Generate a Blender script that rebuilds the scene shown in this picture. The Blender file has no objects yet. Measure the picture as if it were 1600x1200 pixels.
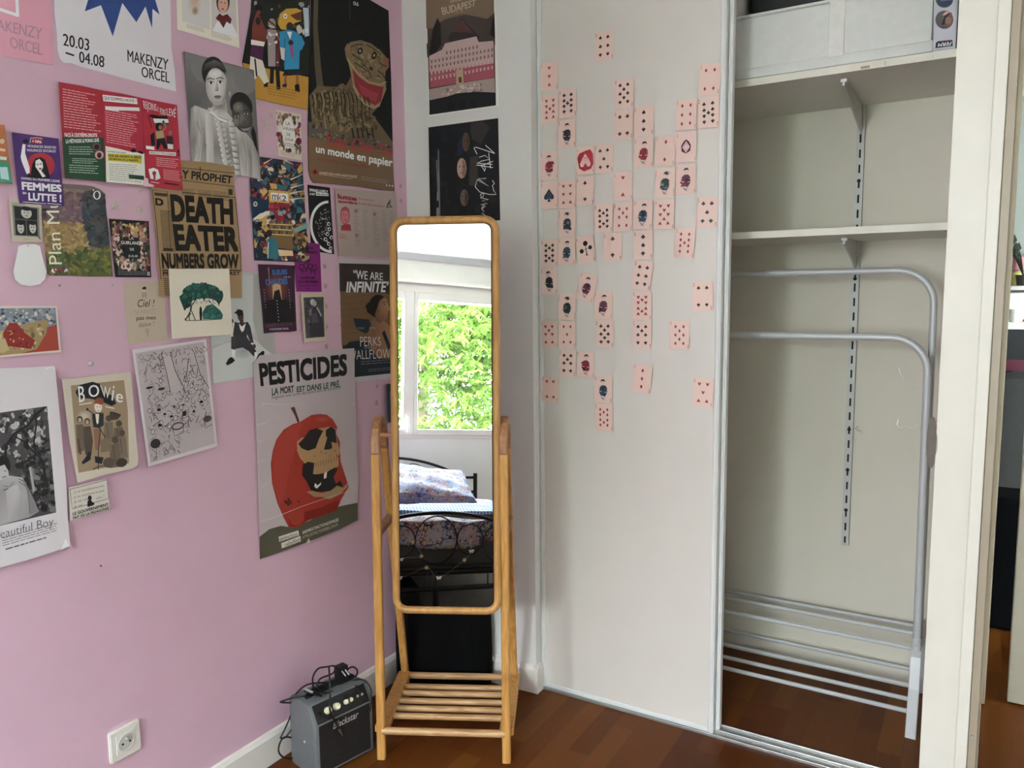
import bpy, bmesh, math, random
from mathutils import Vector, Matrix
S = bpy.context.scene
COL = S.collection
PI = math.pi
# ---------------------------------------------------------------- camera
FPX, PITCH, ROLL, YAW = 1217.93, 0.117523, -0.0121786, 0.540210
def cam_axes():
    cy, sy = math.cos(YAW), math.sin(YAW)
    F0 = Vector((-sy, cy, 0)); R0 = Vector((cy, sy, 0)); U0 = Vector((0, 0, 1))
    F = F0*math.cos(PITCH) - U0*math.sin(PITCH); U = U0*math.cos(PITCH) + F0*math.sin(PITCH)
    return R0*math.cos(ROLL) + U*math.sin(ROLL), U*math.cos(ROLL) - R0*math.sin(ROLL), F
CR, CU, CF = cam_axes()
CAM = Vector((0, 0, 1.40))
cd = bpy.data.cameras.new('camera'); cam = bpy.data.objects.new('camera', cd); COL.objects.link(cam)
cd.sensor_width = 36.0; cd.lens = 36.0*FPX/1600; cd.clip_start = 0.02; cd.clip_end = 200
mx = Matrix.Identity(4)
for i in range(3):
    mx[i][0] = CR[i]; mx[i][1] = CU[i]; mx[i][2] = -CF[i]; mx[i][3] = CAM[i]
cam.matrix_world = mx
S.camera = cam
def ray(u, v): return CR*((u-800)/FPX) - CU*((v-600)/FPX) + CF
def on_x(u, v, x): d = ray(u, v); return CAM + d*(x/d.x)
def on_y(u, v, y): d = ray(u, v); return CAM + d*(y/d.y)
# ---------------------------------------------------------------- sky, exposure, daylight portal
w = bpy.data.worlds.new('sky'); S.world = w; w.use_nodes = True
nt = w.node_tree; bg = nt.nodes['Background']
tc = nt.nodes.new('ShaderNodeTexCoord'); sp = nt.nodes.new('ShaderNodeSeparateXYZ'); rp = nt.nodes.new('ShaderNodeValToRGB')
nt.links.new(tc.outputs['Generated'], sp.inputs[0]); nt.links.new(sp.outputs['Z'], rp.inputs[0]); nt.links.new(rp.outputs[0], bg.inputs['Color'])
rp.color_ramp.elements[0].position = 0.0; rp.color_ramp.elements[0].color = (0.90, 0.99, 1.02, 1)
rp.color_ramp.elements[1].position = 0.7; rp.color_ramp.elements[1].color = (0.88, 1.0, 1.09, 1)
bg.inputs['Strength'].default_value = 8.0
S.view_settings.view_transform = 'Standard'; S.view_settings.look = 'None'; S.view_settings.gamma = 1.0
S.view_settings.use_curve_mapping = False
S.view_settings.exposure = 2.88
S.cycles.use_denoising = True
S.cycles.diffuse_bounces = 7; S.cycles.max_bounces = 14; S.cycles.glossy_bounces = 5; S.cycles.transparent_max_bounces = 12
S.cycles.sample_clamp_indirect = 6.0
WX0, WX1, WZ0, WZ1 = -1.30, 0.62, 0.99, 2.22      # window opening in the wall behind the camera
WY = -2.16
def portal(name, loc, rot, sx, sy):
    l = bpy.data.lights.new(name, 'AREA'); l.shape = 'RECTANGLE'; l.size = sx; l.size_y = sy
    l.cycles.is_portal = True
    o = bpy.data.objects.new(name, l); COL.objects.link(o); o.location = loc; o.rotation_euler = rot
    return o
portal('window_daylight_portal', ((WX0+WX1)/2, WY-0.10, (WZ0+WZ1)/2), (PI/2, 0, 0), WX1-WX0, WZ1-WZ0)
portal('added_hall_window_portal', (2.58, 4.1, 1.6), (PI/2, 0, PI/2), 0.28, 0.46)  # guides sky light through the unseen window added to the next room
# ---------------------------------------------------------------- materials
def lin(h, k=1.0, cap=0.92):
    h = h.lstrip('#'); out = []
    for i in (0, 2, 4):
        c = int(h[i:i+2], 16)/255
        c = c/12.92 if c <= 0.04045 else ((c+0.055)/1.055)**2.4
        out.append(min(c*k, cap))
    return (out[0], out[1], out[2], 1.0)
def mat(name, hexc, rough=0.5, metal=0.0, var=0.06, scale=30.0, bump=0.0, bscale=200.0, spec=0.5, k=1.0, coat=0.0):
    m = bpy.data.materials.new(name); m.use_nodes = True; n = m.node_tree; b = n.nodes['Principled BSDF']
    c = lin(hexc, k)
    b.inputs['Roughness'].default_value = rough; b.inputs['Metallic'].default_value = metal
    b.inputs['Specular IOR Level'].default_value = spec; b.inputs['Coat Weight'].default_value = coat
    t = n.nodes.new('ShaderNodeTexCoord'); no = n.nodes.new('ShaderNodeTexNoise'); no.inputs['Scale'].default_value = scale
    no.inputs['Detail'].default_value = 4
    r = n.nodes.new('ShaderNodeValToRGB')
    r.color_ramp.elements[0].position = 0.3; r.color_ramp.elements[1].position = 0.7
    r.color_ramp.elements[0].color = tuple(x*(1-var) for x in c[:3])+(1,)
    r.color_ramp.elements[1].color = tuple(min(x*(1+var), .95) for x in c[:3])+(1,)
    n.links.new(t.outputs['Object'], no.inputs['Vector']); n.links.new(no.outputs['Fac'], r.inputs[0]); n.links.new(r.outputs[0], b.inputs['Base Color'])
    if bump:
        n2 = n.nodes.new('ShaderNodeTexNoise'); n2.inputs['Scale'].default_value = bscale; n2.inputs['Detail'].default_value = 3
        bu = n.nodes.new('ShaderNodeBump'); bu.inputs['Strength'].default_value = bump; bu.inputs['Distance'].default_value = 0.002
        n.links.new(t.outputs['Object'], n2.inputs['Vector']); n.links.new(n2.outputs['Fac'], bu.inputs['Height']); n.links.new(bu.outputs[0], b.inputs['Normal'])
    return m
def wood(name, ca, cb, rough=0.45, scale=(1, 1, 1), rings=14.0, knots=True):
    m = bpy.data.materials.new(name); m.use_nodes = True; n = m.node_tree; b = n.nodes['Principled BSDF']
    b.inputs['Roughness'].default_value = rough
    t = n.nodes.new('ShaderNodeTexCoord'); mp = n.nodes.new('ShaderNodeMapping'); mp.inputs['Scale'].default_value = scale
    wv = n.nodes.new('ShaderNodeTexNoise'); wv.inputs['Scale'].default_value = rings; wv.inputs['Detail'].default_value = 5; wv.inputs['Distortion'].default_value = 1.2
    r = n.nodes.new('ShaderNodeValToRGB'); r.color_ramp.elements[0].color = lin(ca); r.color_ramp.elements[1].color = lin(cb)
    r.color_ramp.elements[0].position = 0.35; r.color_ramp.elements[1].position = 0.65
    n.links.new(t.outputs['Object'], mp.inputs[0]); n.links.new(mp.outputs[0], wv.inputs['Vector']); n.links.new(wv.outputs['Fac'], r.inputs[0])
    out = r.outputs[0]
    if knots:
        vo = n.nodes.new('ShaderNodeTexVoronoi'); vo.inputs['Scale'].default_value = 3.3
        kr = n.nodes.new('ShaderNodeValToRGB'); kr.color_ramp.elements[0].position = 0.05; kr.color_ramp.elements[1].position = 0.12
        kr.color_ramp.elements[0].color = (0, 0, 0, 1); kr.color_ramp.elements[1].color = (1, 1, 1, 1)
        mi = n.nodes.new('ShaderNodeMixRGB'); mi.inputs[1].default_value = lin('6e3f1c')
        n.links.new(t.outputs['Object'], vo.inputs['Vector']); n.links.new(vo.outputs['Distance'], kr.inputs[0]); n.links.new(kr.outputs[0], mi.inputs[0]); n.links.new(out, mi.inputs[2])
        out = mi.outputs[0]
    n.links.new(out, b.inputs['Base Color'])
    return m
M = {}
M['pink'] = mat('pink_wall_paint', 'd8b3c4', .75, var=.02, scale=6, bump=.12, bscale=350)
M['white'] = mat('white_wall_paint', 'e1e1dd', .7, var=.015, scale=5, bump=.1, bscale=350)
M['ceil'] = mat('ceiling_paint', 'd2d5d3', .8, var=.01)
M['closet'] = mat('closet_paint', 'ccc7b8', .7, var=.02, scale=4, bump=.08, bscale=300)
M['trimw'] = mat('white_gloss_paint', 'e4e0d8', .35, var=.02, scale=8)
M['pillar'] = mat('cream_white_paint', 'd4d0c4', .5, var=.02, scale=8)
M['hall'] = mat('hall_wall_paint', 'a3a9a3', .8, var=.02)
M['doorleaf'] = mat('beige_door_paint', 'a19b8d', .5, var=.02)
M['railg'] = mat('rail_enamel', 'b9bab4', .45, var=.02)
M['jamb'] = mat('beige_jamb_paint', '9c907d', .45, var=.05, scale=10)
M['doorp'] = mat('door_laminate', 'd5d0c8', .42, var=.012, scale=8, bump=.05, bscale=500)
M['alu'] = mat('white_aluminium', 'd9dad8', .4, metal=.0, var=.02)
M['track'] = mat('track_aluminium', 'b4b5b3', .35, metal=.7, var=.08)
M['shelf'] = mat('shelf_melamine', 'd9d6ce', .5, var=.02)
M['shelfedge'] = mat('shelf_edge', 'd8d4c6', .55, var=.06, scale=12)
M['steel'] = mat('powder_coated_steel', 'bdbfbf', .4, metal=.1, var=.02)
M['dark'] = mat('dark_hole', '151515', .8)
M['black'] = mat('black_metal', '0c0d0f', .35, metal=.2, var=.1)
M['pine'] = wood('lacquered_pine', 'b5813f', 'd3a05c', .38, (9, 9, .8), 8)
M['pinerod'] = wood('pine_rod', 'a87d4e', 'cda575', .4, (1.2, 9, 9), 7)
M['bent'] = wood('bent_beech', '97653f', 'b5835a', .45, (9, 9, 2), 6, knots=False)
M['frame'] = wood('mirror_frame_wood', 'b08044', 'c99a5a', .4, (6, 6, 1.2), 6, knots=False)
m = bpy.data.materials.new('mirror_silver'); m.use_nodes = True; b = m.node_tree.nodes['Principled BSDF']
b.inputs['Metallic'].default_value = 1; b.inputs['Roughness'].default_value = 0.0; b.inputs['Base Color'].default_value = (.80, .83, .81, 1); M['mirror'] = m
# glass pane: clear with a faint reflection
m = bpy.data.materials.new('window_glass'); m.use_nodes = True; n = m.node_tree; n.nodes.remove(n.nodes['Principled BSDF'])
tr = n.nodes.new('ShaderNodeBsdfTransparent'); gl = n.nodes.new('ShaderNodeBsdfGlossy'); gl.inputs['Roughness'].default_value = 0
mi = n.nodes.new('ShaderNodeMixShader'); mi.inputs[0].default_value = .05
n.links.new(tr.outputs[0], mi.inputs[1]); n.links.new(gl.outputs[0], mi.inputs[2]); n.links.new(mi.outputs[0], n.nodes['Material Output'].inputs[0]); M['glass'] = m
# parquet
def parquet():
    m = bpy.data.materials.new('oak_strip_parquet'); m.use_nodes = True; n = m.node_tree; b = n.nodes['Principled BSDF']
    t = n.nodes.new('ShaderNodeTexCoord'); mp = n.nodes.new('ShaderNodeMapping'); mp.inputs['Rotation'].default_value = (0, 0, PI/2)
    br = n.nodes.new('ShaderNodeTexBrick'); br.inputs['Scale'].default_value = 1.0
    br.inputs['Brick Width'].default_value = 0.46; br.inputs['Row Height'].default_value = 0.068; br.inputs['Mortar Size'].default_value = 0.0006
    br.inputs['Mortar Smooth'].default_value = 0.1; br.offset = 0.37; br.offset_frequency = 3; br.squash = 0.8; br.squash_frequency = 2
    br.inputs['Color1'].default_value = (0, 0, 0, 1); br.inputs['Color2'].default_value = (1, 1, 1, 1); br.inputs['Mortar'].default_value = (.35, .35, .35, 1)
    r = n.nodes.new('ShaderNodeValToRGB'); e = r.color_ramp.elements
    e[0].color = lin('57290c'); e[1].color = lin('7b4a1e'); x = e.new(.4); x.color = lin('663713'); x = e.new(.7); x.color = lin('714019')
    no = n.nodes.new('ShaderNodeTexNoise'); no.inputs['Scale'].default_value = 1; no.inputs['Detail'].default_value = 6
    m2 = n.nodes.new('ShaderNodeMapping'); m2.inputs['Scale'].default_value = (90, 5, 5)
    mix = n.nodes.new('ShaderNodeMixRGB'); mix.blend_type = 'MULTIPLY'; mix.inputs[0].default_value = .35
    n.links.new(t.outputs['Object'], mp.inputs[0]); n.links.new(mp.outputs[0], br.inputs['Vector']); n.links.new(br.outputs['Color'], r.inputs[0])
    n.links.new(t.outputs['Object'], m2.inputs[0]); n.links.new(m2.outputs[0], no.inputs['Vector'])
    n.links.new(r.outputs[0], mix.inputs[1]); n.links.new(no.outputs['Color'], mix.inputs[2]); n.links.new(mix.outputs[0], b.inputs['Base Color'])
    b.inputs['Roughness'].default_value = .36; b.inputs['Specular IOR Level'].default_value = .12
    return m
M['floor'] = parquet()
# printed paper: colour comes from the print itself (a colour attribute drawn per shape)
def printed(name, rough, coat=0.0):
    m = bpy.data.materials.new(name); m.use_nodes = True; n = m.node_tree; b = n.nodes['Principled BSDF']
    a = n.nodes.new('ShaderNodeVertexColor'); a.layer_name = 'Print'
    t = n.nodes.new('ShaderNodeTexCoord'); no = n.nodes.new('ShaderNodeTexNoise'); no.inputs['Scale'].default_value = 7; no.inputs['Detail'].default_value = 2
    bu = n.nodes.new('ShaderNodeBump'); bu.inputs['Strength'].default_value = .25; bu.inputs['Distance'].default_value = .012
    n.links.new(t.outputs['Object'], no.inputs['Vector']); n.links.new(no.outputs['Fac'], bu.inputs['Height']); n.links.new(bu.outputs[0], b.inputs['Normal'])
    n.links.new(a.outputs['Color'], b.inputs['Base Color']); b.inputs['Roughness'].default_value = rough; b.inputs['Coat Weight'].default_value = coat
    b.inputs['Specular IOR Level'].default_value = .35
    return m
M['print'] = printed('printed_paper', .55)
M['card'] = printed('coated_card', .4)
# ---------------------------------------------------------------- mesh helpers
class MB:
    def __init__(s): s.b = bmesh.new()
    def box(s, x0, x1, y0, y1, z0, z1, bev=0.0, T=None):
        v = [s.b.verts.new((x, y, z)) for x in (x0, x1) for y in (y0, y1) for z in (z0, z1)]
        fs = [(0, 1, 3, 2), (4, 6, 7, 5), (0, 4, 5, 1), (2, 3, 7, 6), (0, 2, 6, 4), (1, 5, 7, 3)]
        f = [s.b.faces.new([v[i] for i in q]) for q in fs]
        if T:
            for a in v: a.co = T @ a.co
        if bev:
            es = list({e for q in f for e in q.edges})
            bmesh.ops.bevel(s.b, geom=es, offset=bev, segments=2, affect='EDGES', profile=.5)
        return s
    def tube(s, path, r, seg=10, square=False, caps=True, up=None, closed=False):
        P = [Vector(p) for p in path]; n = len(P); rings = []
        prev = None
        for i, p in enumerate(P):
            a = P[(i-1) % n] if (i > 0 or closed) else p; c = P[(i+1) % n] if (i < n-1 or closed) else p
            t = (c-a).normalized()
            if prev is None:
                u = Vector(up) if up else (Vector((0, 0, 1)) if abs(t.z) < .9 else Vector((1, 0, 0)))
            else: u = prev
            u = (u - t*u.dot(t)).normalized(); prev = u; wv = t.cross(u)
            ra = r[i] if isinstance(r, (list, tuple)) and not square else r
            ring = []
            if square:
                hw, hh, bv = r
                pts = [(hw, hh-bv), (hw-bv, hh), (-hw+bv, hh), (-hw, hh-bv), (-hw, -hh+bv), (-hw+bv, -hh), (hw-bv, -hh), (hw, -hh+bv)]
                for q in pts: ring.append(s.b.verts.new(p + wv*q[0] + u*q[1]))
            else:
                for k in range(seg):
                    g = 2*PI*k/seg; ring.append(s.b.verts.new(p + u*(ra*math.cos(g)) + wv*(ra*math.sin(g))))
            rings.append(ring)
        m = len(rings[0])
        for i in range(n if closed else n-1):
            A, B = rings[i], rings[(i+1) % n]
            for k in range(m):
                s.b.faces.new((A[k], A[(k+1) % m], B[(k+1) % m], B[k]))
        if caps and not closed:
            s.b.faces.new(rings[0][::-1]); s.b.faces.new(rings[-1])
        return s
    def prism(s, pts, vec, T=None):
        vec = Vector(vec); a = [s.b.verts.new(p) for p in pts]; c = [s.b.verts.new(Vector(p)+vec) for p in pts]
        s.b.faces.new(a[::-1]); s.b.faces.new(c); n = len(a)
        for i in range(n): s.b.faces.new((a[i], a[(i+1) % n], c[(i+1) % n], c[i]))
        if T:
            for q in a+c: q.co = T @ q.co
        return s
    def lathe(s, prof, c=(0, 0, 0), seg=24, T=None):
        rings = []; c = Vector(c)
        for r, z in prof:
            rings.append([s.b.verts.new(c+Vector((max(r, 1e-5)*math.cos(2*PI*k/seg), max(r, 1e-5)*math.sin(2*PI*k/seg), z))) for k in range(seg)])
        for A, B in zip(rings, rings[1:]):
            for k in range(seg): s.b.faces.new((A[k], A[(k+1) % seg], B[(k+1) % seg], B[k]))
        s.b.faces.new(rings[0][::-1]); s.b.faces.new(rings[-1])
        if T:
            for R_ in rings:
                for q in R_: q.co = T @ q.co
        return s
    def build(s, name, m, parent=None, smooth=False, origin=None, **props):
        bmesh.ops.recalc_face_normals(s.b, faces=s.b.faces)
        me = bpy.data.meshes.new(name)
        if parent is None and origin is None and len(s.b.verts):
            cs = [v.co for v in s.b.verts]
            origin = Vector(((min(c.x for c in cs)+max(c.x for c in cs))/2, (min(c.y for c in cs)+max(c.y for c in cs))/2, min(c.z for c in cs)))
        if origin is not None: bmesh.ops.translate(s.b, verts=s.b.verts, vec=-Vector(origin))
        s.b.to_mesh(me); s.b.free()
        if smooth:
            me.polygons.foreach_set('use_smooth', [True]*len(me.polygons))
            try: me.set_sharp_from_angle(angle=0.6)
            except Exception: pass
        o = bpy.data.objects.new(name, me); COL.objects.link(o)
        me.materials.append(m)
        if parent is not None:
            o.parent = parent; o.matrix_parent_inverse = Matrix.Identity(4)
        if origin is not None: o.location = origin
        for k_, v_ in props.items(): o[k_] = v_
        return o
def thing(name, label, cat, loc=(0, 0, 0), rz=0.0, group=None):
    o = bpy.data.objects.new(name, None); COL.objects.link(o); o.location = loc; o.rotation_euler = (0, 0, rz)
    o.empty_display_size = .1
    o['label'] = label; o['category'] = cat
    if group: o['group'] = group
    return o
def tag(o, label, cat, group=None):
    o['label'] = label; o['category'] = cat
    if group: o['group'] = group
    return o
def struct(o): o['kind'] = 'structure'; return o
def arc(cx, cy, r, a0, a1, n): return [(cx+r*math.cos(a0+(a1-a0)*i/n), cy+r*math.sin(a0+(a1-a0)*i/n)) for i in range(n+1)]
# ================================================================ THE ROOM
XL = -1.772                       # left (pink) wall
XR = 1.75                         # right wall
WS = 0.05                         # the poster wall beside the closet is a few degrees out of square
def yw(x): return 2.242 + WS*(x-XL)
XC = -1.275                       # its right corner
CEIL = 2.5
def on_w(u, v):
    d = ray(u, v); t = (2.242 - WS*XL)/(d.y - WS*d.x)
    return CAM + d*t
struct(MB().box(-1.95, 2.75, -2.45, 5.75, -.08, 0).build('floor', M['floor'], origin=(0, 0, 0)))
struct(MB().box(-1.95, 2.75, -2.16, 5.75, CEIL, CEIL+.1).build('ceiling', M['ceil'], origin=(0, 0, CEIL)))
struct(MB().box(XL-.12, XL, -2.16, 3.05, 0, CEIL).build('wall_left', M['pink'], origin=(XL, 0, 0)))
struct(MB().box(XR, XR+.12, -2.16, 2.24, 0, CEIL).build('wall_right', M['white'], origin=(XR, 0, 0)))
m_ = MB(); m_.prism([(XL, yw(XL), 0), (XC, yw(XC), 0), (XC, 3.05, 0), (XL, 3.05, 0)], (0, 0, CEIL))
struct(m_.build('wall_back', M['white'], origin=(XL, 2.242, 0)))
struct(MB().box(XC, -.03, 2.95, 3.05, 0, CEIL).build('wall_closet_back', M['closet'], origin=(-.6, 2.95, 0)))
m_ = MB(); m_.box(-.08, .028, 2.24, 2.30, 0, CEIL); m_.box(-.03, .046, 2.30, 3.05, 0, CEIL)
struct(m_.build('wall_closet_right', M['pillar'], origin=(0, 2.24, 0)))
m_ = MB(); m_.box(.86, XR+.12, 2.24, 2.34, 0, CEIL); m_.box(.046, .86, 2.24, 2.34, 2.2, CEIL)
struct(m_.build('wall_door_side', M['white'], origin=(1.2, 2.24, 0)))
# wall with the window, behind the camera
m_ = MB()
m_.box(XL-.12, WX0, WY-.25, WY, -.0, CEIL); m_.box(WX1, XR+.12, WY-.25, WY, 0, CEIL)
m_.box(WX0, WX1, WY-.25, WY, 0, WZ0); m_.box(WX0, WX1, WY-.25, WY, 2.26, CEIL)
struct(m_.build('wall_front', M['white'], origin=(0, WY, 0)))
# window
m_ = MB()
for a in ((WX0, WX0+.05, WZ0, 2.26), (WX1-.05, WX1, WZ0, 2.26), (WX0+.05, WX1-.05, WZ0, WZ0+.03), (WX0+.05, WX1-.05, 2.2, 2.26)):
    m_.box(a[0], a[1], WY-.07, WY+.004, a[2], a[3], .004)
win = struct(m_.build('window_1', M['trimw'], origin=(-.34, WY, WZ0)))
for (x0, x1, sl, sr) in ((WX0+.05, -.296, .075, .083), (-.291, WX1-.05, .033, .075)):
    m_ = MB(); z0, z1 = WZ0+.0298, 2.2002
    for a in ((x0, x0+sl, z0, z1), (x1-sr, x1, z0, z1), (x0+sl, x1-sr, z0, z0+.048), (x0+sl, x1-sr, z1-.065, z1)):
        m_.box(a[0]+.34, a[1]+.34, -.06, .012, a[2]-WZ0, a[3]-WZ0, .004)
    sa = m_.build('sash', M['trimw'], win)
    MB().box(x0+sl+.336, x1-sr+.344, -.035, -.031, z0+.044-WZ0, z1-.061-WZ0).build('pane', M['glass'], sa)
m_ = MB(); m_.box(-.022, .006, .012, .022, .10, .20, .004); m_.tube([(-.008, .02, .17), (-.008, .05, .17), (-.008, .055, .05)], .009)
m_.build('window_handle', M['trimw'], win, smooth=True)
m_ = MB(); m_.box(XL, XR, WY, WY+.05, 2.3, CEIL); m_.box(XL, XR, WY, WY+.07, 2.275, 2.3, .005)
struct(m_.build('trim_2', M['trimw'], origin=(0, WY, 2.275)))
m_ = MB(); m_.prism([(XL, WY+.05, 2.5), (XL, WY+.05, 2.455), (XL, WY+.062, 2.455), (XL, WY+.095, 2.5)], (XR-XL, 0, 0))
struct(m_.build('trim_3', M['ceil'], origin=(0, WY, 2.5)))
# baseboards
def base_profile(t=.015, h=.098): return [(0, 0), (t, 0), (t, h-.014), (t-.006, h-.002), (0, h)]
m_ = MB(); m_.prism([(XL+a, -2.16, z) for a, z in base_profile()], (0, 2.16+2.242, 0))
struct(m_.build('baseboard_left', M['trimw'], origin=(XL, 0, 0)))
dw = Vector((1, WS, 0)).normalized(); nw = Vector((WS, -1, 0)).normalized()
m_ = MB(); p0 = Vector((XL, yw(XL), 0)); m_.prism([p0+nw*a+Vector((0, 0, z)) for a, z in base_profile(.013)], dw*((XC-XL+.012)/dw.x))
m_.prism([(XC+a*.8, yw(XC)-.013, z) for a, z in base_profile()], (0, .045, 0))
struct(m_.build('baseboard_back', M['trimw'], origin=(XL, 2.24, 0)))
m_ = MB(); m_.prism([(XC, 2.95-a, z) for a, z in base_profile(.012, .085)], (-.03-XC, 0, 0))
struct(m_.build('baseboard_closet', M['closet'], origin=(-.6, 2.95, 0)))
# door casing and jamb at the right edge, doorway to the next room
m_ = MB(); m_.box(.0005, .028, 2.230, 2.242, 0, 2.23, .003); m_.box(.87, .95, 2.230, 2.242, 0, 2.23, .003); m_.box(.0005, .95, 2.230, 2.242, 2.2, 2.26, .003)
struct(m_.build('trim_1', M['pillar'], origin=(.02, 2.24, 0)))
m_ = MB(); m_.box(.0285, .0485, 2.245, 2.262, 0, 2.2, .002); m_.box(.0486, .0535, 2.266, 2.34, 0, 2.2)
m_.box(.048, .079, 2.93, 2.98, 0.004, 2.2, .003)
struct(m_.build('trim_4', M['jamb'], origin=(.04, 2.25, 0)))
m_ = MB(); m_.tube([(.038, 2.2452, .238), (.038, 2.2415, .238)], [.0035, .0028], 10)
tag(m_.build('screw', M['track'], smooth=True), 'small metal screw head low on the beige door jamb at the right edge', 'screw')
# next room seen through the gap
struct(MB().box(-1.95, 2.7, 5.6, 5.75, 0, CEIL).build('wall_hall_back', M['hall'], origin=(0, 5.6, 0)))
m_ = MB(); m_.box(2.6, 2.75, 2.24, 3.94, 0, CEIL); m_.box(2.6, 2.75, 4.26, 5.75, 0, CEIL); m_.box(2.6, 2.75, 3.94, 4.26, 0, 1.35); m_.box(2.6, 2.75, 3.94, 4.26, 1.85, CEIL)
struct(m_.build('wall_hall_right', M['hall'], origin=(2.6, 4, 0)))
m_ = MB()
for a in ((3.94, 3.97, 1.35, 1.85), (4.23, 4.26, 1.35, 1.85), (3.97, 4.23, 1.35, 1.38), (3.97, 4.23, 1.82, 1.85)):
    m_.box(2.63, 2.69, a[0], a[1], a[2], a[3])
w2 = struct(m_.build('added_hall_window', M['trimw'], origin=(2.66, 4.1, 1.35)))  # unseen window, added and sized to let daylight into the next room
MB().box(-.004, 0, -.135, .135, .025, .475).build('pane', M['glass'], w2)
struct(MB().box(-1.95, -1.83, 3.05, 5.75, 0, CEIL).build('wall_hall_left', M['hall'], origin=(-1.9, 4, 0)))
m_ = MB(); m_.box(0, .78, -.02, .02, .008, 2.1, .003); dl = struct(m_.build('door_1', M['doorleaf'], origin=(0, 0, 0))); dl.location = (.143, 3.0, 0)
m_ = MB(); m_.tube([(.06, -.02, 1.03), (.06, -.06, 1.03), (.17, -.06, 1.03)], .009); m_.build('door_handle', M['steel'], dl, smooth=True)

# ================================================================ CLOSET
def sliding(name, x0, x1, y0, label, loc_y):
    t = thing(name, label, 'sliding door', ((x0+x1)/2, loc_y, 0))
    h = (x1-x0)/2; z1 = 2.44
    MB().box(-h+.013, h-.013, -.006, .010, .020, z1).build('door_panel', M['doorp'], t)
    for s in (-1, 1):
        m_ = MB(); xa, xb = (-h, -h+.0165) if s < 0 else (h-.0165, h)
        m_.box(xa, xb, -.010, .016, .006, z1, .003); m_.box(xa+.004, xb-.004, -.0125, -.009, .006, z1, .001)
        m_.build('side_profile', M['alu'], t)
    MB().box(-h+.0165, h-.0165, -.0085, .012, .006, .022, .002).build('bottom_rail', M['alu'], t)
    return t
sliding('sliding_door', XC+.001, -.658, 0, 'white closet sliding door covered with pink playing cards', 2.314)
sliding('sliding_door', XC+.006, -.646, 0, 'second white sliding door pushed behind the door with the cards', 2.345)
m_ = MB()
m_.box(XC, -.08, 2.296, 2.372, 0, .0035); 
for y in (2.296, 2.330, 2.366): m_.box(XC, -.08, y, y+.005, .0035, .0085, .001)
for x, y in ((-.54, 2.318), (-.45, 2.318), (-.40, 2.312), (-.28, 2.32)): m_.lathe([(.004, .0035), (.003, .006)], (x, y, 0), 8)
tag(m_.build('floor_track', M['track']), 'silver aluminium double floor track of the sliding closet doors', 'track')
m_ = MB(); m_.box(XC, -.08, 2.296, 2.372, 2.455, 2.5)
tag(m_.build('ceiling_track', M['alu']), 'white head track above the sliding closet doors', 'track')
# finger pull on the closet jamb
t = thing('finger_pull', 'oval metal finger pull on the white closet jamb edge', 'handle', (-.0805, 2.255, 1.0))
def oval(a, c, n=28): return [(a*math.cos(2*PI*k/n), c*math.sin(2*PI*k/n)) for k in range(n)]
T_ = Matrix.Translation((-.0125, 0, 0)) @ Matrix.Rotation(math.radians(-57), 4, 'Z')
m_ = MB(); m_.tube([T_ @ Vector((x, 0, z)) for x, z in oval(.024, .0705)], .0028, 8, closed=True, up=(0, 0, 1)); m_.build('rim', M['alu'], t, smooth=True)
m_ = MB(); m_.prism([T_ @ Vector((x, .002, z)) for x, z in oval(.022, .0675)], T_.to_3x3() @ Vector((0, .003, 0))); m_.build('recess', mat('pull_recess', '9d958d', .5, metal=.3), t)
m_ = MB(); m_.box(-.006, .001, -.008, .006, .045, .056, .002); m_.build('mounting_lug', M['trimw'], t)
# shelves
def shelf(y0, z0, th, label):
    t = thing('closet_shelf', label, 'shelf', (-.65, (y0+2.95)/2, z0))
    d = 2.95-y0
    MB().box(XC+.65, .62, -d/2+.002, d/2, 0, th).build('board', M['shelf'], t)
    MB().box(XC+.65, .62, -d/2, -d/2+.002, 0, th).build('edge_strip', M['shelfedge'], t)
    return t
s1 = shelf(2.475, 2.010, .021, 'upper white closet shelf holding the white fabric box')
d_ = -(2.95-2.475)/2; res = mat('tape_residue', '9a8c78', .8, var=.3, scale=300)
for a, c, z0, z1 in ((.327, .350, .003, .010), (.388, .3895, .004, .016), (.505, .506, .006, .013)): MB().box(a, c, d_-.0004, d_, z0, z1).build('stain', res, s1)
shelf(2.53, 1.558, .021, 'lower white closet shelf with nothing on it')
# slotted wall standard
t = thing('wall_rail', 'white slotted wall rail running down the back of the closet', 'wall rail', (-.376, 2.95, .481))
m_ = MB(); H_ = 2.47-.481
m_.box(-.0125, .0125, -.003, 0, 0, H_); m_.box(-.0125, -.010, -.012, 0, 0, H_); m_.box(.010, .0125, -.012, 0, 0, H_); m_.box(-.0125, -.0032, -.0135, -.011, 0, H_); m_.box(.0032, .0125, -.0135, -.011, 0, H_)
z = 0
m_.box(-.0045, .0045, -.0135, -.011, 0, .010)
zs = []
k = 0
while z < H_-.05:
    m_.box(-.0035, .0035, -.0134, -.011, z+.034, z+.056); zs.append(z+.02); z += .05
rch = m_.build('rail_channel', M['railg'], t)
for z in zs: MB().box(-.0038, .0038, -.0105, -.0095, z-.015, z+.015).build('slot', M['dark'], rch)
for z in (.131, .277, .423, .95, 1.28):
    m_ = MB(); m_.lathe([(.0062, 0), (.006, .002), (.003, .0025)], (0, 0, 0), 12, Matrix.Translation((0, -.0137, z)) @ Matrix.Rotation(PI/2, 4, 'X')); m_.build('screw', M['dark'], rch)
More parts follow.
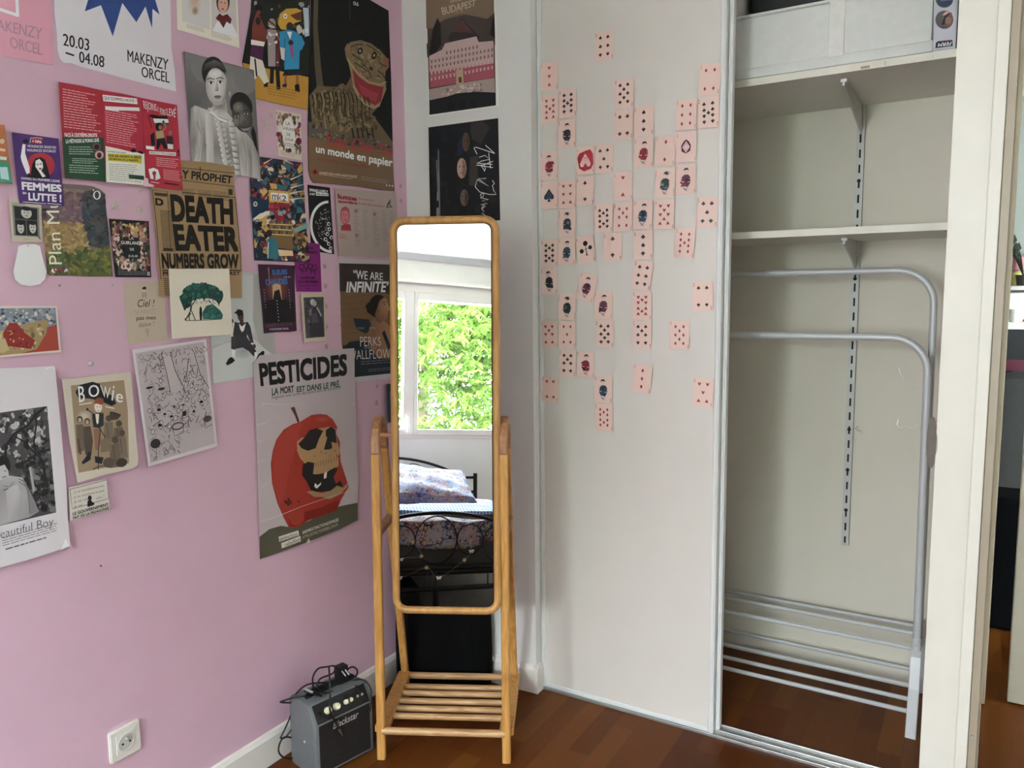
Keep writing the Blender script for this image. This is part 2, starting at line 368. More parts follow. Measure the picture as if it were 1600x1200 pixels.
def bracket(y0, z, label):
    t = thing('shelf_bracket', label, 'bracket', (-.376, 2.936, z)); L = 2.936-y0
    m_ = MB(); m_.prism([(-.003, 0, -.002), (-.003, -L, -.002), (-.003, -L, -.022), (-.003, -L+.02, -.024), (-.003, -.02, -.085), (-.003, 0, -.095)], (.006, 0, 0)); m_.build('arm', M['railg'], t)
    m_ = MB(); m_.box(-.009, .009, -L-.001, -L+.016, -.012, -.002, .002); m_.build('end_clip', M['alu'], t)
bracket(2.535, 2.010, 'white metal bracket under the upper closet shelf'); bracket(2.66, 1.558, 'white metal bracket under the lower closet shelf')
# little wall plug ends on the rail
m_ = MB(); m_.tube([(-.358, 2.945, .905), (-.345, 2.93, .902), (-.335, 2.92, .898)], .004, 8); m_.tube([(-.352, 2.945, .915), (-.345, 2.932, .92)], .003, 6)
tag(m_.build('wall_anchor', M['trimw'], smooth=True), 'broken plastic anchor beside the slotted closet rail', 'anchor')
# --- things on the upper shelf
zt = 2.0312
cloth = mat('white_box_fabric', 'd4d5d0', .85, var=.03, scale=40, bump=.3, bscale=700)
t = thing('storage_box', 'large white fabric storage box on the upper closet shelf', 'storage box', (-.62, 2.70, zt))
MB().box(-.46, .472, -.208, .22, 0, .185, .012).build('body', cloth, t, smooth=True)
MB().box(-.463, .475, -.212, .223, .004, .036, .006).build('hem', cloth, t, smooth=True)
MB().box(.205, .248, -.2125, -.205, .03, .186, .002).build('strap', mat('box_strap', 'dddcd6', .8, bump=.2), t)
MB().box(-.463, .475, -.212, .223, .183, .192, .004).build('lid', cloth, t, smooth=True)
m_ = MB(); m_.box(-.17, .33, -.13, .15, 0, .14, .035)
t = thing('soft_bag', 'black soft bag lying on the white fabric storage box', 'bag', (-.49, 2.66, zt+.192))
m_.build('body', mat('black_nylon', '0e1014', .6, var=.2, bump=.3, bscale=60), t, smooth=True)
m_ = MB(); m_.tube([(-.14, -.131, .08), (.05, -.135, .085), (.31, -.131, .08)], .004, 6); m_.build('zipper', M['dark'], t)
m_ = MB(); m_.box(-.09, .10, -.10, .12, 0, .12, .04)
o = m_.build('folded_blanket', mat('cream_blanket', 'cfccc2', .9, bump=.4, bscale=40), smooth=True, origin=(0, 0, 0)); o.location = (-.775, 2.62, zt+.192)
tag(o, 'cream folded blanket beside the black bag on the fabric box', 'blanket')
# ================================================================ PRINTS (flat paper things drawn shape by shape)
_tc = {}
def glyphs(s, bold=0.0, shear=0.0):
    key = (s, bold, shear)
    if key in _tc: return _tc[key]
    cu = bpy.data.curves.new('t', 'FONT'); cu.body = s; cu.offset = bold; cu.shear = shear; cu.resolution_u = 3
    ob = bpy.data.objects.new('t', cu); COL.objects.link(ob)
    me = bpy.data.meshes.new_from_object(ob.evaluated_get(bpy.context.evaluated_depsgraph_get()))
    V = [(v.co.x, v.co.y) for v in me.vertices]; F = [tuple(p.vertices) for p in me.polygons]
    bpy.data.objects.remove(ob); bpy.data.curves.remove(cu); bpy.data.meshes.remove(me)
    x0 = min(v[0] for v in V); x1 = max(v[0] for v in V); y0 = min(v[1] for v in V); y1 = max(v[1] for v in V)
    V = [((v[0]-x0)/max(x1-x0, 1e-6), (y1-v[1])/max(y1-y0, 1e-6)) for v in V]
    _tc[key] = (V, F, max(x1-x0, 1e-6), max(y1-y0, 1e-6)); return _tc[key]
def bil(q, s, t):
    return (q[0][0]*(1-s)*(1-t)+q[1][0]*s*(1-t)+q[2][0]*s*t+q[3][0]*(1-s)*t, q[0][1]*(1-s)*(1-t)+q[1][1]*s*(1-t)+q[2][1]*s*t+q[3][1]*(1-s)*t)
def clip_poly(P, Q):
    """Sutherland-Hodgman: keep what lies inside the convex polygon Q"""
    area = sum(Q[i][0]*Q[(i+1) % len(Q)][1]-Q[(i+1) % len(Q)][0]*Q[i][1] for i in range(len(Q)))
    sg = 1 if area > 0 else -1
    for i in range(len(Q)):
        a, b = Q[i], Q[(i+1) % len(Q)]; out = []
        f = lambda p: sg*((b[0]-a[0])*(p[1]-a[1])-(b[1]-a[1])*(p[0]-a[0]))
        for k in range(len(P)):
            p, q = P[k-1], P[k]; fp, fq = f(p), f(q)
            if (fp >= 0) != (fq >= 0): t = fp/(fp-fq); out.append((p[0]+(q[0]-p[0])*t, p[1]+(q[1]-p[1])*t))
            if fq >= 0: out.append(q)
        P = out
        if len(P) < 3: return []
    return P
class Sheet:
    """A sheet of paper; shapes are drawn on it in layers 15 micrometres apart. to3(p, off) maps drawing coords to the wall."""
    def __init__(s, to3, quad, base='ffffff', K=1.5, off=.002, outline=None, thick=None):
        s.to3, s.q, s.K, s.off, s.n = to3, quad, K, off, 0
        s.V, s.F, s.C = [], [], []
        cx = sum(p[0] for p in quad)/4; cy = sum(p[1] for p in quad)/4; s.cq = [(cx+(p[0]-cx)*.985, cy+(p[1]-cy)*.985) for p in quad]
        o = outline or quad; n = len(o); c = s.c(base)
        a = [s.v(p, 0) for p in o]; th = thick if thick is not None else min(off-.0003, .0006); bk = [s.v(p, -th) for p in o]
        s.F.append(tuple(a)); s.C.append([c]*n)
        for i in range(n):
            j = (i+1) % n; s.F.append((a[i], bk[i], bk[j], a[j])); s.C.append([c]*4)
        s.F.append(tuple(bk[::-1])); s.C.append([c]*n)
    def c(s, h): return lin(h, s.K, .86) if isinstance(h, str) else h
    def v(s, p, z): s.V.append(s.to3(p, s.off+z)); return len(s.V)-1
    def z(s): s.n += 1; return s.n*1.5e-5
    def poly(s, pts, col, z=None):
        z = z or s.z(); s.F.append(tuple(s.v(p, z) for p in pts))
        s.C.append([s.c(x) for x in col] if isinstance(col, list) else [s.c(col)]*len(pts)); return z
    def m(s, a, b): return bil(s.q, a, b)
    def lp(s, pts, col, z=None): return s.poly([s.m(*p) for p in pts], col, z)
    def rect(s, a, b, c, d, col, z=None): return s.lp([(a, b), (c, b), (c, d), (a, d)], col, z)
    def ell(s, cx, cy, rx, ry, col, rot=0, n=18, z=None, local=True, rim=None):
        cr, sr = math.cos(rot), math.sin(rot); P = []
        for k in range(n):
            g = 2*PI*k/n; x, y = rx*math.cos(g), ry*math.sin(g); P.append((cx+x*cr-y*sr, cy+x*sr+y*cr))
        if local: P = [s.m(*p) for p in P]; ce = s.m(cx, cy)
        else: ce = (cx, cy)
        if rim is None: return s.poly(P, col, z)
        z = z or s.z(); ids = [s.v(p, z) for p in P]; ci = s.v(ce, z); A, B = s.c(col), s.c(rim)
        for k in range(n): s.F.append((ids[k], ids[(k+1) % n], ci)); s.C.append([B, B, A])
        return z
    def pell(s, cx, cy, rx, ry, col, rot=0, n=18, z=None, rim=None): return s.ell(cx, cy, rx, ry, col, rot, n, z, False, rim)
    def line(s, pts, w, col, z=None, local=False, taper=False):
        if local: pts = [s.m(*p) for p in pts]
        z = z or s.z(); L, R_ = [], []; n = len(pts)
        for i, p in enumerate(pts):
            a = pts[max(i-1, 0)]; c = pts[min(i+1, n-1)]; dx, dy = c[0]-a[0], c[1]-a[1]; d = math.hypot(dx, dy) or 1
            ww = w*(1-.75*i/max(n-1, 1)) if taper else w
            nx, ny = -dy/d*ww/2, dx/d*ww/2
            L.append((p[0]+nx, p[1]+ny)); R_.append((p[0]-nx, p[1]-ny))
        for i in range(n-1): s.poly([L[i], L[i+1], R_[i+1], R_[i]], col, z)
        return z
    def text(s, t, quad, col, bold=0.0, shear=0.0, local=False):
        if local: a, b, c, d = quad; quad = [s.m(a, b), s.m(c, b), s.m(c, d), s.m(a, d)]
        V, F, w, h = glyphs(t, min(bold, 0.0), shear); cc = s.c(col); d = max(bold, 0)*1.25
        sh = [(0, 0)] if d <= 0 else ([(-d, 0), (d, 0)] if bold < .016 else [(i*d, j*d) for i in (-1, 0, 1) for j in (-1, 0, 1)])
        for dx, dy in sh:
            z = s.z(); base = len(s.V); ex, ey = dx/w, dy/h; kx, ky = 1-2*d/w, 1-2*d/h
            for p in V: s.v(bil(quad, .5+(p[0]-.5)*kx+ex, .5+(p[1]-.5)*ky+ey), z)
            for f in F: s.F.append(tuple(base+i for i in f)); s.C.append([cc]*len(f))
    def rows(s, a, b, c, d, n, col, fill=.5, seed=1, ragged=.25, quad=None):
        """small print: n rows of word-length strips"""
        r = random.Random(seed); z = s.z(); qq = quad or s.q
        for i in range(n):
            t0 = b+(d-b)*(i+.25)/n; t1 = t0+(d-b)/n*fill; x = a; xe = c-(c-a)*r.random()*ragged
            while x < xe:
                wl = min((c-a)*r.uniform(.05, .16), xe-x); s.poly([bil(qq, x, t0), bil(qq, x+wl, t0), bil(qq, x+wl, t1), bil(qq, x, t1)], col, z); x += wl+(c-a)*.018
    def scatter(s, n, region, size, cols, seed=1, sides=(4, 7), asp=(1, 1.6), local=True, clip=None):
        """loose patches of colour inside a polygon (brush strokes, petals, crowds)"""
        r = random.Random(seed); xs = [p[0] for p in region]; ys = [p[1] for p in region]; k = 0; g = 0
        z0 = s.z(); s.n += 14
        while k < n and g < n*30:
            g += 1; x, y = r.uniform(min(xs), max(xs)), r.uniform(min(ys), max(ys)); ins = False; j = len(region)-1
            for i in range(len(region)):
                (xi, yi), (xj, yj) = region[i], region[j]
                if (yi > y) != (yj > y) and x < (xj-xi)*(y-yi)/(yj-yi)+xi: ins = not ins
                j = i
            if not ins: continue
            k += 1; m_ = r.randint(*sides); sz = r.uniform(*size); ap = r.uniform(*asp); ro = r.uniform(0, PI); a0 = r.random()
            P = []
            for i in range(m_):
                g_ = 2*PI*(i+a0+r.uniform(-.25, .25))/m_; ex, ey = sz*ap*math.cos(g_), sz*math.sin(g_)
                P.append((x+ex*math.cos(ro)-ey*math.sin(ro), y+ex*math.sin(ro)+ey*math.cos(ro)))
            P = [s.m(*p) for p in P] if local else P
            co, zz = r.choice(cols), z0+1.5e-5*r.randint(0, 13)
            P = clip_poly(P, clip or s.cq)
            if len(P) > 2: s.poly(P, co, zz)
    def build(s, name, label, cat, group=None, m=None, parent=None, origin=None):
        V = s.V
        if origin is None:
            n = len(V); origin = Vector((sum(v[0] for v in V)/n, sum(v[1] for v in V)/n, sum(v[2] for v in V)/n))
        me = bpy.data.meshes.new(name); me.from_pydata([tuple(Vector(v)-origin) for v in V], [], s.F)
        a = me.color_attributes.new('Print', 'FLOAT_COLOR', 'CORNER')
        fl = [];
        for cs in s.C:
            for c in cs: fl.extend(c)
        a.data.foreach_set('color', fl); me.materials.append(m or M['print']); me.validate()
        o = bpy.data.objects.new(name, me); COL.objects.link(o); o.location = origin
        if parent: o.parent = parent; o.location = (0, 0, 0)
        if label: tag(o, label, cat, group)
        return o
def left3(p, off): q = on_x(p[0], p[1], XL); return (q.x+off, q.y, q.z)
def back3(p, off): q = on_w(p[0], p[1]); return (q.x+nw.x*off, q.y+nw.y*off, q.z)
OFF = [0.0012]
def poster(quad, base, K=1.5, off=None, outline=None, wall=left3):
    OFF[0] += .0004
    return Sheet(wall, quad, base, K, off or OFF[0], outline)
def tape(pts, off): pass
# ================================================================ STANDING MIRROR (stand turned 27 degrees)
A0 = math.radians(27); RZ = 27
mt = thing('standing_mirror', 'tall wooden floor mirror on an A-shaped stand with slatted shelf, in the corner', 'mirror', (-1.322, 1.778, 0), A0)
def fy(z): return .045*z/.95
def ry(z): return .36+(.155-.36)*(z-.09)/(.95-.09)
HX = .19
for s in (-1, 1):
    x = s*HX
    MB().tube([(x, 0, 0), (x, fy(.93), .93)], (.0118, .0125, .003), square=True, up=(1, 0, 0)).build('front_leg', M['pine'], mt)
    pts = [(x, fy(.93), .93)] + [(x, .10-.0535*math.cos(g), .94+.082*math.sin(g)) for g in [PI*i/12 for i in range(13)]] + [(x, ry(.93), .93)]
    MB().tube(pts, (.0118, .0125, .003), square=True, up=(1, 0, 0)).build('arch', M['bent'], mt)
    MB().tube([(x, ry(.93), .93), (x, .36, .09), (x, .368, 0)], (.0118, .0115, .003), square=True, up=(1, 0, 0)).build('rear_leg', M['pine'], mt)
    MB().tube([(x, .010, .088), (x, .352, .088)], (.0112, .021, .003), square=True, up=(1, 0, 0)).build('side_rail', M['pine'], mt)
    MB().tube([(x, fy(.69)+.01, .69), (x, ry(.69)-.008, .69)], (.0105, .0125, .003), square=True, up=(1, 0, 0)).build('middle_rail', M['bent'], mt)
for i, y in enumerate((0.0, .085, .130, .176, .225, .268, .345)):
    MB().tube([(-HX+.004, y, .088), (HX-.004, y, .088)], .0112 if i in (0, 6) else .0098, 12).build('shelf_rod', M['pinerod'], mt, smooth=True)
# mirror frame: rounded rectangle leaning back 5.5 degrees about the pivot
TA = math.radians(5.5)
def mp3(a, b, c=0):   # a along width, b up the frame, c towards the viewer
    return Vector((a+.018, .055+b*math.sin(TA)-c*math.cos(TA), 1.0+b*math.cos(TA)+c*math.sin(TA)))
def rrect(x0, x1, z0, z1, r, n=8):
    P = []
    for cx, cz, a in ((x1-r, z1-r, 0), (x0+r, z1-r, PI/2), (x0+r, z0+r, PI), (x1-r, z0+r, 1.5*PI)):
        P += arc(cx, cz, r, a, a+PI/2, n)
    return P
fx0, fx1, fz0, fz1 = -.160, .162, -.543, .624
frm = MB().tube([mp3(a, b) for a, b in rrect(fx0+.010, fx1-.010, fz0+.010, fz1-.010, .035)], .0115, 12, closed=True, up=(0, 1, 0)).build('frame', M['frame'], mt, smooth=True)
gl = rrect(fx0+.0235, fx1-.0235, fz0+.0235, fz1-.0235, .022)
m_ = MB(); m_.prism([mp3(a, b, .0065) for a, b in gl], mp3(0, 0, .0025)-mp3(0, 0, .0065)); m_.build('mirror_glass', M['mirror'], frm)
m_ = MB(); m_.prism([mp3(a, b, .0022) for a, b in rrect(fx0+.014, fx1-.014, fz0+.014, fz1-.014, .03)], mp3(0, 0, -.004)-mp3(0, 0, .002)); m_.build('back_board', mat('backing_board', '2b2320', .8), frm)
for s in (-1, 1):
    m_ = MB(); m_.tube([(s*(HX-.008), .055, .985), (.018+s*(.160-.004), .054, .985)], .006, 10); m_.build('pivot_pin', M['bent'], mt, smooth=True)

# ================================================================ BLACK BAG IN THE CORNER
bagm = mat('black_canvas', '060607', .85, var=.15, scale=25, spec=.15, bump=.5, bscale=18)
t = thing('gig_bag', 'black soft bag standing in the corner behind the wooden mirror', 'bag', (-1.575, 2.17, 0))
fp = [(-.172, -.135), (-.12, -.115), (.0, -.058), (.10, -.01), (.140, .014), (.152, .05), (.138, .076), (.0, .074), (-.12, .068), (-.172, .055)]
m_ = bmesh.new(); rings = []
for z, sc, sh in ((0.0, .93, 0), (.02, .985, 0), (.10, 1.0, 0), (.25, .985, 0), (.38, .95, -.004), (.48, .88, -.012), (.545, .78, -.025), (.575, .6, -.045), (.582, .3, -.07)):
    rings.append([m_.verts.new((-.02+(x+.02)*sc+sh, .0+(y)*sc+.02*(1-sc), z)) for x, y in fp])
for A, B in zip(rings, rings[1:]):
    for k in range(len(fp)): m_.faces.new((A[k], A[(k+1) % len(fp)], B[(k+1) % len(fp)], B[k]))
m_.faces.new(rings[0][::-1]); m_.faces.new(rings[-1])
h_ = MB(); h_.b.free(); h_.b = m_
o = h_.build('body', bagm, t, smooth=True)
sd = o.modifiers.new('s', 'SUBSURF'); sd.levels = 2; sd.render_levels = 2
m_ = MB(); m_.tube([(-.06, -.02, .57), (-.05, -.03, .615), (-.02, -.03, .63), (.01, -.02, .615), (.02, -.01, .56)], .007, 8); m_.build('carry_handle', M['dark'], t, smooth=True)
m_ = MB(); m_.tube([(-.1, -.108, .1), (-.1, -.108, .3), (-.04, -.08, .42), (.04, -.035, .42), (.1, -.006, .3), (.1, -.008, .1)], .003, 6); m_.build('zipper', bagm, t)
# paper slip under the shelf of the mirror, by the wall
m_ = MB(); m_.box(-.03, .03, -.02, .02, 0, .0015); o = m_.build('paper_slip', M['shelf'], origin=(0, 0, 0)); o.location = (-1.362, 2.208, 0.0005); o.rotation_euler = (0, 0, .5)
tag(o, 'white slip of paper on the floor behind the mirror stand', 'paper')

# ================================================================ GUITAR AMPLIFIER
ag = math.radians(78)
am = thing('guitar_amplifier', 'small grey guitar amplifier with black grille and cream knobs on the floor', 'amplifier', (-1.574, 1.503, 0), ag)
AF = Vector((math.cos(ag), math.sin(ag), 0)); AD = Vector((-math.sin(ag), math.cos(ag), 0)); AO = Vector((-1.574, 1.503, 0))
def apx(u, v, y):
    d = ray(u, v); t_ = ((AO-CAM).dot(AD)+y)/d.dot(AD); q = CAM+d*t_-AO; return Vector((q.dot(AF), y, q.z))
W_, D_, H_ = .206, .136, .222
tol = mat('grey_tolex', '6a6d6e', .62, var=.05, scale=60, bump=.35, bscale=900)
m_ = MB(); m_.prism([(0, .010, .006), (0, .0, .014), (0, 0, H_-.052), (0, .030, H_-.003), (0, .036, H_), (0, D_-.012, H_), (0, D_, H_-.012), (0, D_, .012), (0, D_-.01, .006)], (W_, 0, 0))
bmesh.ops.bevel(m_.b, geom=[e for e in m_.b.edges if abs(e.verts[0].co.x-e.verts[1].co.x) < 1e-6], offset=.007, segments=3, affect='EDGES', profile=.5)
m_.build('cabinet', tol, am, smooth=True)
gm = mat('grille_cloth', '16110f', .8, var=.6, scale=260, bump=.8, bscale=420)
grl = MB().box(.014, W_-.014, -.0025, .002, .020, H_-.056, .002).build('grille', gm, am)
# control panel on the sloped front top
ca, cb = Vector((0, .0005, H_-.051)), Vector((0, .0295, H_-.0045)); cn = Vector((0, -(cb-ca).z, (cb-ca).y)).normalized()
m_ = MB(); m_.prism([ca+Vector((.012, 0, 0)), ca+Vector((W_-.012, 0, 0)), cb+Vector((W_-.012, 0, 0)), cb+Vector((.012, 0, 0))], cn*.002)
cpn = m_.build('control_panel', mat('panel_black', '121213', .4), am)
kn = mat('cream_knob', 'e6dfbd', .4, var=.03)
zr = cn; xr = Vector((1, 0, 0)); yr = zr.cross(xr)
def on_panel(x, s): 
    T = Matrix.Identity(4); c = ca+(cb-ca)*s+cn*.002+Vector((x, 0, 0))
    for i in range(3): T[i][0], T[i][1], T[i][2], T[i][3] = xr[i], yr[i], zr[i], c[i]
    return T
for x in (.053, .083, .117, .131):
    r_ = .0105 if x < .1 else .0072
    m_ = MB(); m_.lathe([(r_, 0), (r_, .004), (r_*.85, .012), (r_*.5, .0135)], (0, 0, 0), 18, on_panel(x, .48)); m_.build('knob', kn, cpn, smooth=True)
m_ = MB(); m_.lathe([(.007, 0), (.007, .002), (.0042, .003), (.0035, .0005)], (0, 0, 0), 16, on_panel(.026, .5)); m_.build('input_jack', M['black'], cpn, smooth=True)
for x in (.16, .176): m_ = MB(); m_.lathe([(.0042, 0), (.004, .003), (.002, .0034)], (0, 0, 0), 12, on_panel(x, .5)); m_.build('switch', M['track'], cpn, smooth=True)
# maker's lettering
def solid_text(s, x0, x1, z0, z1, y, m, parent, name, shear=.25, bold=.01, dep=.001):
    V, F = glyphs(s, bold, shear)[:2]; q = MB(); vs = [q.b.verts.new((x0+(x1-x0)*a, y, z1-(z1-z0)*b)) for a, b in V]
    for f in F:
        try: q.b.faces.new([vs[i] for i in f])
        except ValueError: pass
    return q.build(name, m, parent)
solid_text('Blackstar', .060, .150, H_-.083, H_-.062, -.0031, mat('logo_silver', 'c9c9c6', .35, metal=.4), grl, 'lettering')
m_ = MB(); m_.lathe([(.004, 0), (.0036, .002), (.0015, .0026)], (0, 0, 0), 12, Matrix.Translation((0, .055, .105)) @ Matrix.Rotation(-PI/2, 4, 'Y')); m_.build('strap_button', M['steel'], am, smooth=True)
m_ = MB(); m_.tube([(.02, .072, H_+.001), (.04, .072, H_+.012), (.165, .072, H_+.012), (.185, .072, H_+.001)], (.011, .003, .001), square=True, up=(0, 1, 0)); m_.build('carry_strap', M['dark'], am)
for x in (.02, W_-.02):
    for y in (.022, D_-.022): MB().lathe([(.008, 0), (.008, .007)], (x, y, 0), 10).build('rubber_foot', M['dark'], am)
# cables on the amplifier
rub = mat('cable_rubber', '0d0d0e', .45, var=.1)
def smoothp(P, n=6):
    P = [Vector(p) for p in P]; out = []
    for i in range(len(P)-1):
        p0, p1, p2, p3 = P[max(i-1, 0)], P[i], P[i+1], P[min(i+2, len(P)-1)]
        for k in range(n):
            t_ = k/n; out.append(.5*((2*p1)+(p2-p0)*t_+(2*p0-5*p1+4*p2-p3)*t_*t_+(3*p1-p0-3*p2+p3)*t_**3))
    return out+[P[-1]]
def cable(parent, pts, r=.0026): MB().tube(smoothp([apx(*p) for p in pts]), r, 8).build('cord', rub, parent, smooth=True)
ct = thing('instrument_cable', 'black instrument cable with metal jack plugs coiled on top of the amplifier', 'cable', AO, ag)
cable(ct, [(476, 1080, .03), (485, 1082, .05), (494, 1083, .07), (505, 1078, .08), (520, 1074, .08), (538, 1068, .07), (552, 1063, .06), (566, 1062, .03), (577, 1072, .008), (580, 1090, -.005), (579, 1105, -.008), (577, 1112, -.006)], .0028)
cable(ct, [(498, 1090, .06), (490, 1076, .06), (489, 1058, .06), (497, 1045, .06), (510, 1042, .06), (523, 1041, .06), (520, 1052, .05), (500, 1061, .05), (496, 1075, .05), (508, 1083, .05), (525, 1080, .05), (536, 1086, .03), (544, 1088, .01), (546, 1100, -.004)])
cable(ct, [(514, 1043, .05), (515, 1060, .03), (516, 1085, .01), (515, 1104, -.008), (518, 1118, -.010), (522, 1124, -.009), (527, 1134, -.008), (531, 1140, -.007)])
cable(ct, [(531, 1080, .05), (545, 1074, .05), (556, 1072, .03), (563, 1082, .005), (562, 1086, -.004)])
cable(ct, [(486, 1089, .05), (470, 1088, .06), (456, 1091, .08), (446, 1094, .1), (438, 1097, .12), (448, 1098, .12), (454, 1098, .11)])
m_ = MB(); a, c = apx(474.5, 1076, .03), apx(488, 1081.5, .03); m_.tube([a, a+(c-a)*.25, a+(c-a)*.28, c], [.0018, .0022, .0032, .0034], 10); m_.build('jack_plug', M['steel'], ct, smooth=True)
m_ = MB(); a, c = apx(530, 1139, -.0075), apx(535.5, 1149.5, -.0075); m_.tube([a, a+(c-a)*.6, a+(c-a)*.62, c], [.0042, .004, .0022, .0018], 10); m_.build('jack_plug', mat('worn_brass', '8c7a66', .35, metal=.7), ct, smooth=True)
m_ = MB(); a, c = apx(488, 1081, .032), apx(502, 1087, .04); m_.tube([a, c], [.0055, .0048], 10); m_.build('plug_boot', rub, ct, smooth=True)
pt = thing('power_adapter', 'black plug adapter with its cord lying on the amplifier', 'power adapter', AO, ag)
a = apx(533, 1047, .072)
m_ = MB(); m_.box(a.x-.017, a.x+.017, .058, .086, H_+.004, a.z+.016, .003); m_.build('adapter_body', mat('adapter_plastic', '111113', .4), pt)
m_ = MB(); m_.tube([(a.x-.006, .064, a.z+.006), (a.x-.006, .04, a.z-.006)], .002, 8); m_.tube([(a.x+.006, .064, a.z+.006), (a.x+.006, .04, a.z-.006)], .002, 8); m_.build('pin', M['steel'], pt, smooth=True)
cable(pt, [(538, 1050, .08), (550, 1042, .08), (558, 1047, .08), (556, 1056, .07), (540, 1062, .06), (520, 1066, .07), (498, 1067, .08), (480, 1070, .09), (466, 1080, .11), (459, 1092, .124), (456, 1112, .128), (448, 1133, .13), (440, 1150, .132), (438.5, 1153, .132), (446, 1152, .13), (456, 1139, .128)])
cable(pt, [(456, 1152.5, .128), (444, 1152, .13), (437, 1162, .132), (435.5, 1174, .132), (441, 1182, .130), (450, 1185, .127), (457, 1185, .124)])

# ================================================================ WALL SOCKET
so = thing('wall_socket', 'white square French power socket low on the pink wall', 'socket', (XL, 1.060, .304))
def ring_disc(mb, r0, r1, x, n=28): pass
m_ = MB(); m_.prism([(0, a, c) for a, c in rrect(-.0405, .0405, -.0405, .0405, .005, 4)], (.008, 0, 0))
bmesh.ops.bevel(m_.b, geom=[e for e in m_.b.edges if e.verts[0].co.x > .007 and e.verts[1].co.x > .007], offset=.003, segments=2, affect='EDGES'); m_.build('cover_plate', M['trimw'], so, smooth=True)
m_ = MB(); m_.prism([(.008, a, c) for a, c in rrect(-.025, .025, -.025, .025, .003, 4)], (.0012, 0, 0)); m_.build('insert', M['trimw'], so)
RY = Matrix.Rotation(PI/2, 4, 'Y')
m_ = MB(); m_.lathe([(.0215, .0093), (.0215, .0105), (.0195, .0105), (.019, .0096), (.0165, .0095), (.0, .0094)], (0, 0, 0), 28, RY); swl = m_.build('socket_well', mat('socket_well', 'c9c7c0', .4), so, smooth=True)
for y, z in ((-.0095, -.001), (.0095, -.001)):
    m_ = MB(); m_.lathe([(.0028, .0096), (.0028, .0108)], (0, y, z), 12, RY) if False else m_.tube([(.0094, y, z), (.0108, y, z)], .0028, 12); m_.build('pin_hole', M['dark'], swl)
m_ = MB(); m_.tube([(.0094, 0, .011), (.018, 0, .011)], .0024, 10); m_.build('earth_pin', M['steel'], swl, smooth=True)

# ================================================================ CLOTHES RACK IN THE CLOSET
rk = thing('clothes_rack', 'grey metal clothes rack with two rails and shoe shelves inside the closet', 'clothes rack', (-.62, 2.75, 0))
O_ = Vector((.62, -2.75, 0))
def urail(xl, xr, y, zt_, zb, rad, r, xtop=0):
    P = [(xl, y, zb)] + [(a, y, c) for a, c in [(xl+rad-rad*math.cos(g), zt_-rad+rad*math.sin(g)) for g in [PI/2*i/8 for i in range(9)]]]
    P += [(a, y, c) for a, c in [(xr+xtop-rad+rad*math.sin(g), zt_-rad+rad*math.cos(g)) for g in [PI/2*i/8 for i in range(9)]]] + [(xr, y, zb)]
    return [Vector(p)+O_ for p in P]
MB().tube(urail(-1.115, -.1175, 2.74, 1.452, .28, .105, .011, -.006), .0105, 12, up=(0, 1, 0)).build('upper_rail', M['steel'], rk, smooth=True)
MB().tube(urail(-1.115, -.119, 2.655, 1.247, .27, .105, .011, -.008), .0115, 12, up=(0, 1, 0)).build('lower_rail', M['steel'], rk, smooth=True)
for x in (-1.115, -.119):
    P = [Vector(p)+O_ for p in ((x-.002, 2.597, 0), (x, 2.622, .15), (x, 2.645, .245), (x, 2.665, .272), (x, 2.86, .272), (x, 2.885, .25), (x, 2.925, 0))]
    MB().tube(P, (.0155, .0075, .002), square=True, up=(0, 1, 0)).build('side_frame', M['steel'], rk)
    for y, r_ in ((2.655, .0135), (2.74, .0125)): MB().tube([Vector((x, y, .265))+O_, Vector((x, y, .305))+O_], r_, 12).build('socket_sleeve', M['steel'], rk, smooth=True)
    for y, z in ((2.644, .905), (2.645, .285)):
        m_ = MB(); m_.tube([Vector((x, y, z))+O_, Vector((x, y-.004, z))+O_], .0042, 10); m_.build('screw', M['track'], rk, smooth=True)
for y, z in ((2.69, .252), (2.79, .262), (2.885, .25), (2.612, .078), (2.70, .075), (2.80, .075), (2.905, .085)):
    MB().tube([Vector((-1.115, y, z))+O_, Vector((-.121, y, z))+O_], .0072, 10).build('shelf_rod', M['steel'], rk, smooth=True)
for x, y, z in ((-.25, 2.655, 1.2635), (-.232, 2.74, 1.4665)):
    m_ = MB(); m_.tube([Vector((x+.006*math.cos(g), y, z+.005*math.sin(g)))+O_ for g in [2*PI*i/12 for i in range(12)]], .0012, 6, closed=True, up=(0, 1, 0)); m_.build('rail_loop', M['steel'], rk)
cl = mat('clear_plastic', 'c9c9c0', .2)
for P, lab in (([(-.205, 2.645, 1.155), (-.196, 2.643, 1.13), (-.178, 2.643, 1.105), (-.155, 2.645, 1.09)], 'thin clear plastic hanger loop beside the lower clothes rail'), ([(-.20, 2.648, .995), (-.203, 2.645, .98), (-.195, 2.644, .97), (-.178, 2.645, .975), (-.165, 2.646, .97), (-.145, 2.648, .985)], 'curled clear plastic thread hanging from the rack post')):
    tag(MB().tube(smoothp(P), .0014, 6).build('plastic_loop', cl, smooth=True), lab, 'plastic loop')
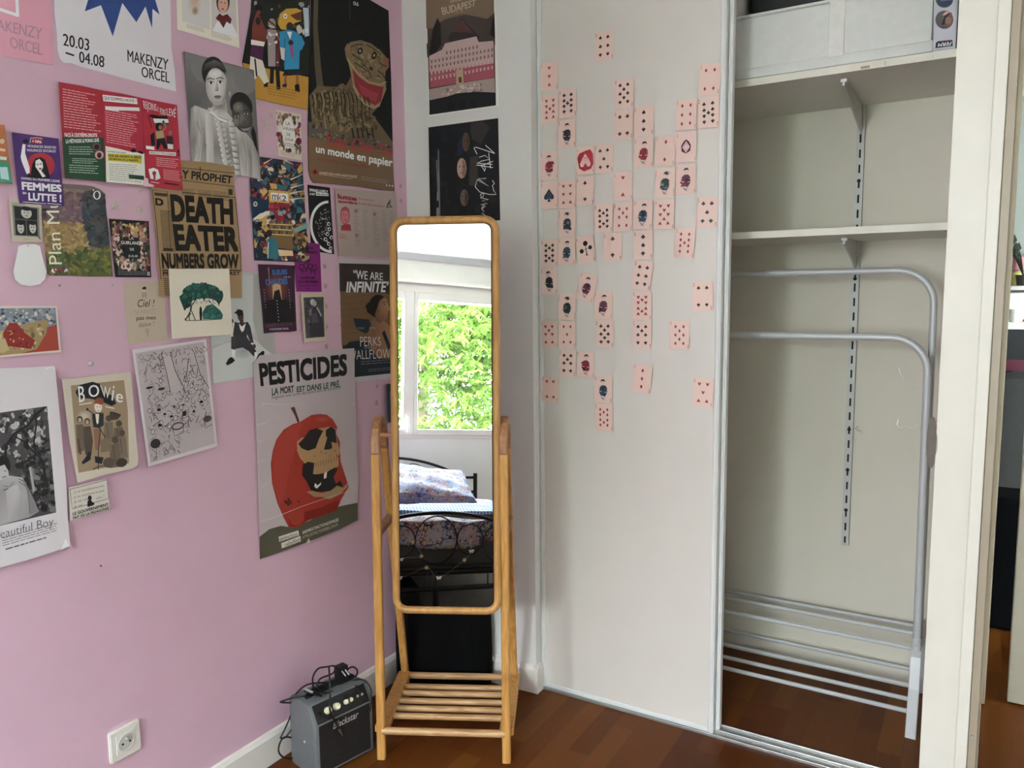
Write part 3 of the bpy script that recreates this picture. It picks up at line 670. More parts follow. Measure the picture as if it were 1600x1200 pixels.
# ================================================================ BED BEHIND THE CAMERA (seen in the mirror)
BR = math.radians(186.8); BO = Vector((-.74, -.1, 0))
bd = thing('bed', 'black metal bed with arched headboard and looped footboard, seen in the mirror', 'bed', BO, BR)
def archz(x, top, k, kink): return top-k*min(abs(x), kink)**2
HW = .70
for nm, y, top, k, kink, pz in (('headboard', 2.0, .838, .45, .6, .71), ('footboard', 0.0, .580, .45, .62, .45)):
    m_ = MB()
    m_.tube([(x, y, archz(x, top, k, kink)) for x in [-HW+2*HW*i/40 for i in range(41)]], .011, 8, up=(0, 1, 0))
    for s in (-1, 1): m_.tube([(s*HW, y, 0), (s*HW, y, pz)], .017, 12)
    if nm == 'headboard':
        m_.tube([(-HW, y, .56), (HW, y, .56)], .012, 8); m_.tube([(-HW, y, .32), (HW, y, .32)], .016, 8)
        for x in (-.19, .0, .19):
            m_.tube([(x+.09*math.cos(g), y, .70+.09*math.sin(g)) for g in [2*PI*i/28 for i in range(28)]], .004, 6, closed=True, up=(0, 1, 0))
    else:
        m_.tube([(-HW, y, .284), (HW, y, .284)], .0165, 10); m_.tube([(-HW, y, .172), (HW, y, .172)], .0145, 10); m_.tube([(0, y, 0), (0, y, .172)], .017, 12)
        for x, rx, rz, cz in ((0, .115, .128, .434), (-.188, .072, .083, .432), (.188, .072, .083, .432), (-.365, .103, .105, .405), (.365, .103, .105, .405), (-.54, .066, .075, .37), (.54, .066, .075, .37)):
            m_.tube([(x+rx*math.cos(g), y, cz+rz*math.sin(g)) for g in [2*PI*i/32 for i in range(32)]], .0042, 6, closed=True, up=(0, 1, 0))
        for x in (-.58, -.29, .0, .05, .29, .58):
            m_.tube([(x, y, .172), (x, y, .284)], .004, 6)
    m_.build(nm, M['black'], bd, smooth=True)
for s in (-1, 1):
    MB().box(s*HW-.012, s*HW+.012, .01, 1.99, .20, .26, .004).build('side_rail', M['black'], bd)
m_ = MB()
for i in range(9): m_.box(-HW+.01, HW-.01, .16+.2*i, .22+.2*i, .215, .23)
m_.build('slats', M['black'], bd)
o = MB().box(-.67, .67, .035, 1.94, .232, .45, .05).build('mattress', mat('dark_grey_ticking', '3d3c37', .85, var=.1, scale=12, bump=.4, bscale=30), smooth=True, origin=(0, 0, 0))
o.location = BO; o.rotation_euler = (0, 0, BR); tag(o, 'dark grey mattress on the black bed in the mirror', 'mattress')
def floral(name, base, cols, sc):
    m = bpy.data.materials.new(name); m.use_nodes = True; n = m.node_tree; b = n.nodes['Principled BSDF']; b.inputs['Roughness'].default_value = .85
    t = n.nodes.new('ShaderNodeTexCoord'); v = n.nodes.new('ShaderNodeTexVoronoi'); v.inputs['Scale'].default_value = sc; v.inputs['Randomness'].default_value = 1
    nz = n.nodes.new('ShaderNodeTexNoise'); nz.inputs['Scale'].default_value = sc*1.6; mx_ = n.nodes.new('ShaderNodeMixRGB'); mx_.inputs[0].default_value = .12
    sp_ = n.nodes.new('ShaderNodeSeparateColor'); r = n.nodes.new('ShaderNodeValToRGB'); r.color_ramp.interpolation = 'CONSTANT'; e = r.color_ramp.elements
    e[0].color = lin(base); e[0].position = 0; e[1].color = lin(cols[0]); e[1].position = .34
    for i, c in enumerate(cols[1:]):
        x = e.new(.34+.66*(i+1)/len(cols)); x.color = lin(c)
    n.links.new(t.outputs['Object'], mx_.inputs[1]); n.links.new(nz.outputs['Color'], mx_.inputs[2]); n.links.new(t.outputs['Object'], nz.inputs['Vector']); n.links.new(mx_.outputs[0], v.inputs['Vector'])
    n.links.new(v.outputs['Color'], sp_.inputs[0]); n.links.new(sp_.outputs[0], r.inputs[0]); n.links.new(r.outputs[0], b.inputs['Base Color'])
    return m
FL = floral('floral_cotton', '757e93', ['4a5c88', '9a7478', '7488aa', '23273f', '8a5a50', '988462', '653f49'], 40)
FLD = floral('floral_duvet', '9a9698', ['3a3f5c', 'a9787c', '7f8fae', '23263a', '8f5550', 'b79a78', '6a434c'], 36)
def soft(name, x0, x1, y0, y1, z0, z1, m, label, cat, amp=.012, seed=1, pinch=0, cuts=14, tilt=0, piv=None, parts=None, group=None, roll=0):
    b = bmesh.new(); bmesh.ops.create_cube(b, size=2); bmesh.ops.subdivide_edges(b, edges=b.edges[:], cuts=cuts, use_grid_fill=True)
    r = random.Random(seed); ph = [r.uniform(0, 6) for _ in range(9)]
    for v in b.verts:
        x, y, z = v.co
        if pinch:
            e = (1-x**4)*(1-y**4); zz = z*(.10+.90*max(e, 0)**.45)
            q = 1-.08*(1-min(1, abs(x)))*0
            y2 = y*(1-.06*(1-abs(x)**2)) if abs(y) > .9 else y; x2 = x*(1-.06*(1-abs(y)**2)) if abs(x) > .9 else x
        else: zz, x2, y2 = z, x, y
        w_ = amp*(math.sin(5*x+ph[0]+2*y)+math.sin(7*y+ph[1]-3*x)+.6*math.sin(13*x+9*y+ph[2]))
        v.co = ((x0+x1)/2+x2*(x1-x0)/2, (y0+y1)/2+y2*(y1-y0)/2+ (w_*.4 if abs(y) > .8 else 0), (z0+z1)/2+zz*(z1-z0)/2+w_*(1 if z > -.9 else .3))
    if tilt:
        T = Matrix.Translation(piv) @ Matrix.Rotation(tilt, 4, 'X') @ Matrix.Rotation(-roll, 4, 'Y') @ Matrix.Translation(-Vector(piv))
        for v in b.verts: v.co = T @ v.co
    h = MB(); h.b.free(); h.b = b
    o = h.build(name, m, smooth=True, origin=(0, 0, 0)); o.location = BO; o.rotation_euler = (0, 0, BR); tag(o, label, cat, group)
    return o
b = bmesh.new(); nx, ny = 60, 46; gr = []          # duvet: a draped sheet with thickness
r = random.Random(4)
for j in range(ny+1):
    row = []
    for i in range(nx+1):
        s_, t_ = -1+2*i/nx, j/ny; x = s_*.80; L = -.13+t_*1.75
        z = .535+.012*math.sin(9*x+7*L)+.010*math.sin(15*L-6*x); y = L
        if L < .03: z -= (.03-L)*.85+.006*math.sin(24*x); y = .022+.012*math.sin(17*x)*(.03-L)*6
        xx = x
        if abs(x) > .69: z -= (abs(x)-.69)*1.2; xx = math.copysign(.69+(abs(x)-.69)*.25, x)
        row.append(b.verts.new((xx, y, z)))
    gr.append(row)
for j in range(ny):
    for i in range(nx): b.faces.new((gr[j][i], gr[j][i+1], gr[j+1][i+1], gr[j+1][i]))
h = MB(); h.b.free(); h.b = b; o = h.build('duvet', FLD, smooth=True, origin=(0, 0, 0)); o.location = BO; o.rotation_euler = (0, 0, BR)
so_ = o.modifiers.new('t', 'SOLIDIFY'); so_.thickness = .075; so_.offset = -1
tag(o, 'floral duvet hanging over the foot of the bed in the mirror', 'duvet')
st = bpy.data.materials.new('striped_cotton'); st.use_nodes = True; n = st.node_tree; bb = n.nodes['Principled BSDF']; bb.inputs['Roughness'].default_value = .85
t_ = n.nodes.new('ShaderNodeTexCoord'); wv = n.nodes.new('ShaderNodeTexWave'); wv.inputs['Scale'].default_value = 16; wv.inputs['Distortion'].default_value = 1.5; r_ = n.nodes.new('ShaderNodeValToRGB')
r_.color_ramp.elements[0].color = lin('4f6a9c'); r_.color_ramp.elements[1].color = lin('9fadc2'); r_.color_ramp.elements[0].position = .35; r_.color_ramp.elements[1].position = .55
n.links.new(t_.outputs['Object'], wv.inputs['Vector']); n.links.new(wv.outputs['Color'], r_.inputs[0]); n.links.new(r_.outputs[0], bb.inputs['Base Color'])
soft('folded_sheet', -.72, .72, .25, .80, .545, .566, st, 'blue and white striped sheet folded over the bed in the mirror', 'sheet', .006, 3)
soft('pillow', -.60, .08, 1.50, 1.95, .565, .745, FL, 'floral pillow leaning on the headboard, behind the other pillow', 'pillow', .006, 5, 1, tilt=.42, piv=(0, 1.72, .62), group='floral pillows on the bed', roll=.10)
soft('pillow', -.50, .16, 1.04, 1.50, .560, .725, FL, 'floral pillow in front, slumped against the rear pillow', 'pillow', .006, 8, 1, tilt=.34, piv=(0, 1.28, .60), group='floral pillows on the bed', roll=.10)
# under the bed
o = MB().box(.04, .62, .25, .75, .001, .14, .01).build('storage_box', mat('black_box_fabric', '16161a', .8), origin=(0, 0, 0)); o.location = BO; o.rotation_euler = (0, 0, BR); tag(o, 'black low box pushed under the bed in the mirror', 'storage box')
o = MB().box(-.95, .0, .2, 1.5, .001, .012, .003).build('rug', mat('grey_rug', '9d958a', .95, var=.1, scale=50, bump=.6, bscale=200), origin=(0, 0, 0)); o.location = BO; o.rotation_euler = (0, 0, BR); tag(o, 'beige grey rug under the bed in the mirror', 'rug')
# garland of butterflies and stars on the footboard
ga = thing('garland', 'thin wire garland of small stars and butterflies hung on the bed footboard', 'garland', BO, BR)
gp = [(.205, -.022, .50), (.133, -.03, .431), (.086, -.03, .354), (.197, -.03, .342), (.202, -.03, .246), (.058, -.03, .292), (-.009, -.03, .236), (-.15, -.03, .324), (-.188, -.03, .371), (-.185, -.024, .45)]
MB().tube(smoothp(gp, 5), .0008, 5).build('wire', M['track'], ga)
gold = mat('pale_gold', 'cdb583', .3, metal=.6); sil = mat('white_enamel', 'efe6d2', .3)
def star_pts(cx, cz, r, rot=0, k=.42, n=5): return [(cx+(r if i % 2 == 0 else r*k)*math.sin(PI*i/n+rot), cz+(r if i % 2 == 0 else r*k)*math.cos(PI*i/n+rot)) for i in range(2*n)]
for i, (x, y, z) in enumerate(gp[1:9]):
    if i in (0, 1, 4, 6):
        m_ = MB(); m_.prism([(a, y-.002, c) for a, c in star_pts(x, z, .014, i)], (0, .004, 0))
        if i in (4, 6): m_.prism([(a, y-.004, c) for a, c in star_pts(x, z, .012, i+.6)], (0, .003, 0))
        m_.build('star_ornament', gold, ga)
    else:
        m_ = MB()
        for s in (-1, 1):
            m_.prism([(x, y, z-.004), (x+s*.013, y-.007, z-.001), (x+s*.015, y-.009, z+.009), (x+s*.006, y-.004, z+.007), (x, y, z+.003)], (0, .0015, 0))
            m_.prism([(x, y, z-.002), (x+s*.010, y-.006, z-.004), (x+s*.008, y-.005, z-.011), (x+s*.002, y-.001, z-.008)], (0, .0015, 0))
        m_.build('butterfly_ornament', sil, ga)

# ================================================================ TREE OUTSIDE THE WINDOW
gm_ = mat('pale_bounce_ground', 'd9d6cd', .95, var=.1, scale=3)  # ground colour made pale so it bounces daylight up into the room
struct(MB().box(-30, 30, -40, -2.9, -3.2, -3.0).build('ground', gm_, origin=(0, -10, -3)))
tr_ = thing('tree', 'leafy green tree outside the window, reflected in the mirror', 'tree', (1.3, -6.9, -3.0))
bark = mat('bark', '5d5142', .9, var=.3, scale=20, bump=.8, bscale=30)
rr_ = random.Random(11); m_ = MB()
m_.tube([(0, -.3, 0), (.05, -.3, 2.2), (-.05, -.25, 4.2), (.05, -.2, 6.2)], [.17, .13, .09, .03], 10)
tips = []
for k in range(34):
    a = rr_.uniform(0, 2*PI); z = rr_.uniform(2.6, 5.9); L = rr_.uniform(.9, 2.3)
    p = [Vector((0, -.27, z)), Vector((math.cos(a)*L*.5, -.27+math.sin(a)*L*.45, z+.15)), Vector((math.cos(a)*L, -.27+math.sin(a)*L*.8, z+rr_.uniform(.0, .6)))]
    m_.tube(smoothp(p, 3), .012, 6); tips += p[1:]
m_.build('trunk', bark, tr_, smooth=True)
lm = bpy.data.materials.new('leaf_green'); lm.use_nodes = True; n = lm.node_tree; n.nodes.remove(n.nodes['Principled BSDF'])
df = n.nodes.new('ShaderNodeBsdfDiffuse'); tl = n.nodes.new('ShaderNodeBsdfTranslucent'); mi = n.nodes.new('ShaderNodeMixShader'); mi.inputs[0].default_value = .5
oi = n.nodes.new('ShaderNodeTexCoord'); nz = n.nodes.new('ShaderNodeTexNoise'); nz.inputs['Scale'].default_value = 5; cr_ = n.nodes.new('ShaderNodeValToRGB')
cr_.color_ramp.elements[0].color = (.045, .088, .016, 1); cr_.color_ramp.elements[1].color = (.105, .165, .032, 1); cr_.color_ramp.elements[0].position = .38; cr_.color_ramp.elements[1].position = .64
n.links.new(oi.outputs['Object'], nz.inputs['Vector']); n.links.new(nz.outputs['Fac'], cr_.inputs[0])
n.links.new(cr_.outputs[0], df.inputs[0]); n.links.new(cr_.outputs[0], tl.inputs[0]); n.links.new(df.outputs[0], mi.inputs[1]); n.links.new(tl.outputs[0], mi.inputs[2]); n.links.new(mi.outputs[0], n.nodes['Material Output'].inputs[0])
V, F = [], []
def leaf(p, d, L, wd, up):
    d = d.normalized(); s_ = d.cross(up).normalized()*wd; b0 = len(V); nrm = s_.cross(d).normalized()
    V.extend([p, p+d*L*.35+s_+nrm*wd*.3, p+d*L-nrm*L*.12, p+d*L*.35-s_+nrm*wd*.3, p+d*L*.45]); F.extend([(b0, b0+1, b0+4), (b0+1, b0+2, b0+4), (b0+2, b0+3, b0+4), (b0+3, b0, b0+4)])
for k in range(6500):
    g = rr_.random()
    if g < .5: c = rr_.choice(tips)+Vector((rr_.gauss(0, .35), rr_.gauss(0, .3), rr_.gauss(0, .3)))
    else:
        a = rr_.uniform(0, 2*PI); q = rr_.uniform(.5, 1)**.5; zz = rr_.uniform(-1, 1); hr = math.sqrt(1-zz*zz)
        c = Vector((math.cos(a)*hr*2.6*q, -.25+math.sin(a)*hr*2.0*q, 4.4+zz*2.1*q))
    d = Vector((rr_.gauss(0, 1), rr_.gauss(0, 1), -.5+rr_.gauss(0, .5))).normalized()
    for j in range(7):      # a compound leaf of narrow leaflets
        sd_ = 1 if j % 2 else -1; base = c+d*(.045*(j//2+1)); side = d.cross(Vector((0, 0, 1))).normalized()
        leaf(base, (d*.6+side*sd_*.9 if j < 6 else d)+Vector((0, 0, -.25)), rr_.uniform(.10, .16), rr_.uniform(.018, .026), Vector((rr_.gauss(0, .3), rr_.gauss(0, .3), 1)))
me = bpy.data.meshes.new('foliage'); me.from_pydata([tuple(v) for v in V], [], F); me.materials.append(lm); o = bpy.data.objects.new('foliage', me); COL.objects.link(o); o.parent = tr_

# ================================================================ NEXT ROOM, SEEN THROUGH THE GAP OF THE DOOR
sh = thing('shelf_unit', 'dark shelf unit with a white top against the far wall of the next room', 'shelf unit', (.42, 5.35, 0))
MB().box(-.55, .55, -.22, .23, 1.16, 1.20, .004).build('top', M['trimw'], sh)
MB().box(-.53, .53, -.20, .22, .0, 1.16).build('carcass', mat('dark_carcass', '17171a', .6), sh)
MB().box(-.53, .53, -.214, -.201, .93, .99).build('drawer_front', mat('maroon_front', '5d1f33', .5), sh)
MB().box(-.53, .53, -.214, -.201, .70, .90).build('door', mat('charcoal_front', '1c1d22', .45), sh)
MB().box(-.55, .55, .0, .23, 1.375, 1.40, .003).build('riser_shelf', M['trimw'], sh)
for x in (-.54, .52): MB().box(x, x+.02, .0, .22, 1.20, 1.375).build('riser_side', M['trimw'], sh)
o = MB().box(-.20, .20, -.10, .10, 0, .16, .008).build('microwave', M['trimw'], origin=(0, 0, 0)); o.location = (.33, 5.43, 1.2005); tag(o, 'white small oven under the riser shelf in the next room', 'oven')
MB().box(-.03, .19, -.104, -.099, .02, .14).build('window', M['dark'], o)
t = thing('bottle', 'pink and yellow plastic bottle on the shelf in the next room', 'bottle', (.178, 5.42, 1.401))
MB().lathe([(.032, 0), (.034, .01), (.034, .07), (.02, .085)], seg=16).build('body', mat('yellow_plastic', 'cfc87a', .4), t, smooth=True)
MB().lathe([(.02, .085), (.034, .09), (.030, .165), (.0, .166)], seg=16).build('cap', mat('pink_plastic', 'c9838f', .4), t, smooth=True)
m_ = MB(); m_.lathe([(.05, 0), (.075, .02), (.07, .03), (.0, .031)], seg=20); o = m_.build('dish', mat('orange_dish', 'c4562b', .35), smooth=True, origin=(0, 0, 0)); o.location = (.20, 5.27, 1.2005); tag(o, 'orange dish on the shelf unit in the next room', 'dish')
t = thing('mug', 'white mug on the counter in the next room', 'mug', (.172, 5.165, 1.2005)); MB().lathe([(.03, 0), (.036, .02), (.037, .07), (.034, .072), (.032, .02), (.0, .01)], seg=20).build('cup', M['trimw'], t, smooth=True)
m_ = MB(); m_.tube([(.035, 0, .06), (.055, 0, .05), (.055, 0, .03), (.034, 0, .02)], .005, 8); m_.build('handle', M['trimw'], t, smooth=True)
bc = ['2f6a4e', '7b2f2a', '2d5a86', 'b7a58a', '4e4a46', '8b3a52', '3d7f77', '94612e']
for i in range(8):
    o = MB().box(0, .03+.006*(i % 3), -.07, .07, 0, .15+.02*((i*5) % 4), .002).build('book', mat('book_cover', bc[i], .5), origin=(0, 0, 0)); o.location = (.235+.04*i, 5.47, 1.401)
    MB().box(.003, .025, -.0705, -.06, .01, .03).build('spine_band', M['shelf'], o)
    tag(o, 'book standing on the riser shelf, %s of the row from the bottle' % ('first', 'second', 'third', 'fourth', 'fifth', 'sixth', 'seventh', 'eighth')[i], 'book', 'books on the riser shelf')
t = thing('potted_plant', 'dark leafy plant above the books in the next room', 'plant', (.20, 5.29, 1.401))
MB().lathe([(.03, 0), (.04, .06), (.036, .06), (.0, .05)], seg=16).build('pot', mat('dark_pot', '2b2723', .6), t, smooth=True)
m_ = MB(); lfm = mat('dark_leaf', '24301f', .6)
for k in range(16):
    a = rr_.uniform(0, 6.28); L = rr_.uniform(.12, .36); m_.tube([(0, 0, .05), (math.cos(a)*L*.3, math.sin(a)*L*.2, .05+L*.7), (math.cos(a)*L*.6, math.sin(a)*L*.4, .05+L)], .003, 5)
    c = Vector((math.cos(a)*L*.6, math.sin(a)*L*.4, .05+L)); m_.prism([c+Vector((0, 0, -.02)), c+Vector((.018, .0, .0)), c+Vector((.004, 0, .035)), c+Vector((-.015, 0, .005))], (0, .002, 0))
m_.build('leaves', lfm, t)
ch = thing('armchair', 'grey rounded armchair in the next room', 'armchair', (.42, 4.35, 0))
gf = mat('grey_upholstery', '3a3b39', .9, var=.08, bump=.3, bscale=90)
m_ = MB(); m_.box(-.36, .36, -.1, .10, .25, 1.0, .09); m_.build('backrest', gf, ch, smooth=True)
m_ = MB(); m_.box(-.36, .36, .0, .62, .22, .46, .06); m_.build('seat', gf, ch, smooth=True)
for s in (-1, 1): m_ = MB(); m_.box(s*.36-.06, s*.36+.06, .0, .62, .22, .64, .05); m_.build('armrest', gf, ch, smooth=True)
for x in (-.3, .3):
    for y in (-.02, .55): MB().tube([(x, y, 0), (x, y, .24)], .02, 8).build('leg', M['black'], ch)
o = MB().box(-.08, .08, -.12, .12, 0, .55, .02).build('tote_bag', mat('navy_canvas', '030406', .9, spec=.1), origin=(0, 0, 0)); o.location = (.125, 3.75, .001); tag(o, 'dark navy bag standing on the floor just beyond the door gap', 'bag')
# ================================================================ POSTERS ON THE PINK WALL
KL = 1.5
GR = 'posters on the pink wall'
INK = '16161a'
# pink faded poster, upper left corner
s = poster([(-95, -70), (75, -30), (84, 102.5), (-92, 68)], 'bf8a99', KL)
s.line([(-40, 2), (28.5, 24.5)], 5, 'd9c6cb'); s.line([(27, 26.5), (24, -40)], 5, 'd9c6cb')
s.text('MAKENZY', [(-19, 27), (66, 44), (64, 62), (-17, 44)], '977a88', .01)
s.text('ORCEL', [(14, 57), (66, 69), (65, 87), (16, 75)], '9a7c89', .01)
s.build('poster', 'faded pink text poster in the upper left corner of the pink wall', 'poster', GR)
# white poster with blue burst
s = poster([(82, -70), (264, -30), (274.5, 143.5), (97, 98.5)], 'c0bcc0', KL, outline=[(82, -70), (264, -30), (266, 20), (267, 75), (272, 110), (274.5, 143.5), (230, 132), (180, 119), (130, 106), (110, 99), (99, 98.5), (93, 92), (89.5, 80), (88, 50), (84.5, 20), (84, -20)])
bl = '2b4278'
s.poly([(150, -60), (226, -45), (240, -6), (248.5, 23), (237.5, 14), (236.8, 44.5), (226.5, 10.5), (212.3, 35), (190.3, 5), (175.3, 57), (157, 8.5), (131.5, 18), (137.5, -2)], bl)
s.rows(0, 0, 1, 1, 3, '22345f', .25, 3, .2, [(160, -8), (238, 2), (236, 10), (162, 5)])
s.text('20.03', [(97.4, 52), (139, 61), (138.5, 80.5), (98, 71.5)], INK, .012)
s.line([(101.5, 82.5), (115, 87)], 2.6, INK)
s.text('04.08', [(122.5, 79.5), (162.5, 88), (162, 106.5), (123, 98)], INK, .012)
s.text('MAKENZY', [(198, 77.5), (262.5, 92.5), (261.5, 110.5), (198.5, 96)], INK, .012)
s.text('ORCEL', [(220, 103.5), (264, 113), (264, 130.5), (220.5, 120.5)], INK, .012)
s.build('poster', 'white poster with a jagged blue burst and black dates, top of the pink wall', 'poster', GR)
# double portrait sheet at top
s = poster([(274, -50), (369, -30), (373.3, 75.3), (276, 46.5)], 'c9c3b6', KL)
s.poly([(281, -45), (326, -36), (327.5, 47), (284, 33.5)], 'b9b6b4'); s.pell(302, 2, 13, 24, 'a99a8c', rim='b9b6b4'); s.pell(304, 17, 5, 7, '7d6450', rim='a99a8c'); s.pell(303, -6, 8, 12, 'b39a86')
s.poly([(329.5, -35), (367, -28), (369.5, 60), (329.5, 48)], 'b3aeab')
s.poly([(331, 48), (338, 34), (350, 31), (362, 38), (369.5, 54), (369.5, 60)], 'd0ced0')
s.pell(347.5, 3, 10.5, 18, '2e2420'); s.pell(347.5, 7, 7.8, 14, 'b98f7c'); s.pell(344.5, 4, 1.3, .8, '2a1d1a'); s.pell(350.5, 5, 1.3, .8, '2a1d1a'); s.pell(347, 14.5, 2.3, 1, '7c2a2c')
s.poly([(336, 29), (342, 21), (347, 25), (354, 22), (361, 30), (359, 38), (353, 34), (348, 44), (342, 34)], '5a1f22')
s.rows(.15, .86, .48, .93, 3, '8f8a80', .3, 5); s.rows(.55, .86, .90, .95, 4, '8f8a80', .3, 6)
s.build('art_print', 'cream sheet with two women in pale portraits, top of the pink wall', 'print', GR)
# colourful poster with three standing figures
s = poster([(394, -40), (484, -40), (481.5, 172), (399, 155)], '1d211c', KL, off=0.0028, outline=[(394, -40), (484, -40), (483, 60), (481.5, 172), (440, 164), (398, 154), (377, 99), (384, 60), (391, 20)])
s.poly([(377.3, 98), (400, 104), (440, 112), (482, 121), (481.6, 171.6), (440, 163.6), (398.3, 153.6)], 'a97e33')
s.scatter(26, [(386, 5), (482, 0), (482, 60), (388, 70)], (1.5, 5), ['8d8d93', '3d5d3a', '99702f', '6e2a2a', 'b4b0ac', '2f3d63', '0f1110', '0f1110'], 2, local=False)
s.poly([(433, 38), (436, 22), (446, 14), (462, 13), (471, 17), (455, 25), (470, 33), (460, 36), (446, 47), (438, 46)], 'b58b33'); s.pell(444.5, 25.5, 3, 4, 'd9d3c4'); s.pell(444.7, 25.7, 1, 1.6, '1a1a1a'); s.poly([(452, 24), (470, 18), (471, 32), (462, 32)], '5c3624')
s.poly([(472, 12), (481, 13), (482, 56), (475, 58), (474, 34)], '9fb3bd'); s.pell(478, 48, 2, 4, 'd2cfca')
s.poly([(399, 20), (404, 24), (416, 50), (415, 65), (392, 63), (393, 40)], '6a2f27'); s.poly([(391, 62), (413, 66), (411, 73), (391, 70)], 'c9c2bb'); s.poly([(391, 70), (411, 74), (409, 95), (390, 88)], '4a2143'); s.poly([(390, 88), (409, 95), (419, 128), (412, 132), (403, 118), (397, 124), (388, 118)], 'c5beb4')
s.line([(397, 92), (400, 120)], 2.5, '2a2a2a'); s.pell(402, 33, 4, 6, '241a18'); s.poly([(411, 132), (418, 128), (417, 136), (411, 136)], '1d1d1d')
s.pell(423.5, 37, 6, 8, '8f7c72'); s.line([(418, 32), (428, 40)], 2, '1a1a1a'); s.line([(418, 40), (429, 44)], 1.4, 'c9c4bd'); s.poly([(416, 46), (430, 47), (437, 66), (434, 104), (418, 104), (417, 70)], '8f8384'); s.poly([(429, 50), (437, 68), (435, 104), (429, 104)], '5d2f33'); s.scatter(8, [(418, 50), (434, 52), (433, 100), (419, 100)], (1.2, 3), ['2b2b30', 'c6c0bd', '4a2a2e'], 4, local=False)
s.poly([(421, 104), (427, 104), (426, 131), (420, 131)], '1b181b'); s.poly([(429, 104), (435, 104), (437, 140), (431, 140)], '1b181b')
s.pell(451.5, 42, 5.5, 7, '3a2c27'); s.poly([(435, 50), (449, 47), (459, 49), (470, 57), (475, 68), (470, 78), (467, 80), (466, 108), (443, 109), (445, 78), (436, 74)], '2f7fa6'); s.poly([(447, 50), (455, 50), (452, 62)], 'c6c6c6'); s.line([(444, 60), (443, 104)], 1.5, '22648a'); s.line([(452, 62), (456, 90)], 3.5, 'a0465c'); s.pell(453, 67, 4, 4, '3a2c27'); s.poly([(436, 74), (444, 76), (443, 95), (438, 92)], 'bfbdb8')
s.poly([(444, 109), (466, 108), (471, 117), (440, 119)], '22262a'); s.line([(445, 118), (444, 133)], 4, '8f5a35'); s.line([(463, 118), (463, 137)], 4, '8f5a35'); s.poly([(440, 132), (447, 131), (446, 137), (440, 136)], '191919'); s.poly([(459, 133), (466, 131), (467, 144), (460, 143)], '191919')
s.rows(.22, .87, .85, .95, 4, '7d5c22', .25, 9)
s.build('poster', 'poster of three standing figures on a yellow floor, one in a blue dress', 'poster', GR)
# dark tiger sculpture poster
s = poster([(486, -52), (606, 17), (615.5, 298.5), (484, 281)], '0d0f10', 1.7, outline=[(486, -52), (606, 17), (607.5, 60), (610, 120), (612, 200), (613, 250), (615.5, 298.5), (590, 297), (560, 292), (520, 288), (488, 286), (484, 280), (480.5, 265), (479.5, 200), (481, 120), (484, 40)])
s.poly([(480.5, 190), (500, 193), (540, 203), (580, 212), (612, 222), (613, 240), (600, 243), (480.5, 226)], '4d483f'); s.scatter(60, [(482, 192), (612, 222), (612, 236), (482, 218)], (1, 3), ['5c564a', '3a362f', '2b2823', '6b6455'], 5, local=False)
s.poly([(480, 213), (510, 221), (545, 228), (580, 232), (612.5, 238), (615.2, 298), (590, 296.5), (560, 291.5), (520, 287.5), (488, 285.5), (484, 279.5), (481, 265)], '66503a')
fur = ['5a4c36', '4a3e2c', '6b5b40', '3b3124']
s.poly([(490, -40), (497, -36), (495, 40), (500, 100), (504, 135), (494, 140), (490, 100), (488, 40)], '4a4232')
s.poly([(482, 150), (495, 134), (520, 136), (540, 133), (548, 118), (566, 128), (590, 150), (589, 168), (580, 178), (600, 205), (612, 222), (608, 226), (592, 222), (576, 208), (560, 214), (530, 210), (515, 205), (500, 198), (486, 190)], '5a4c36')
for i in range(13):
    x = 488+i*6.6; y0 = 140+abs(i-5)*1.2; s.line([(x, y0), (x+4, y0+16), (x+2, y0+34), (x+7, y0+50+(i % 3)*4)], 2.2, '2a241c' if i % 2 else '7c6c4e')
s.scatter(170, [(484, 150), (520, 138), (546, 124), (574, 150), (580, 176), (594, 204), (560, 208), (500, 196), (486, 188)], (.8, 2.6), ['5f513a', '4b4030', '6f6046', '3f3527', '776849'], 22, (4, 6), (1.6, 3.4), False)
s.poly([(537, 76), (546, 66), (562, 63), (578, 68), (594, 80), (604, 92), (606.5, 105), (601, 112), (600, 128), (592, 131), (574, 128), (556, 114), (542, 97), (539, 90)], '6a5b40')
s.scatter(90, [(540, 82), (548, 68), (564, 66), (580, 72), (602, 94), (600, 116), (590, 128), (574, 124), (556, 110), (543, 95)], (.7, 2.2), ['7a6a4c', '5d5038', '6f6044', '85755a', '514530'], 21, (4, 6), (1.4, 3), False)
s.poly([(541, 92), (556, 112), (573, 127), (592, 131), (601, 127), (602, 140), (598, 150), (592, 165), (582, 169), (566, 161), (556, 148), (550, 134), (546, 112)], '7d6c4e')
s.poly([(549, 108), (560, 121), (574, 131), (592, 135.5), (598, 136), (594, 158), (585, 165), (572, 159), (561, 148), (553, 134)], '74232a')
s.poly([(558, 130), (574, 141), (590, 146), (586, 160), (574, 155), (563, 146)], '85303a')
for i in range(15):
    x = 486+i*6.2; y0 = 142+abs(i-5)*1.1; s.line([(x, y0), (x+3, y0+12), (x+2.4, y0+26), (x+6, y0+40+(i % 3)*4)], 2.4, '241f17', taper=True)
for x in (534, 545, 556, 566): s.line([(x, 176), (x+8, 184), (x+20, 186)], 1.8, '2a241b', taper=True)
s.line([(541, 92), (556, 113), (574, 128), (592, 132.5), (602, 128)], 1.6, '95845f'); s.line([(550, 134), (557, 149), (567, 162), (582, 169.5), (592, 165)], 1.6, '95845f')
s.poly([(537, 76), (541, 68), (546, 72), (543, 84)], '7a5a45'); s.poly([(597, 88), (606, 92), (606, 106), (600, 104)], '7a4a3d')
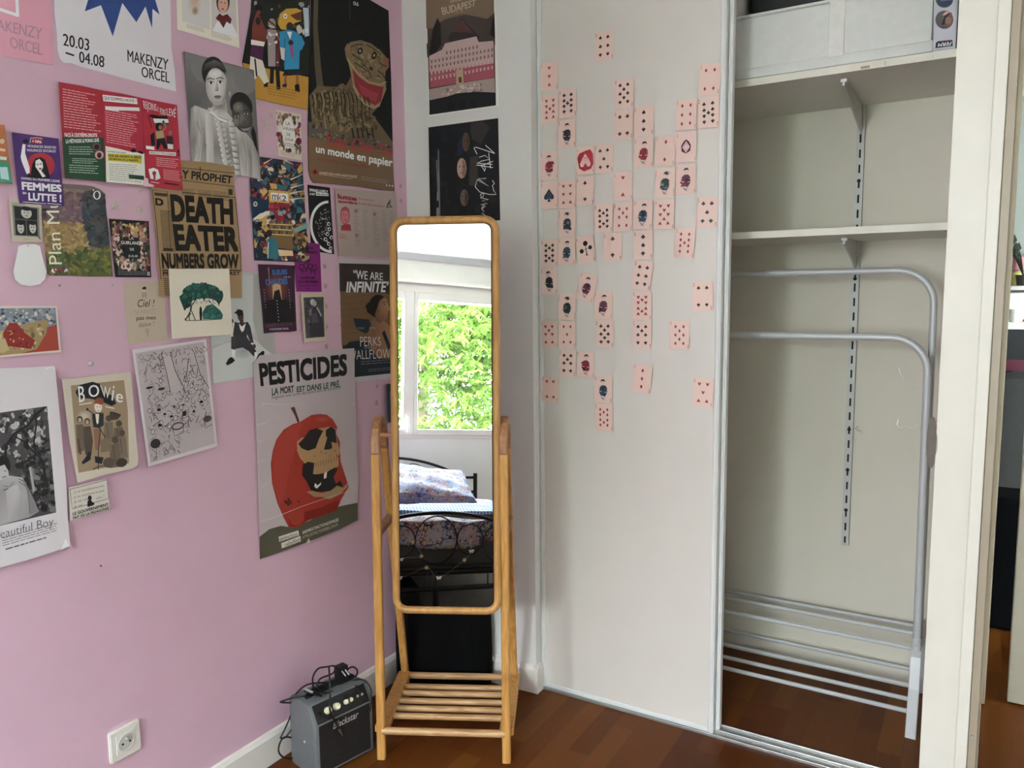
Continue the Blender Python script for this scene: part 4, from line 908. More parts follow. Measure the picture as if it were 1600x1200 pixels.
s.pell(561, 80, 4, 5.5, '15120e', rot=.3); s.pell(583, 87, 4, 6, '15120e', rot=.3); s.pell(561, 80, 1.6, 2.2, '8d8468'); s.pell(583, 87, 1.6, 2.2, '8d8468')
s.poly([(574, 104), (582, 106), (578, 112)], '231a14')
for a in ([(546, 74), (556, 70), (566, 70)], [(548, 84), (556, 90), (566, 96)], [(570, 70), (578, 74), (590, 82)], [(590, 96), (596, 102), (602, 104)], [(552, 98), (562, 104), (572, 112)], [(565, 100), (572, 106), (578, 120)], [(588, 112), (596, 116), (600, 122)]): s.line(a, 1.6, '2a221a')
for x in (548, 556, 563, 571, 579): s.line([(x, 200), (x+3, 216)], 2.4, '1b1813')
s.text('06', [(550.2, 2), (559, 4.3), (558.5, 10.5), (550, 8.3)], 'c9c6bf', .01); s.line([(545, 0), (545, 30)], 1, '3d3f3d')
s.text('Yuan Chin-Taa', [(508, 206), (613, 228), (612, 244), (508, 229)], '9c2f2c', .0, .35)
s.text('un monde en papier', [(492, 226.5), (612, 248), (611.5, 265), (491.5, 242)], 'dad7cf', .02)
s.text('du 25 juin au 6 octobre 2019', [(494, 246), (575, 258), (575, 264), (494, 252)], '7e2f28', .01)
s.text('MUSÉE DES ARTS ASIATIQUES', [(497.5, 267.5), (556, 273.5), (556, 279), (497.5, 272.5)], 'bdb4a6', .0)
s.pell(490.5, 269, 4.4, 4.6, '7a2a26'); s.pell(490.5, 269, 2, 2.2, INK)
for x in (602.5, 607, 611.5): s.pell(x, 289.5+(x-602)*.13, 1.1, 1.4, 'd6d2c8')
s.rows(.1, .955, .55, .975, 2, '9a8d7c', .3, 4); s.rows(.6, .945, .95, .97, 2, '85786a', .3, 8)
s.build('poster', 'dark poster of an open-mouthed tiger sculpture above a brown text band', 'poster', GR)
# black-and-white portrait of two people
s = poster([(284.5, 81), (394, 110), (405, 281.5), (297, 258)], '5f5d5c', KL, off=0.007)
s.lp([(.01, .01), (.5, .01), (.99, .01), (.99, .5), (.99, .98), (.5, .6), (.01, .6)], ['6e6c6b', '757372', '62605f', '5a5857', '4f4d4c', '7a7877', '454342'])
for k in range(5): s.ell(.25+.15*k, .12+.06*(k % 2), .16, .12, '767473' if k % 2 else '6c6a69', rim='6f6d6c')
s.poly([(295, 170), (302, 165), (322, 173), (335, 163), (352, 176), (366, 192), (385, 212), (396, 226), (403, 250), (404.6, 281), (340, 267.5), (297.2, 257.5), (294, 220)], ['7e7b79', 'a5a29f', 'b5b2af', 'b2afac', 'b0adaa', 'a9a6a3', '9b9895', '8b8885', '7b7876', '8a8785', '9b9896', '8f8c8a', '7b7876'])
for a, c1 in (([(300, 168), (308, 167), (316, 200), (310, 258), (300, 256), (304, 215)], ['b5b2af', 'a5a29f', '8d8a87', 'a9a6a3', 'b3b0ad', '8d8a87']), ([(366, 196), (378, 210), (388, 250), (386, 276), (374, 274), (370, 230)], ['b9b6b3', '9a9794', '85827f', 'a5a29f', 'b5b2af', '8f8c89']), ([(390, 222), (399, 238), (403, 279), (392, 277)], ['93908d', '7a7774', '94918e', 'a9a6a3']), ([(318, 176), (330, 180), (332, 264), (320, 262)], ['c0bdba', '9c9996', 'a19e9b', 'b5b2af'])): s.poly(a, c1)
s.pell(331, 114, 18.5, 25, '1f1d1c', rot=-.12, n=26); s.poly([(314, 112), (318, 100), (332, 94), (346, 100), (353, 116), (350, 112), (338, 104), (324, 108)], ['2b2927', '4a4745', '5a5754', '474441', '2b2927', '353230', '3f3c3a', '312e2c'])
s.poly([(330, 160), (340, 167), (350, 154), (353, 174), (341, 182), (330, 174)], ['8f8b87', '6f6b68', '85817d', 'a09c98', 'aaa6a2', 'a5a19d'])
s.pell(335.5, 136, 17.2, 29.5, 'c9c5c1', rot=-.10, n=28, rim='989490'); s.poly([(346, 112), (352, 124), (354.5, 140), (351, 153), (343, 163), (347, 146), (349, 130)], ['a29e9a', '817d7a', '74706d', '6c6865', '85817e', 'a5a19d', 'aaa6a2'])
s.pell(333, 116, 11, 7, 'd0ccc8', rim='b9b5b1')
for x, y in ((326.5, 130), (341, 129)): s.pell(x, y-.6, 5.6, 3.8, '8b8783', rim='b5b1ad'); s.pell(x, y, 4.2, 2.1, 'dedad6'); s.pell(x+.3, y, 1.9, 2.1, '161514'); s.line([(x-5, y-.3), (x-2, y-2.3), (x+2, y-2.4), (x+5, y-.2)], .9, '2a2725'); s.line([(x-6, y-5), (x-1, y-7), (x+5.5, y-5.3)], 1.5, '55514e')
s.poly([(333.5, 127), (336.5, 127), (339, 140), (336.5, 143.5), (332, 142)], ['c5c1bd', 'aaa6a2', '8d8986', '7a7673', 'b1ada9']); s.pell(334, 142.3, 1, .6, '3a3735'); s.pell(337.4, 142, .9, .6, '3a3735')
s.poly([(331, 151.5), (335, 149.5), (337, 150.3), (339, 149.4), (343.5, 151.2), (337, 152.2)], '4a4543'); s.poly([(331, 151.8), (337, 152.4), (343.5, 151.4), (340, 155), (334.5, 155.2)], ['5b5653', '6a6562', '5b5653', '76716e', '76716e']); s.pell(337.5, 160, 4.5, 2, 'a9a5a1', rim='8f8b87')
for a in ([(322, 112), (319, 120), (317, 132), (318.5, 142)], [(325, 110), (321, 118)], [(329, 106), (324, 112)], [(320, 124), (327, 122)], [(341, 121), (347, 124)]): s.line(a, .6, '3a3735')
s.pell(356, 147, 2.4, 5.4, 'a5a19d', rim='75716e')
s.pell(374, 166, 17, 22, '191817', rot=-.35, n=26); s.pell(375.5, 183, 15.2, 25, '5e5955', rot=-.28, n=28, rim='353230'); s.pell(369, 168, 8, 8, '77726e', rim='57524e'); s.pell(366, 190, 6, 9, '7a7571', rim='57524e')
for x, y in ((367, 183), (381.5, 178.5)): s.pell(x, y, 4.6, 3, '37332f', rim='4b4744'); s.pell(x, y, 3.3, 1.5, '9d9894'); s.pell(x, y, 1.5, 1.5, '0f0e0d'); s.line([(x-4, y-4), (x, y-5.6), (x+4.5, y-5)], 1.4, '1f1d1b')
s.poly([(373, 180), (376, 179), (381, 192), (377.5, 195.5), (372, 194)], ['5b5652', '6f6a66', '4a4643', '3a3633', '67625e']); s.poly([(372.5, 201), (377, 198.3), (380, 198.6), (386, 197), (389.5, 198.2), (381, 201)], '3b3633'); s.poly([(372.5, 201.2), (381, 201.3), (389.5, 198.5), (386, 204), (377.5, 205.5)], ['6d6763', '7d7773', '6d6763', '8a847f', '8a847f'])
s.poly([(392, 196), (397, 210), (400, 240), (394, 226), (389, 208)], '161514')
for i in range(11):
    y = 176+i*8.2; x = 337.5+i*1.45; s.poly([(x-7, y), (x-1, y-4), (x+2, y+2), (x+7.5, y+.5), (x+4, y+8), (x-4, y+8)], ['d3d0cc', 'b0ada9', 'a29f9b', 'cac7c3', '8d8a86', 'b5b2ae']); s.line([(x-5, y+6.5), (x+4, y+7)], 1, '6a6764')
for i in range(9):
    y = 190+i*9.6; x = 358+i*1.2; s.poly([(x-4.5, y), (x+4, y+2), (x+5.5, y+9), (x-2, y+8.5)], ['c6c3bf', 'a5a29e', '8a8783', 'b9b6b2']); s.line([(x-2.5, y+7.5), (x+5, y+8.8)], .9, '6b6865')
for a in ([(304, 190), (312, 212), (307, 250)], [(313, 200), (319, 228), (317, 258)], [(376, 218), (382, 245), (380, 272)], [(352, 200), (353.5, 230), (356, 268)], [(296, 228), (303, 238), (299, 252)]): s.line(a, 1.6, '7d7a77', taper=True)
for k, a in enumerate(([(322, 170), (330, 177), (343, 183), (353, 186)], [(325, 175), (338, 186), (351, 191)])): s.line(a, 4, 'cfccc7' if k else 'b3b0ab'); s.line([(x, y+2.4) for x, y in a], .8, '787572')
s.build('portrait_print', 'black and white portrait of two people leaning together, one in a ruffled blouse', 'print', GR)
# pale floral card
s = poster([(429.6, 171), (470, 178.5), (471, 251), (435, 244)], 'b9b1a2', KL, off=0.0012)
s.rect(.08, .08, .95, .84, 'c2bcb2'); fl = ['6a3038', '8c5a55', '5d5138', '7a6a5a', '2e3146', 'a08878', '4a2a2c', 'c0b2a2']
s.scatter(90, [(.05, .05), (.97, .06), (.97, .86), (.05, .86)], (.02, .075), fl, 7); s.ell(.48, .48, .27, .34, 'c9c5bf')
s.pell(466, 221, 4.6, 6, '571f2a'); s.pell(434.5, 210, 3.6, 4, '6f2530'); s.pell(452, 235, 3, 3.4, '4a1f1f'); s.pell(446, 181, 4.5, 4, '7c5a50'); s.pell(464, 204, 4, 4, '9a5a4c')
s.text('LA', (.38, .22, .56, .29), '3c3a38', .0, 0, True); s.text('GUIRLANDE', (.24, .34, .76, .40), '3c3a38', .0, 0, True); s.text('DE', (.40, .46, .55, .52), '3c3a38', .0, 0, True); s.text('JULIE', (.32, .57, .66, .64), '3c3a38', .0, 0, True)
s.rows(.3, .67, .7, .76, 2, '6a6762', .35, 2, .05); s.rows(.1, .88, .85, .97, 3, '8a8378', .3, 3)
s.build('floral_card', 'small pale floral card left of the tiger poster', 'card', GR)
# red political leaflet
s = poster([(87.5, 129), (272, 165), (281.5, 298), (96, 279)], '8f2530', KL, off=0.0112, outline=[(87.5, 129), (120, 134.5), (154, 142), (185, 147), (217, 154), (272, 165), (274, 200), (277.5, 250), (281.5, 298), (250, 294.5), (223, 291), (160.5, 285), (128, 282), (97, 279.5), (93.5, 230), (89, 160)])
s.poly([(154, 142), (217, 154), (223, 290.8), (160.5, 284.8)], '98283a'); s.poly([(217, 154), (271.8, 165), (281.2, 297.8), (223, 290.8)], '9c2636')
p1 = [(89, 130), (154, 142.5), (159.5, 215), (92, 207)]; p2 = [(154, 142), (217, 154), (220, 240), (159, 229)]; p3 = [(217, 154), (272, 165), (281, 298), (223, 291)]
s.rows(.06, .10, .92, .92, 15, 'c98f92', .32, 3, .35, p1); s.rows(.06, .32, .92, .94, 15, 'c98f92', .32, 4, .3, p2)
s.poly([(155.5, 149), (209.5, 155), (210.5, 164), (157, 159)], 'd9cfc6'); s.text('QUI SOMMES-NOUS ?', [(157, 151), (208.5, 156.5), (209, 162), (158, 158)], '7c2026', .015)
s.poly([(159.5, 167), (213, 169), (214, 174.5), (181, 173.5), (181, 175), (160.5, 172.5)], 'd9cfc6')
s.text("FACE À L'EXTRÊME-DROITE", [(95.8, 207), (147, 208), (147.5, 215), (97, 215)], 'ddd6cd', .02)
s.poly([(93, 214.5), (130, 216), (157.5, 216), (160.5, 284.5), (128, 281.6), (97, 279)], '24412f')
s.text('LA MÉTHODE LE POING LEVÉ', [(98, 217), (149.5, 216), (150.5, 222.5), (98.5, 225)], 'ddd6cd', .02)
g_ = [(97, 226), (155, 226), (159, 280), (98, 276)]; s.rows(.1, .06, .78, .34, 4, '9fb0a0', .3, 6, .2, g_); s.rows(.18, .42, .85, .6, 3, '9fb0a0', .3, 7, .2, g_); s.rows(.1, .62, .9, .9, 4, '9fb0a0', .3, 8, .2, g_)
s.text('Construire', [(102, 257.5), (152, 261.5), (152, 265), (102, 261)], 'cfd6cb', .01) if False else None
s.pell(146.5, 230.5, 6.5, 6.3, '6a3f45'); s.pell(146.5, 230.5, 4, 4, '1d1d1d'); s.pell(150.5, 242.8, 7, 6.5, 'b98a90'); s.pell(150.5, 243.5, 3.5, 4.5, '2c2424')
s.poly([(160.2, 229), (180, 233), (200, 238), (221, 240.5), (223.3, 290.5), (190, 287.5), (161.2, 285)], 'c9c8be'); s.pell(204, 236, 4.5, 3, '1d1d1d'); s.poly([(211, 236), (219, 238), (219, 242), (211, 239.5)], INK)
s.text('UN VISION, UN COMBAT', [(163, 236), (193, 239), (193, 241.5), (163, 238.5)], '2a2a28', .01)
s.poly([(163.5, 240.5), (217, 243), (216.5, 256.5), (164.5, 252)], 'b5a93c'); s.text('POUR UNE UNIVERSITE AU SERVICE', [(165, 242), (216, 245), (216, 249), (165, 246)], '24221a', .02); s.text('DES BESOINS DE LA MAJORITE', [(165.5, 247.5), (211, 250), (211, 254.5), (165.5, 251.5)], '24221a', .02)
w_ = [(163, 254), (219, 257), (221, 289), (164, 284)]; s.rows(.05, .05, .95, .95, 9, '7b7b74', .28, 9, .3, w_); s.poly([(196, 273), (220, 275.5), (220.5, 282), (197, 279.5)], '2c4436')
s.text('REJOINS', [(218.5, 158), (239.5, 164), (239.5, 178), (220.5, 174.5)], 'ddd5cc', .0); s.text('LE', [(240.5, 168), (243, 168.5), (242.5, 175), (240.5, 174.5)], 'ddd5cc', 0); s.text('POING', [(245, 169.5), (254.5, 172), (254, 181.5), (245, 179.5)], 'ddd5cc', 0); s.text('LEVÉ', [(255.5, 167), (270.5, 168), (269.5, 184.5), (256, 181)], 'ddd5cc', .005)
s.line([(227, 182), (232.5, 201)], 1, INK); s.poly([(227, 181), (233, 180), (246, 182.5), (256, 181.5), (257.5, 187), (244, 188), (234, 185.5)], INK); s.poly([(234.5, 186), (257.5, 187), (259, 192.5), (236.5, 193)], 'd6d3cc'); s.poly([(236.5, 193), (259, 192.5), (259.5, 196.5), (238, 197)], '3b5a46')
s.pell(243.5, 199, 5.4, 6.5, '15120f'); s.pell(245.5, 200, 2.7, 3.6, '8a6a55'); s.poly([(238, 206), (250, 204.5), (252, 217), (240, 219)], '9c8f62'); s.line([(249, 206), (254, 200), (251, 191)], 2.2, '8a6a55'); s.pell(250.5, 191, 1.8, 1.8, '2a1c18'); s.poly([(240, 218), (252, 216), (257, 233), (252, 234), (247, 224), (243, 234), (239, 233)], '14141a')
s.poly([(230, 212), (236, 207), (238, 228), (232, 229)], '1d1a1e'); s.pell(261, 208.5, 3, 4, '7a5f55'); s.poly([(255, 213), (265, 214), (267, 230), (256, 230)], '35202b'); s.poly([(256.5, 225.5), (266, 226.5), (265.5, 234), (257.5, 233)], 'c5bfb8')
s.poly([(223, 228.5), (236, 230), (236.5, 235.5), (223.5, 233.5)], 'd3cbc2'); s.poly([(228, 237), (270, 239), (270, 244.5), (228.5, 241.5)], 'd3cbc2'); s.text('IMPERIALISTE ET REVOLUTIONNAIRE', [(229, 238), (269, 240), (269, 243.5), (229.5, 241)], '2a2522', .015); s.text('!', [(272, 234), (275, 234.5), (275.5, 245), (273, 244.5)], INK, .03)
r_ = [(239, 246), (276, 249), (279, 294), (241, 288)]; s.rows(.0, .0, 1, .36, 5, 'd0a0a2', .3, 3, .2, r_); s.rows(.27, .42, 1, .8, 7, 'd0a0a2', .3, 4, .2, r_); s.poly([(251.5, 285), (274.5, 288.5), (274.5, 291), (252, 287.5)], '4a2a2c')
s.poly([(227, 265), (235, 263), (242, 266), (246, 279), (240, 282), (230, 280)], 'd4cec6'); s.pell(236, 271.5, 3, 3.6, '8d2533'); s.poly([(234.6, 273), (237.6, 273), (238, 281), (235, 281)], '8d2533'); s.rows(0, 0, 1, 1, 1, 'd0a0a2', .8, 5, 0, [(231, 283.5), (244, 285.5), (244, 287.5), (231, 285.5)])
s.line([(154.3, 142.5), (160.7, 284.5)], .7, '6f1c26'); s.line([(217, 154.5), (223, 290.5)], .7, '6f1c26')
s.build('leaflet', 'red unfolded leaflet with green and white lower panels', 'leaflet', GR)
# purple flyer
s = poster([(16.5, 207), (89, 217), (98.3, 322.5), (28, 318)], '43285f', KL, off=0.0058)
s.pell(61, 259, 22.5, 20, '962b35'); s.poly([(33, 225.5), (37.5, 226), (37, 240), (44, 262), (44, 271), (39.5, 272.5), (32, 254), (30, 246)], 'd9d3cc'); s.pell(38, 221, 4.6, 3.4, INK)
s.poly([(46, 216), (64, 217), (63.5, 225), (47, 223)], '962b35'); s.line([(44.5, 224), (45.5, 216), (55, 215.5), (64, 217)], .8, 'd9d3cc'); s.text('NPA', [(52.5, 219), (63, 220.5), (62.5, 224.8), (52.5, 223.5)], 'e3ddd4', .02); s.text('+', [(48, 218.5), (50.5, 218.8), (50.5, 223.5), (48, 223)], 'e3ddd4', .01)
s.text('VIOLENCES SEXISTES', [(40, 226.5), (85.5, 229), (85, 233), (40.5, 230.5)], 'e3ddd4', .015); s.text('VIOLENCES SOCIALES', [(39, 233), (85, 234.5), (84.5, 238.8), (39.5, 237)], 'e3ddd4', .015)
s.poly([(45, 275), (48, 257), (53, 248), (61, 246), (68, 250), (72, 262), (76, 278), (60, 281), (40, 277), (43, 270)], INK); s.poly([(53, 252), (59, 248.5), (64, 254), (65, 262), (62, 267), (69, 276), (64, 277.5), (58, 268), (53, 261)], 'dcd6cf'); s.pell(56.5, 257.5, 1.6, .9, INK); s.pell(61, 256.5, 1.4, .9, INK); s.pell(60.5, 264, 2.2, 1.5, '9a2d37')
s.text('FEMMES EN PREMIERE LIGNE', [(30.5, 277), (91, 281.5), (91, 285.5), (31, 281)], 'e3ddd4', .015); s.text('FEMMES', [(31, 284), (93.5, 289), (94, 301), (32, 297)], 'e3ddd4', .03); s.text('EN', [(33, 300), (38.5, 300.8), (38.5, 304), (33.3, 303.5)], 'e3ddd4', .02); s.text('LUTTE !', [(41.5, 301), (93.5, 304.5), (93.5, 316.5), (42, 313.5)], 'e3ddd4', .03)
s.line([(33, 315.8), (69, 318.6)], .9, 'c9c2cf'); s.line([(71, 318.2), (93, 320)], .9, 'c9c2cf')
s.build('flyer', 'purple flyer with a raised arm and a woman shouting before a red disc', 'flyer', GR)
# beige photo card
s = poster([(12, 311.5), (62.5, 318), (64, 379), (17, 377.5)], 'a59f8c', KL)
s.rect(.08, .12, .92, .86, '6c6a66'); s.rect(.14, .15, .86, .45, '1f2023'); s.rect(.14, .46, .49, .84, '1f2023'); s.rect(.51, .46, .86, .84, '1f2023')
s.text('Collection', (.06, .06, .5, .105), '2a2926', 0, 0, True)
for cx, cy, rx, ry in ((.52, .29, .17, .13), (.31, .66, .11, .14), (.70, .64, .11, .14)):
    s.ell(cx, cy, rx, ry, 'a7a49c'); s.ell(cx-rx*.35, cy-.01, .025, .012, INK); s.ell(cx+rx*.3, cy-.015, .025, .012, INK); s.ell(cx, cy+ry*.5, .04, .012, '4a4744'); s.ell(cx, cy-ry*.85, rx*.95, ry*.4, '17171a')
s.rows(.4, .91, .6, .95, 2, '77736a', .3, 1, 0); s.line([(57, 369), (61, 374)], 1.5, '2f2d2a')
s.build('photo_card', 'beige card with three small dark portrait photos under the purple flyer', 'card', GR)
# museum plan with a painted garden: plain stand-in
s = poster([(60, 286), (164, 303), (176, 432), (74, 431.5)], '6a5d58', KL, off=0.0016, outline=[(60, 288), (98, 287), (128, 289), (144, 291), (156, 296), (164, 303), (164.3, 318), (168.5, 355), (172, 395), (176, 432), (140, 432.5), (106, 431), (78, 431), (73.5, 428), (66, 350)])
s.poly([(64, 305), (130, 305), (126, 350), (66, 356)], '6d565e'); s.poly([(66, 352), (128, 346), (132, 400), (70, 400)], '8a7350'); s.poly([(70, 396), (172, 388), (175.6, 431.4), (140, 432), (106, 430.5), (78, 430.5)], '55582f'); s.poly([(128, 300), (150, 296), (163, 304), (171.5, 392), (140, 384), (127, 345)], '3c4044')
s.scatter(150, [(66, 305), (128, 300), (126, 350), (66, 352)], (1.5, 4), ['6a545c', '745d5e', '5c4a52', '84685f', '62565c'], 1, (4, 6), (1.5, 3), False)
s.scatter(170, [(67, 350), (126, 346), (140, 395), (70, 398)], (1.5, 4), ['8d7450', '9a8052', '7a6647', 'a08a5c', '6d6244'], 2, (4, 6), (1.5, 3), False)
s.scatter(200, [(71, 395), (172, 385), (175, 428), (76, 427)], (1.5, 4), ['55582f', '6a6a36', '3d4a2c', '74703e', '4a5a3a'], 3, (4, 6), (1.5, 3), False)
s.scatter(130, [(129, 300), (160, 300), (170, 388), (138, 380)], (1.5, 4), ['3a3d42', '2c3034', '4a4d4f', '35424f', '4b4440'], 4, (4, 6), (1.5, 3), False)
s.text("L'ORANGERIE", [(88, 293), (131, 297), (131, 302), (88, 298)], '8e8682', 0); s.pell(150.5, 305, 6, 7, 'd8d2c6'); s.pell(150.3, 305, 3.6, 5.6, '3a3b3a'); s.pell(145, 297.3, 1.2, 1.2, 'd8d2c6')
s.text('Plan Musée', [(76, 413), (68, 268), (88, 268), (96, 413)], 'd5cbb4', .0)
s.line([(80, 421), (86, 424)], 7, 'c9c2ba'); s.poly([(81, 418), (84, 418), (87, 425), (84, 425)], '8f2a2e'); s.scatter(14, [(86, 417), (104, 417), (105, 425), (88, 426)], (1, 2.4), ['8f2a2e', 'c3bcb4', '2f3d63', '7c3a34'], 3, local=False)
s.build('museum_plan', 'folded museum plan printed with a soft ochre and green garden painting', 'brochure', GR)
# dark floral card
s = poster([(168, 342), (230, 345.8), (234, 433.5), (178, 433)], '17161a', KL)
s.scatter(150, [(.06, .06), (.94, .06), (.94, .36), (.80, .30), (.2, .30), (.06, .4)], (.02, .05), ['9a7a70', 'b9a79a', '6e3434', '3f4a34', 'a88f4f', '2a2326', '85605a'], 1); s.scatter(110, [(.03, .3), (.24, .3), (.24, .72), (.1, .76), (.03, .7)], (.02, .05), ['9a7a70', 'b9a79a', '6e3434', '3f4a34', '2a2326', '85605a'], 2); s.scatter(110, [(.74, .3), (.97, .3), (.97, .76), (.78, .74)], (.02, .05), ['9a7a70', 'b9a79a', '6e3434', '3f4a34', '2a2326', '85605a'], 3); s.scatter(130, [(.08, .68), (.9, .66), (.92, .86), (.12, .86)], (.02, .05), ['9a7a70', 'b9a79a', '7e4440', '3f4a34', '2a2326', 'c0aea0'], 4)
s.poly([s.m(.3, .3), s.m(.7, .3), s.m(.72, .68), s.m(.32, .68)], '1a1c1e')
s.text('LA', (.46, .30, .58, .345), 'c9c7c2', 0, 0, True); s.text('GUIRLANDE', (.24, .37, .80, .43), 'c9c7c2', .01, 0, True); s.text('DE', (.46, .49, .57, .535), 'c9c7c2', 0, 0, True); s.text('JULIE', (.40, .61, .66, .66), 'c9c7c2', 0, 0, True); s.rect(.34, .72, .70, .745, '46604f')
s.rows(.08, .89, .86, .97, 3, '6d6d70', .4, 4, .05); s.rect(.88, .9, .96, .97, '8a8a8a')
s.build('floral_card', 'black card with a wreath of flowers around white lettering', 'card', GR)
# plain white die-cut card (bunny shape left out)
s = poster([(20, 382), (69, 382), (70, 447), (19, 447)], 'cbc8cb', KL, outline=[(26, 384), (36, 381.5), (52, 381.5), (60, 385), (62, 394), (66, 410), (70, 424), (68, 436), (60, 444), (45, 447.5), (30, 445), (21, 437), (18.5, 424), (21, 411), (24.5, 396)])
s.pell(41.5, 384.4, .8, .8, '3a3a3a')
s.build('die_cut_card', 'blank white rounded die-cut card left of the museum plan', 'card', GR)
# postcard of an interior (plain stand-in)
s = poster([(-26, 478), (86.5, 478), (92.8, 549.8), (-24, 560.5)], 'bdb2a8', KL)
s.poly([(-23, 482), (84, 481), (89.5, 547), (-21, 556.5)], '8d3a2c'); s.poly([(-23, 482), (84, 481), (86, 507), (72, 511), (-22, 520)], '6f7680')
s.scatter(90, [(-20, 484), (82, 483), (83, 504), (-18, 512)], (1.2, 3), ['3f4f6a', 'a9a79c', '7f8a95', '3a3b42', 'b8ad98'], 4, local=False)
s.poly([(-22, 530), (10, 512), (40, 505), (62, 500), (72, 500), (70, 520), (55, 545), (30, 552), (-21, 555)], '8f7a55'); s.scatter(60, [(-20, 525), (60, 503), (68, 515), (50, 543), (-18, 552)], (1.5, 3.5), ['7a6a48', 'a08d66', '5d5138', 'b3a27c'], 5, local=False)
s.poly([(2, 520), (12, 504), (24, 505), (36, 520), (52, 532), (46, 545), (20, 542), (4, 540)], '7d2622'); s.scatter(30, [(8, 510), (20, 508), (46, 534), (40, 543), (12, 540)], (.8, 1.8), ['b38b4a', '8f2c26', '611b1a'], 6, local=False); s.poly([(-22, 540), (5, 528), (12, 548), (-21, 555)], 'a3936c')
s.build('postcard', 'colourful postcard of a patterned room with red floor, cut by the left edge', 'postcard', GR)
# newspaper
s = poster([(229, 247), (363, 260.5), (376, 466), (246.5, 464)], '8a7252', KL, off=0.0088, outline=[(229, 247), (256, 248.5), (280, 251), (322, 254), (363, 260.5), (362.5, 285), (364.5, 307), (367, 345), (371, 372), (373.8, 394), (374.5, 425), (375, 466), (310, 466), (246, 463), (245, 436), (241.5, 376), (236, 330), (232.4, 294)])
bk = '17140f'
s.line([(279, 262.5), (362, 271)], .9, bk); s.line([(280, 282), (362, 292)], .9, bk); s.line([(281, 301), (364, 309)], .9, bk)
s.text('DAILY PROPHET', [(250, 261.5), (360, 275.5), (359, 287.5), (250, 276)], bk, .02); s.line([(309, 261), (310, 270)], 1.2, bk); s.line([(304, 265), (314, 266)], 1, bk)
s.rows(.36, .2, .53, .255, 5, '4a3c28', .35, 3, .2); s.rows(.55, .2, .72, .26, 5, '4a3c28', .35, 4, .2); s.rows(.73, .2, .92, .27, 6, '4a3c28', .35, 5, .2); s.poly([(353.5, 295.5), (360, 296.5), (360, 305.5), (353.5, 304.5)], '2f2a22')
s.line([(234.5, 297.5), (258, 300), (263, 390), (249, 392)], .8, bk); s.line([(234.5, 297.5), (241, 350), (248, 437)], .9, bk); s.line([(364, 308), (370, 370), (372, 395), (373, 424)], .9, bk)
s.text('D', [(238.5, 309.5), (251.5, 311), (252, 322.5), (239.5, 321)], bk, .03); s.poly([(237.5, 301), (257.5, 303), (257.5, 308), (238, 306)], '3a3022')
s.rows(.08, .37, .24, .67, 30, '4d3f2b', .5, 6, .08); s.poly([(251.5, 388), (266.5, 388.5), (266.5, 393), (252, 392.5)], '2a241a')
s.text('DEATH', [(261.6, 303.5), (360, 311.5), (361.5, 351.5), (265, 346.5)], bk, .035); s.text('EATER', [(265.8, 350), (367.5, 355), (369, 393.5), (271, 392)], bk, .035); s.text('NUMBERS GROW', [(248, 395.5), (369, 397), (369.5, 420), (250, 420)], bk, .03)
s.line([(250, 422.5), (372, 422.5)], 1.6, bk); s.text('MINISTRY FEARS WORST', [(250.5, 424), (372, 424.5), (372, 430), (251, 431)], bk, .02); s.rows(.06, .86, .2, .99, 9, '4d3f2b', .5, 7, .1)
s.build('newspaper', 'brown newspaper front page with a huge black headline', 'newspaper', GR)
# illustrated cinema poster
s = poster([(388, 243), (471, 254.5), (482.8, 410), (396, 407)], '1d2733', KL, off=0.0048, outline=[(388, 243), (430, 248.5), (471, 254.5), (472.5, 290), (475, 330), (478.4, 373), (482.8, 410), (440, 409), (396, 407), (392.5, 346), (389, 282)])
cs = ['1b2233', '27485a', '8a6a3a', 'b08f55', '7d2733', '5b1f2c', 'b9ab93', '16181d', '2f5c66', '8c7a5a', '16181d', '22344f']
s.scatter(190, [(389, 246), (470, 256), (474, 330), (392, 340)], (2, 6.5), cs, 11, (3, 4), (1.3, 2.6), False); s.scatter(230, [(393, 335), (474, 330), (481, 406), (397, 404)], (2, 6), cs, 12, (3, 5), (1.2, 2.4), False)
for a in ([(452, 294), (473, 288)], [(450, 303), (473, 298)], [(452, 312), (474, 309)], [(452, 281), (472, 272)], [(393, 345), (410, 333), (422, 329)], [(410, 256), (424, 248)], [(442, 250), (456, 257)]): s.line(a, 2.4, 'c4b79f', taper=True)
s.poly([(389, 307), (418, 313), (418, 326), (392, 346)], '17304a'); s.pell(397, 319, 3.3, 4, 'b9b29f'); s.pell(397, 319, 1.8, 2.2, '4a5a60'); s.poly([(392, 343), (404, 334), (423, 328), (421, 333), (406, 342)], 'c3bdad')
s.poly([(418.5, 317), (450, 318), (453, 346), (420, 347)], '7d2230'); s.scatter(24, [(420, 320), (450, 320), (452, 344), (421, 344)], (1.5, 4), ['a0303a', '4a1a22', '25343c', '6f8a90', '15161a', '8f6a55'], 8, (4, 6), (1, 1.6), False)
s.poly([(417.5, 297), (449, 299.5), (450.5, 318), (418.5, 315)], 'b8944c'); s.poly([(421, 301), (447.5, 303), (448.5, 315), (421.5, 312.5)], 'd8d2c6'); s.text('m', [(423, 304), (432, 305), (432, 313.5), (423, 312.5)], INK, .0); s.text('k', [(432.5, 301.8), (437.5, 302.2), (437.8, 314), (432.8, 313.5)], '8f2636', .0); s.text('2', [(438, 305.2), (445, 305.8), (445.3, 315), (438.3, 314.3)], INK, .0)
s.poly([(418, 346), (454, 348), (456, 390), (420, 386)], '6b5233')
for i in range(3): s.line([(420, 350+i*8), (455, 352+i*8)], 1.4, 'c2ab77'); [s.line([(422+j*4, 345+i*8), (422.3+j*4, 350+i*8)], 2, ['2d5561', '8a6a3a', '23303a'][(i+j) % 3]) for j in range(8)]
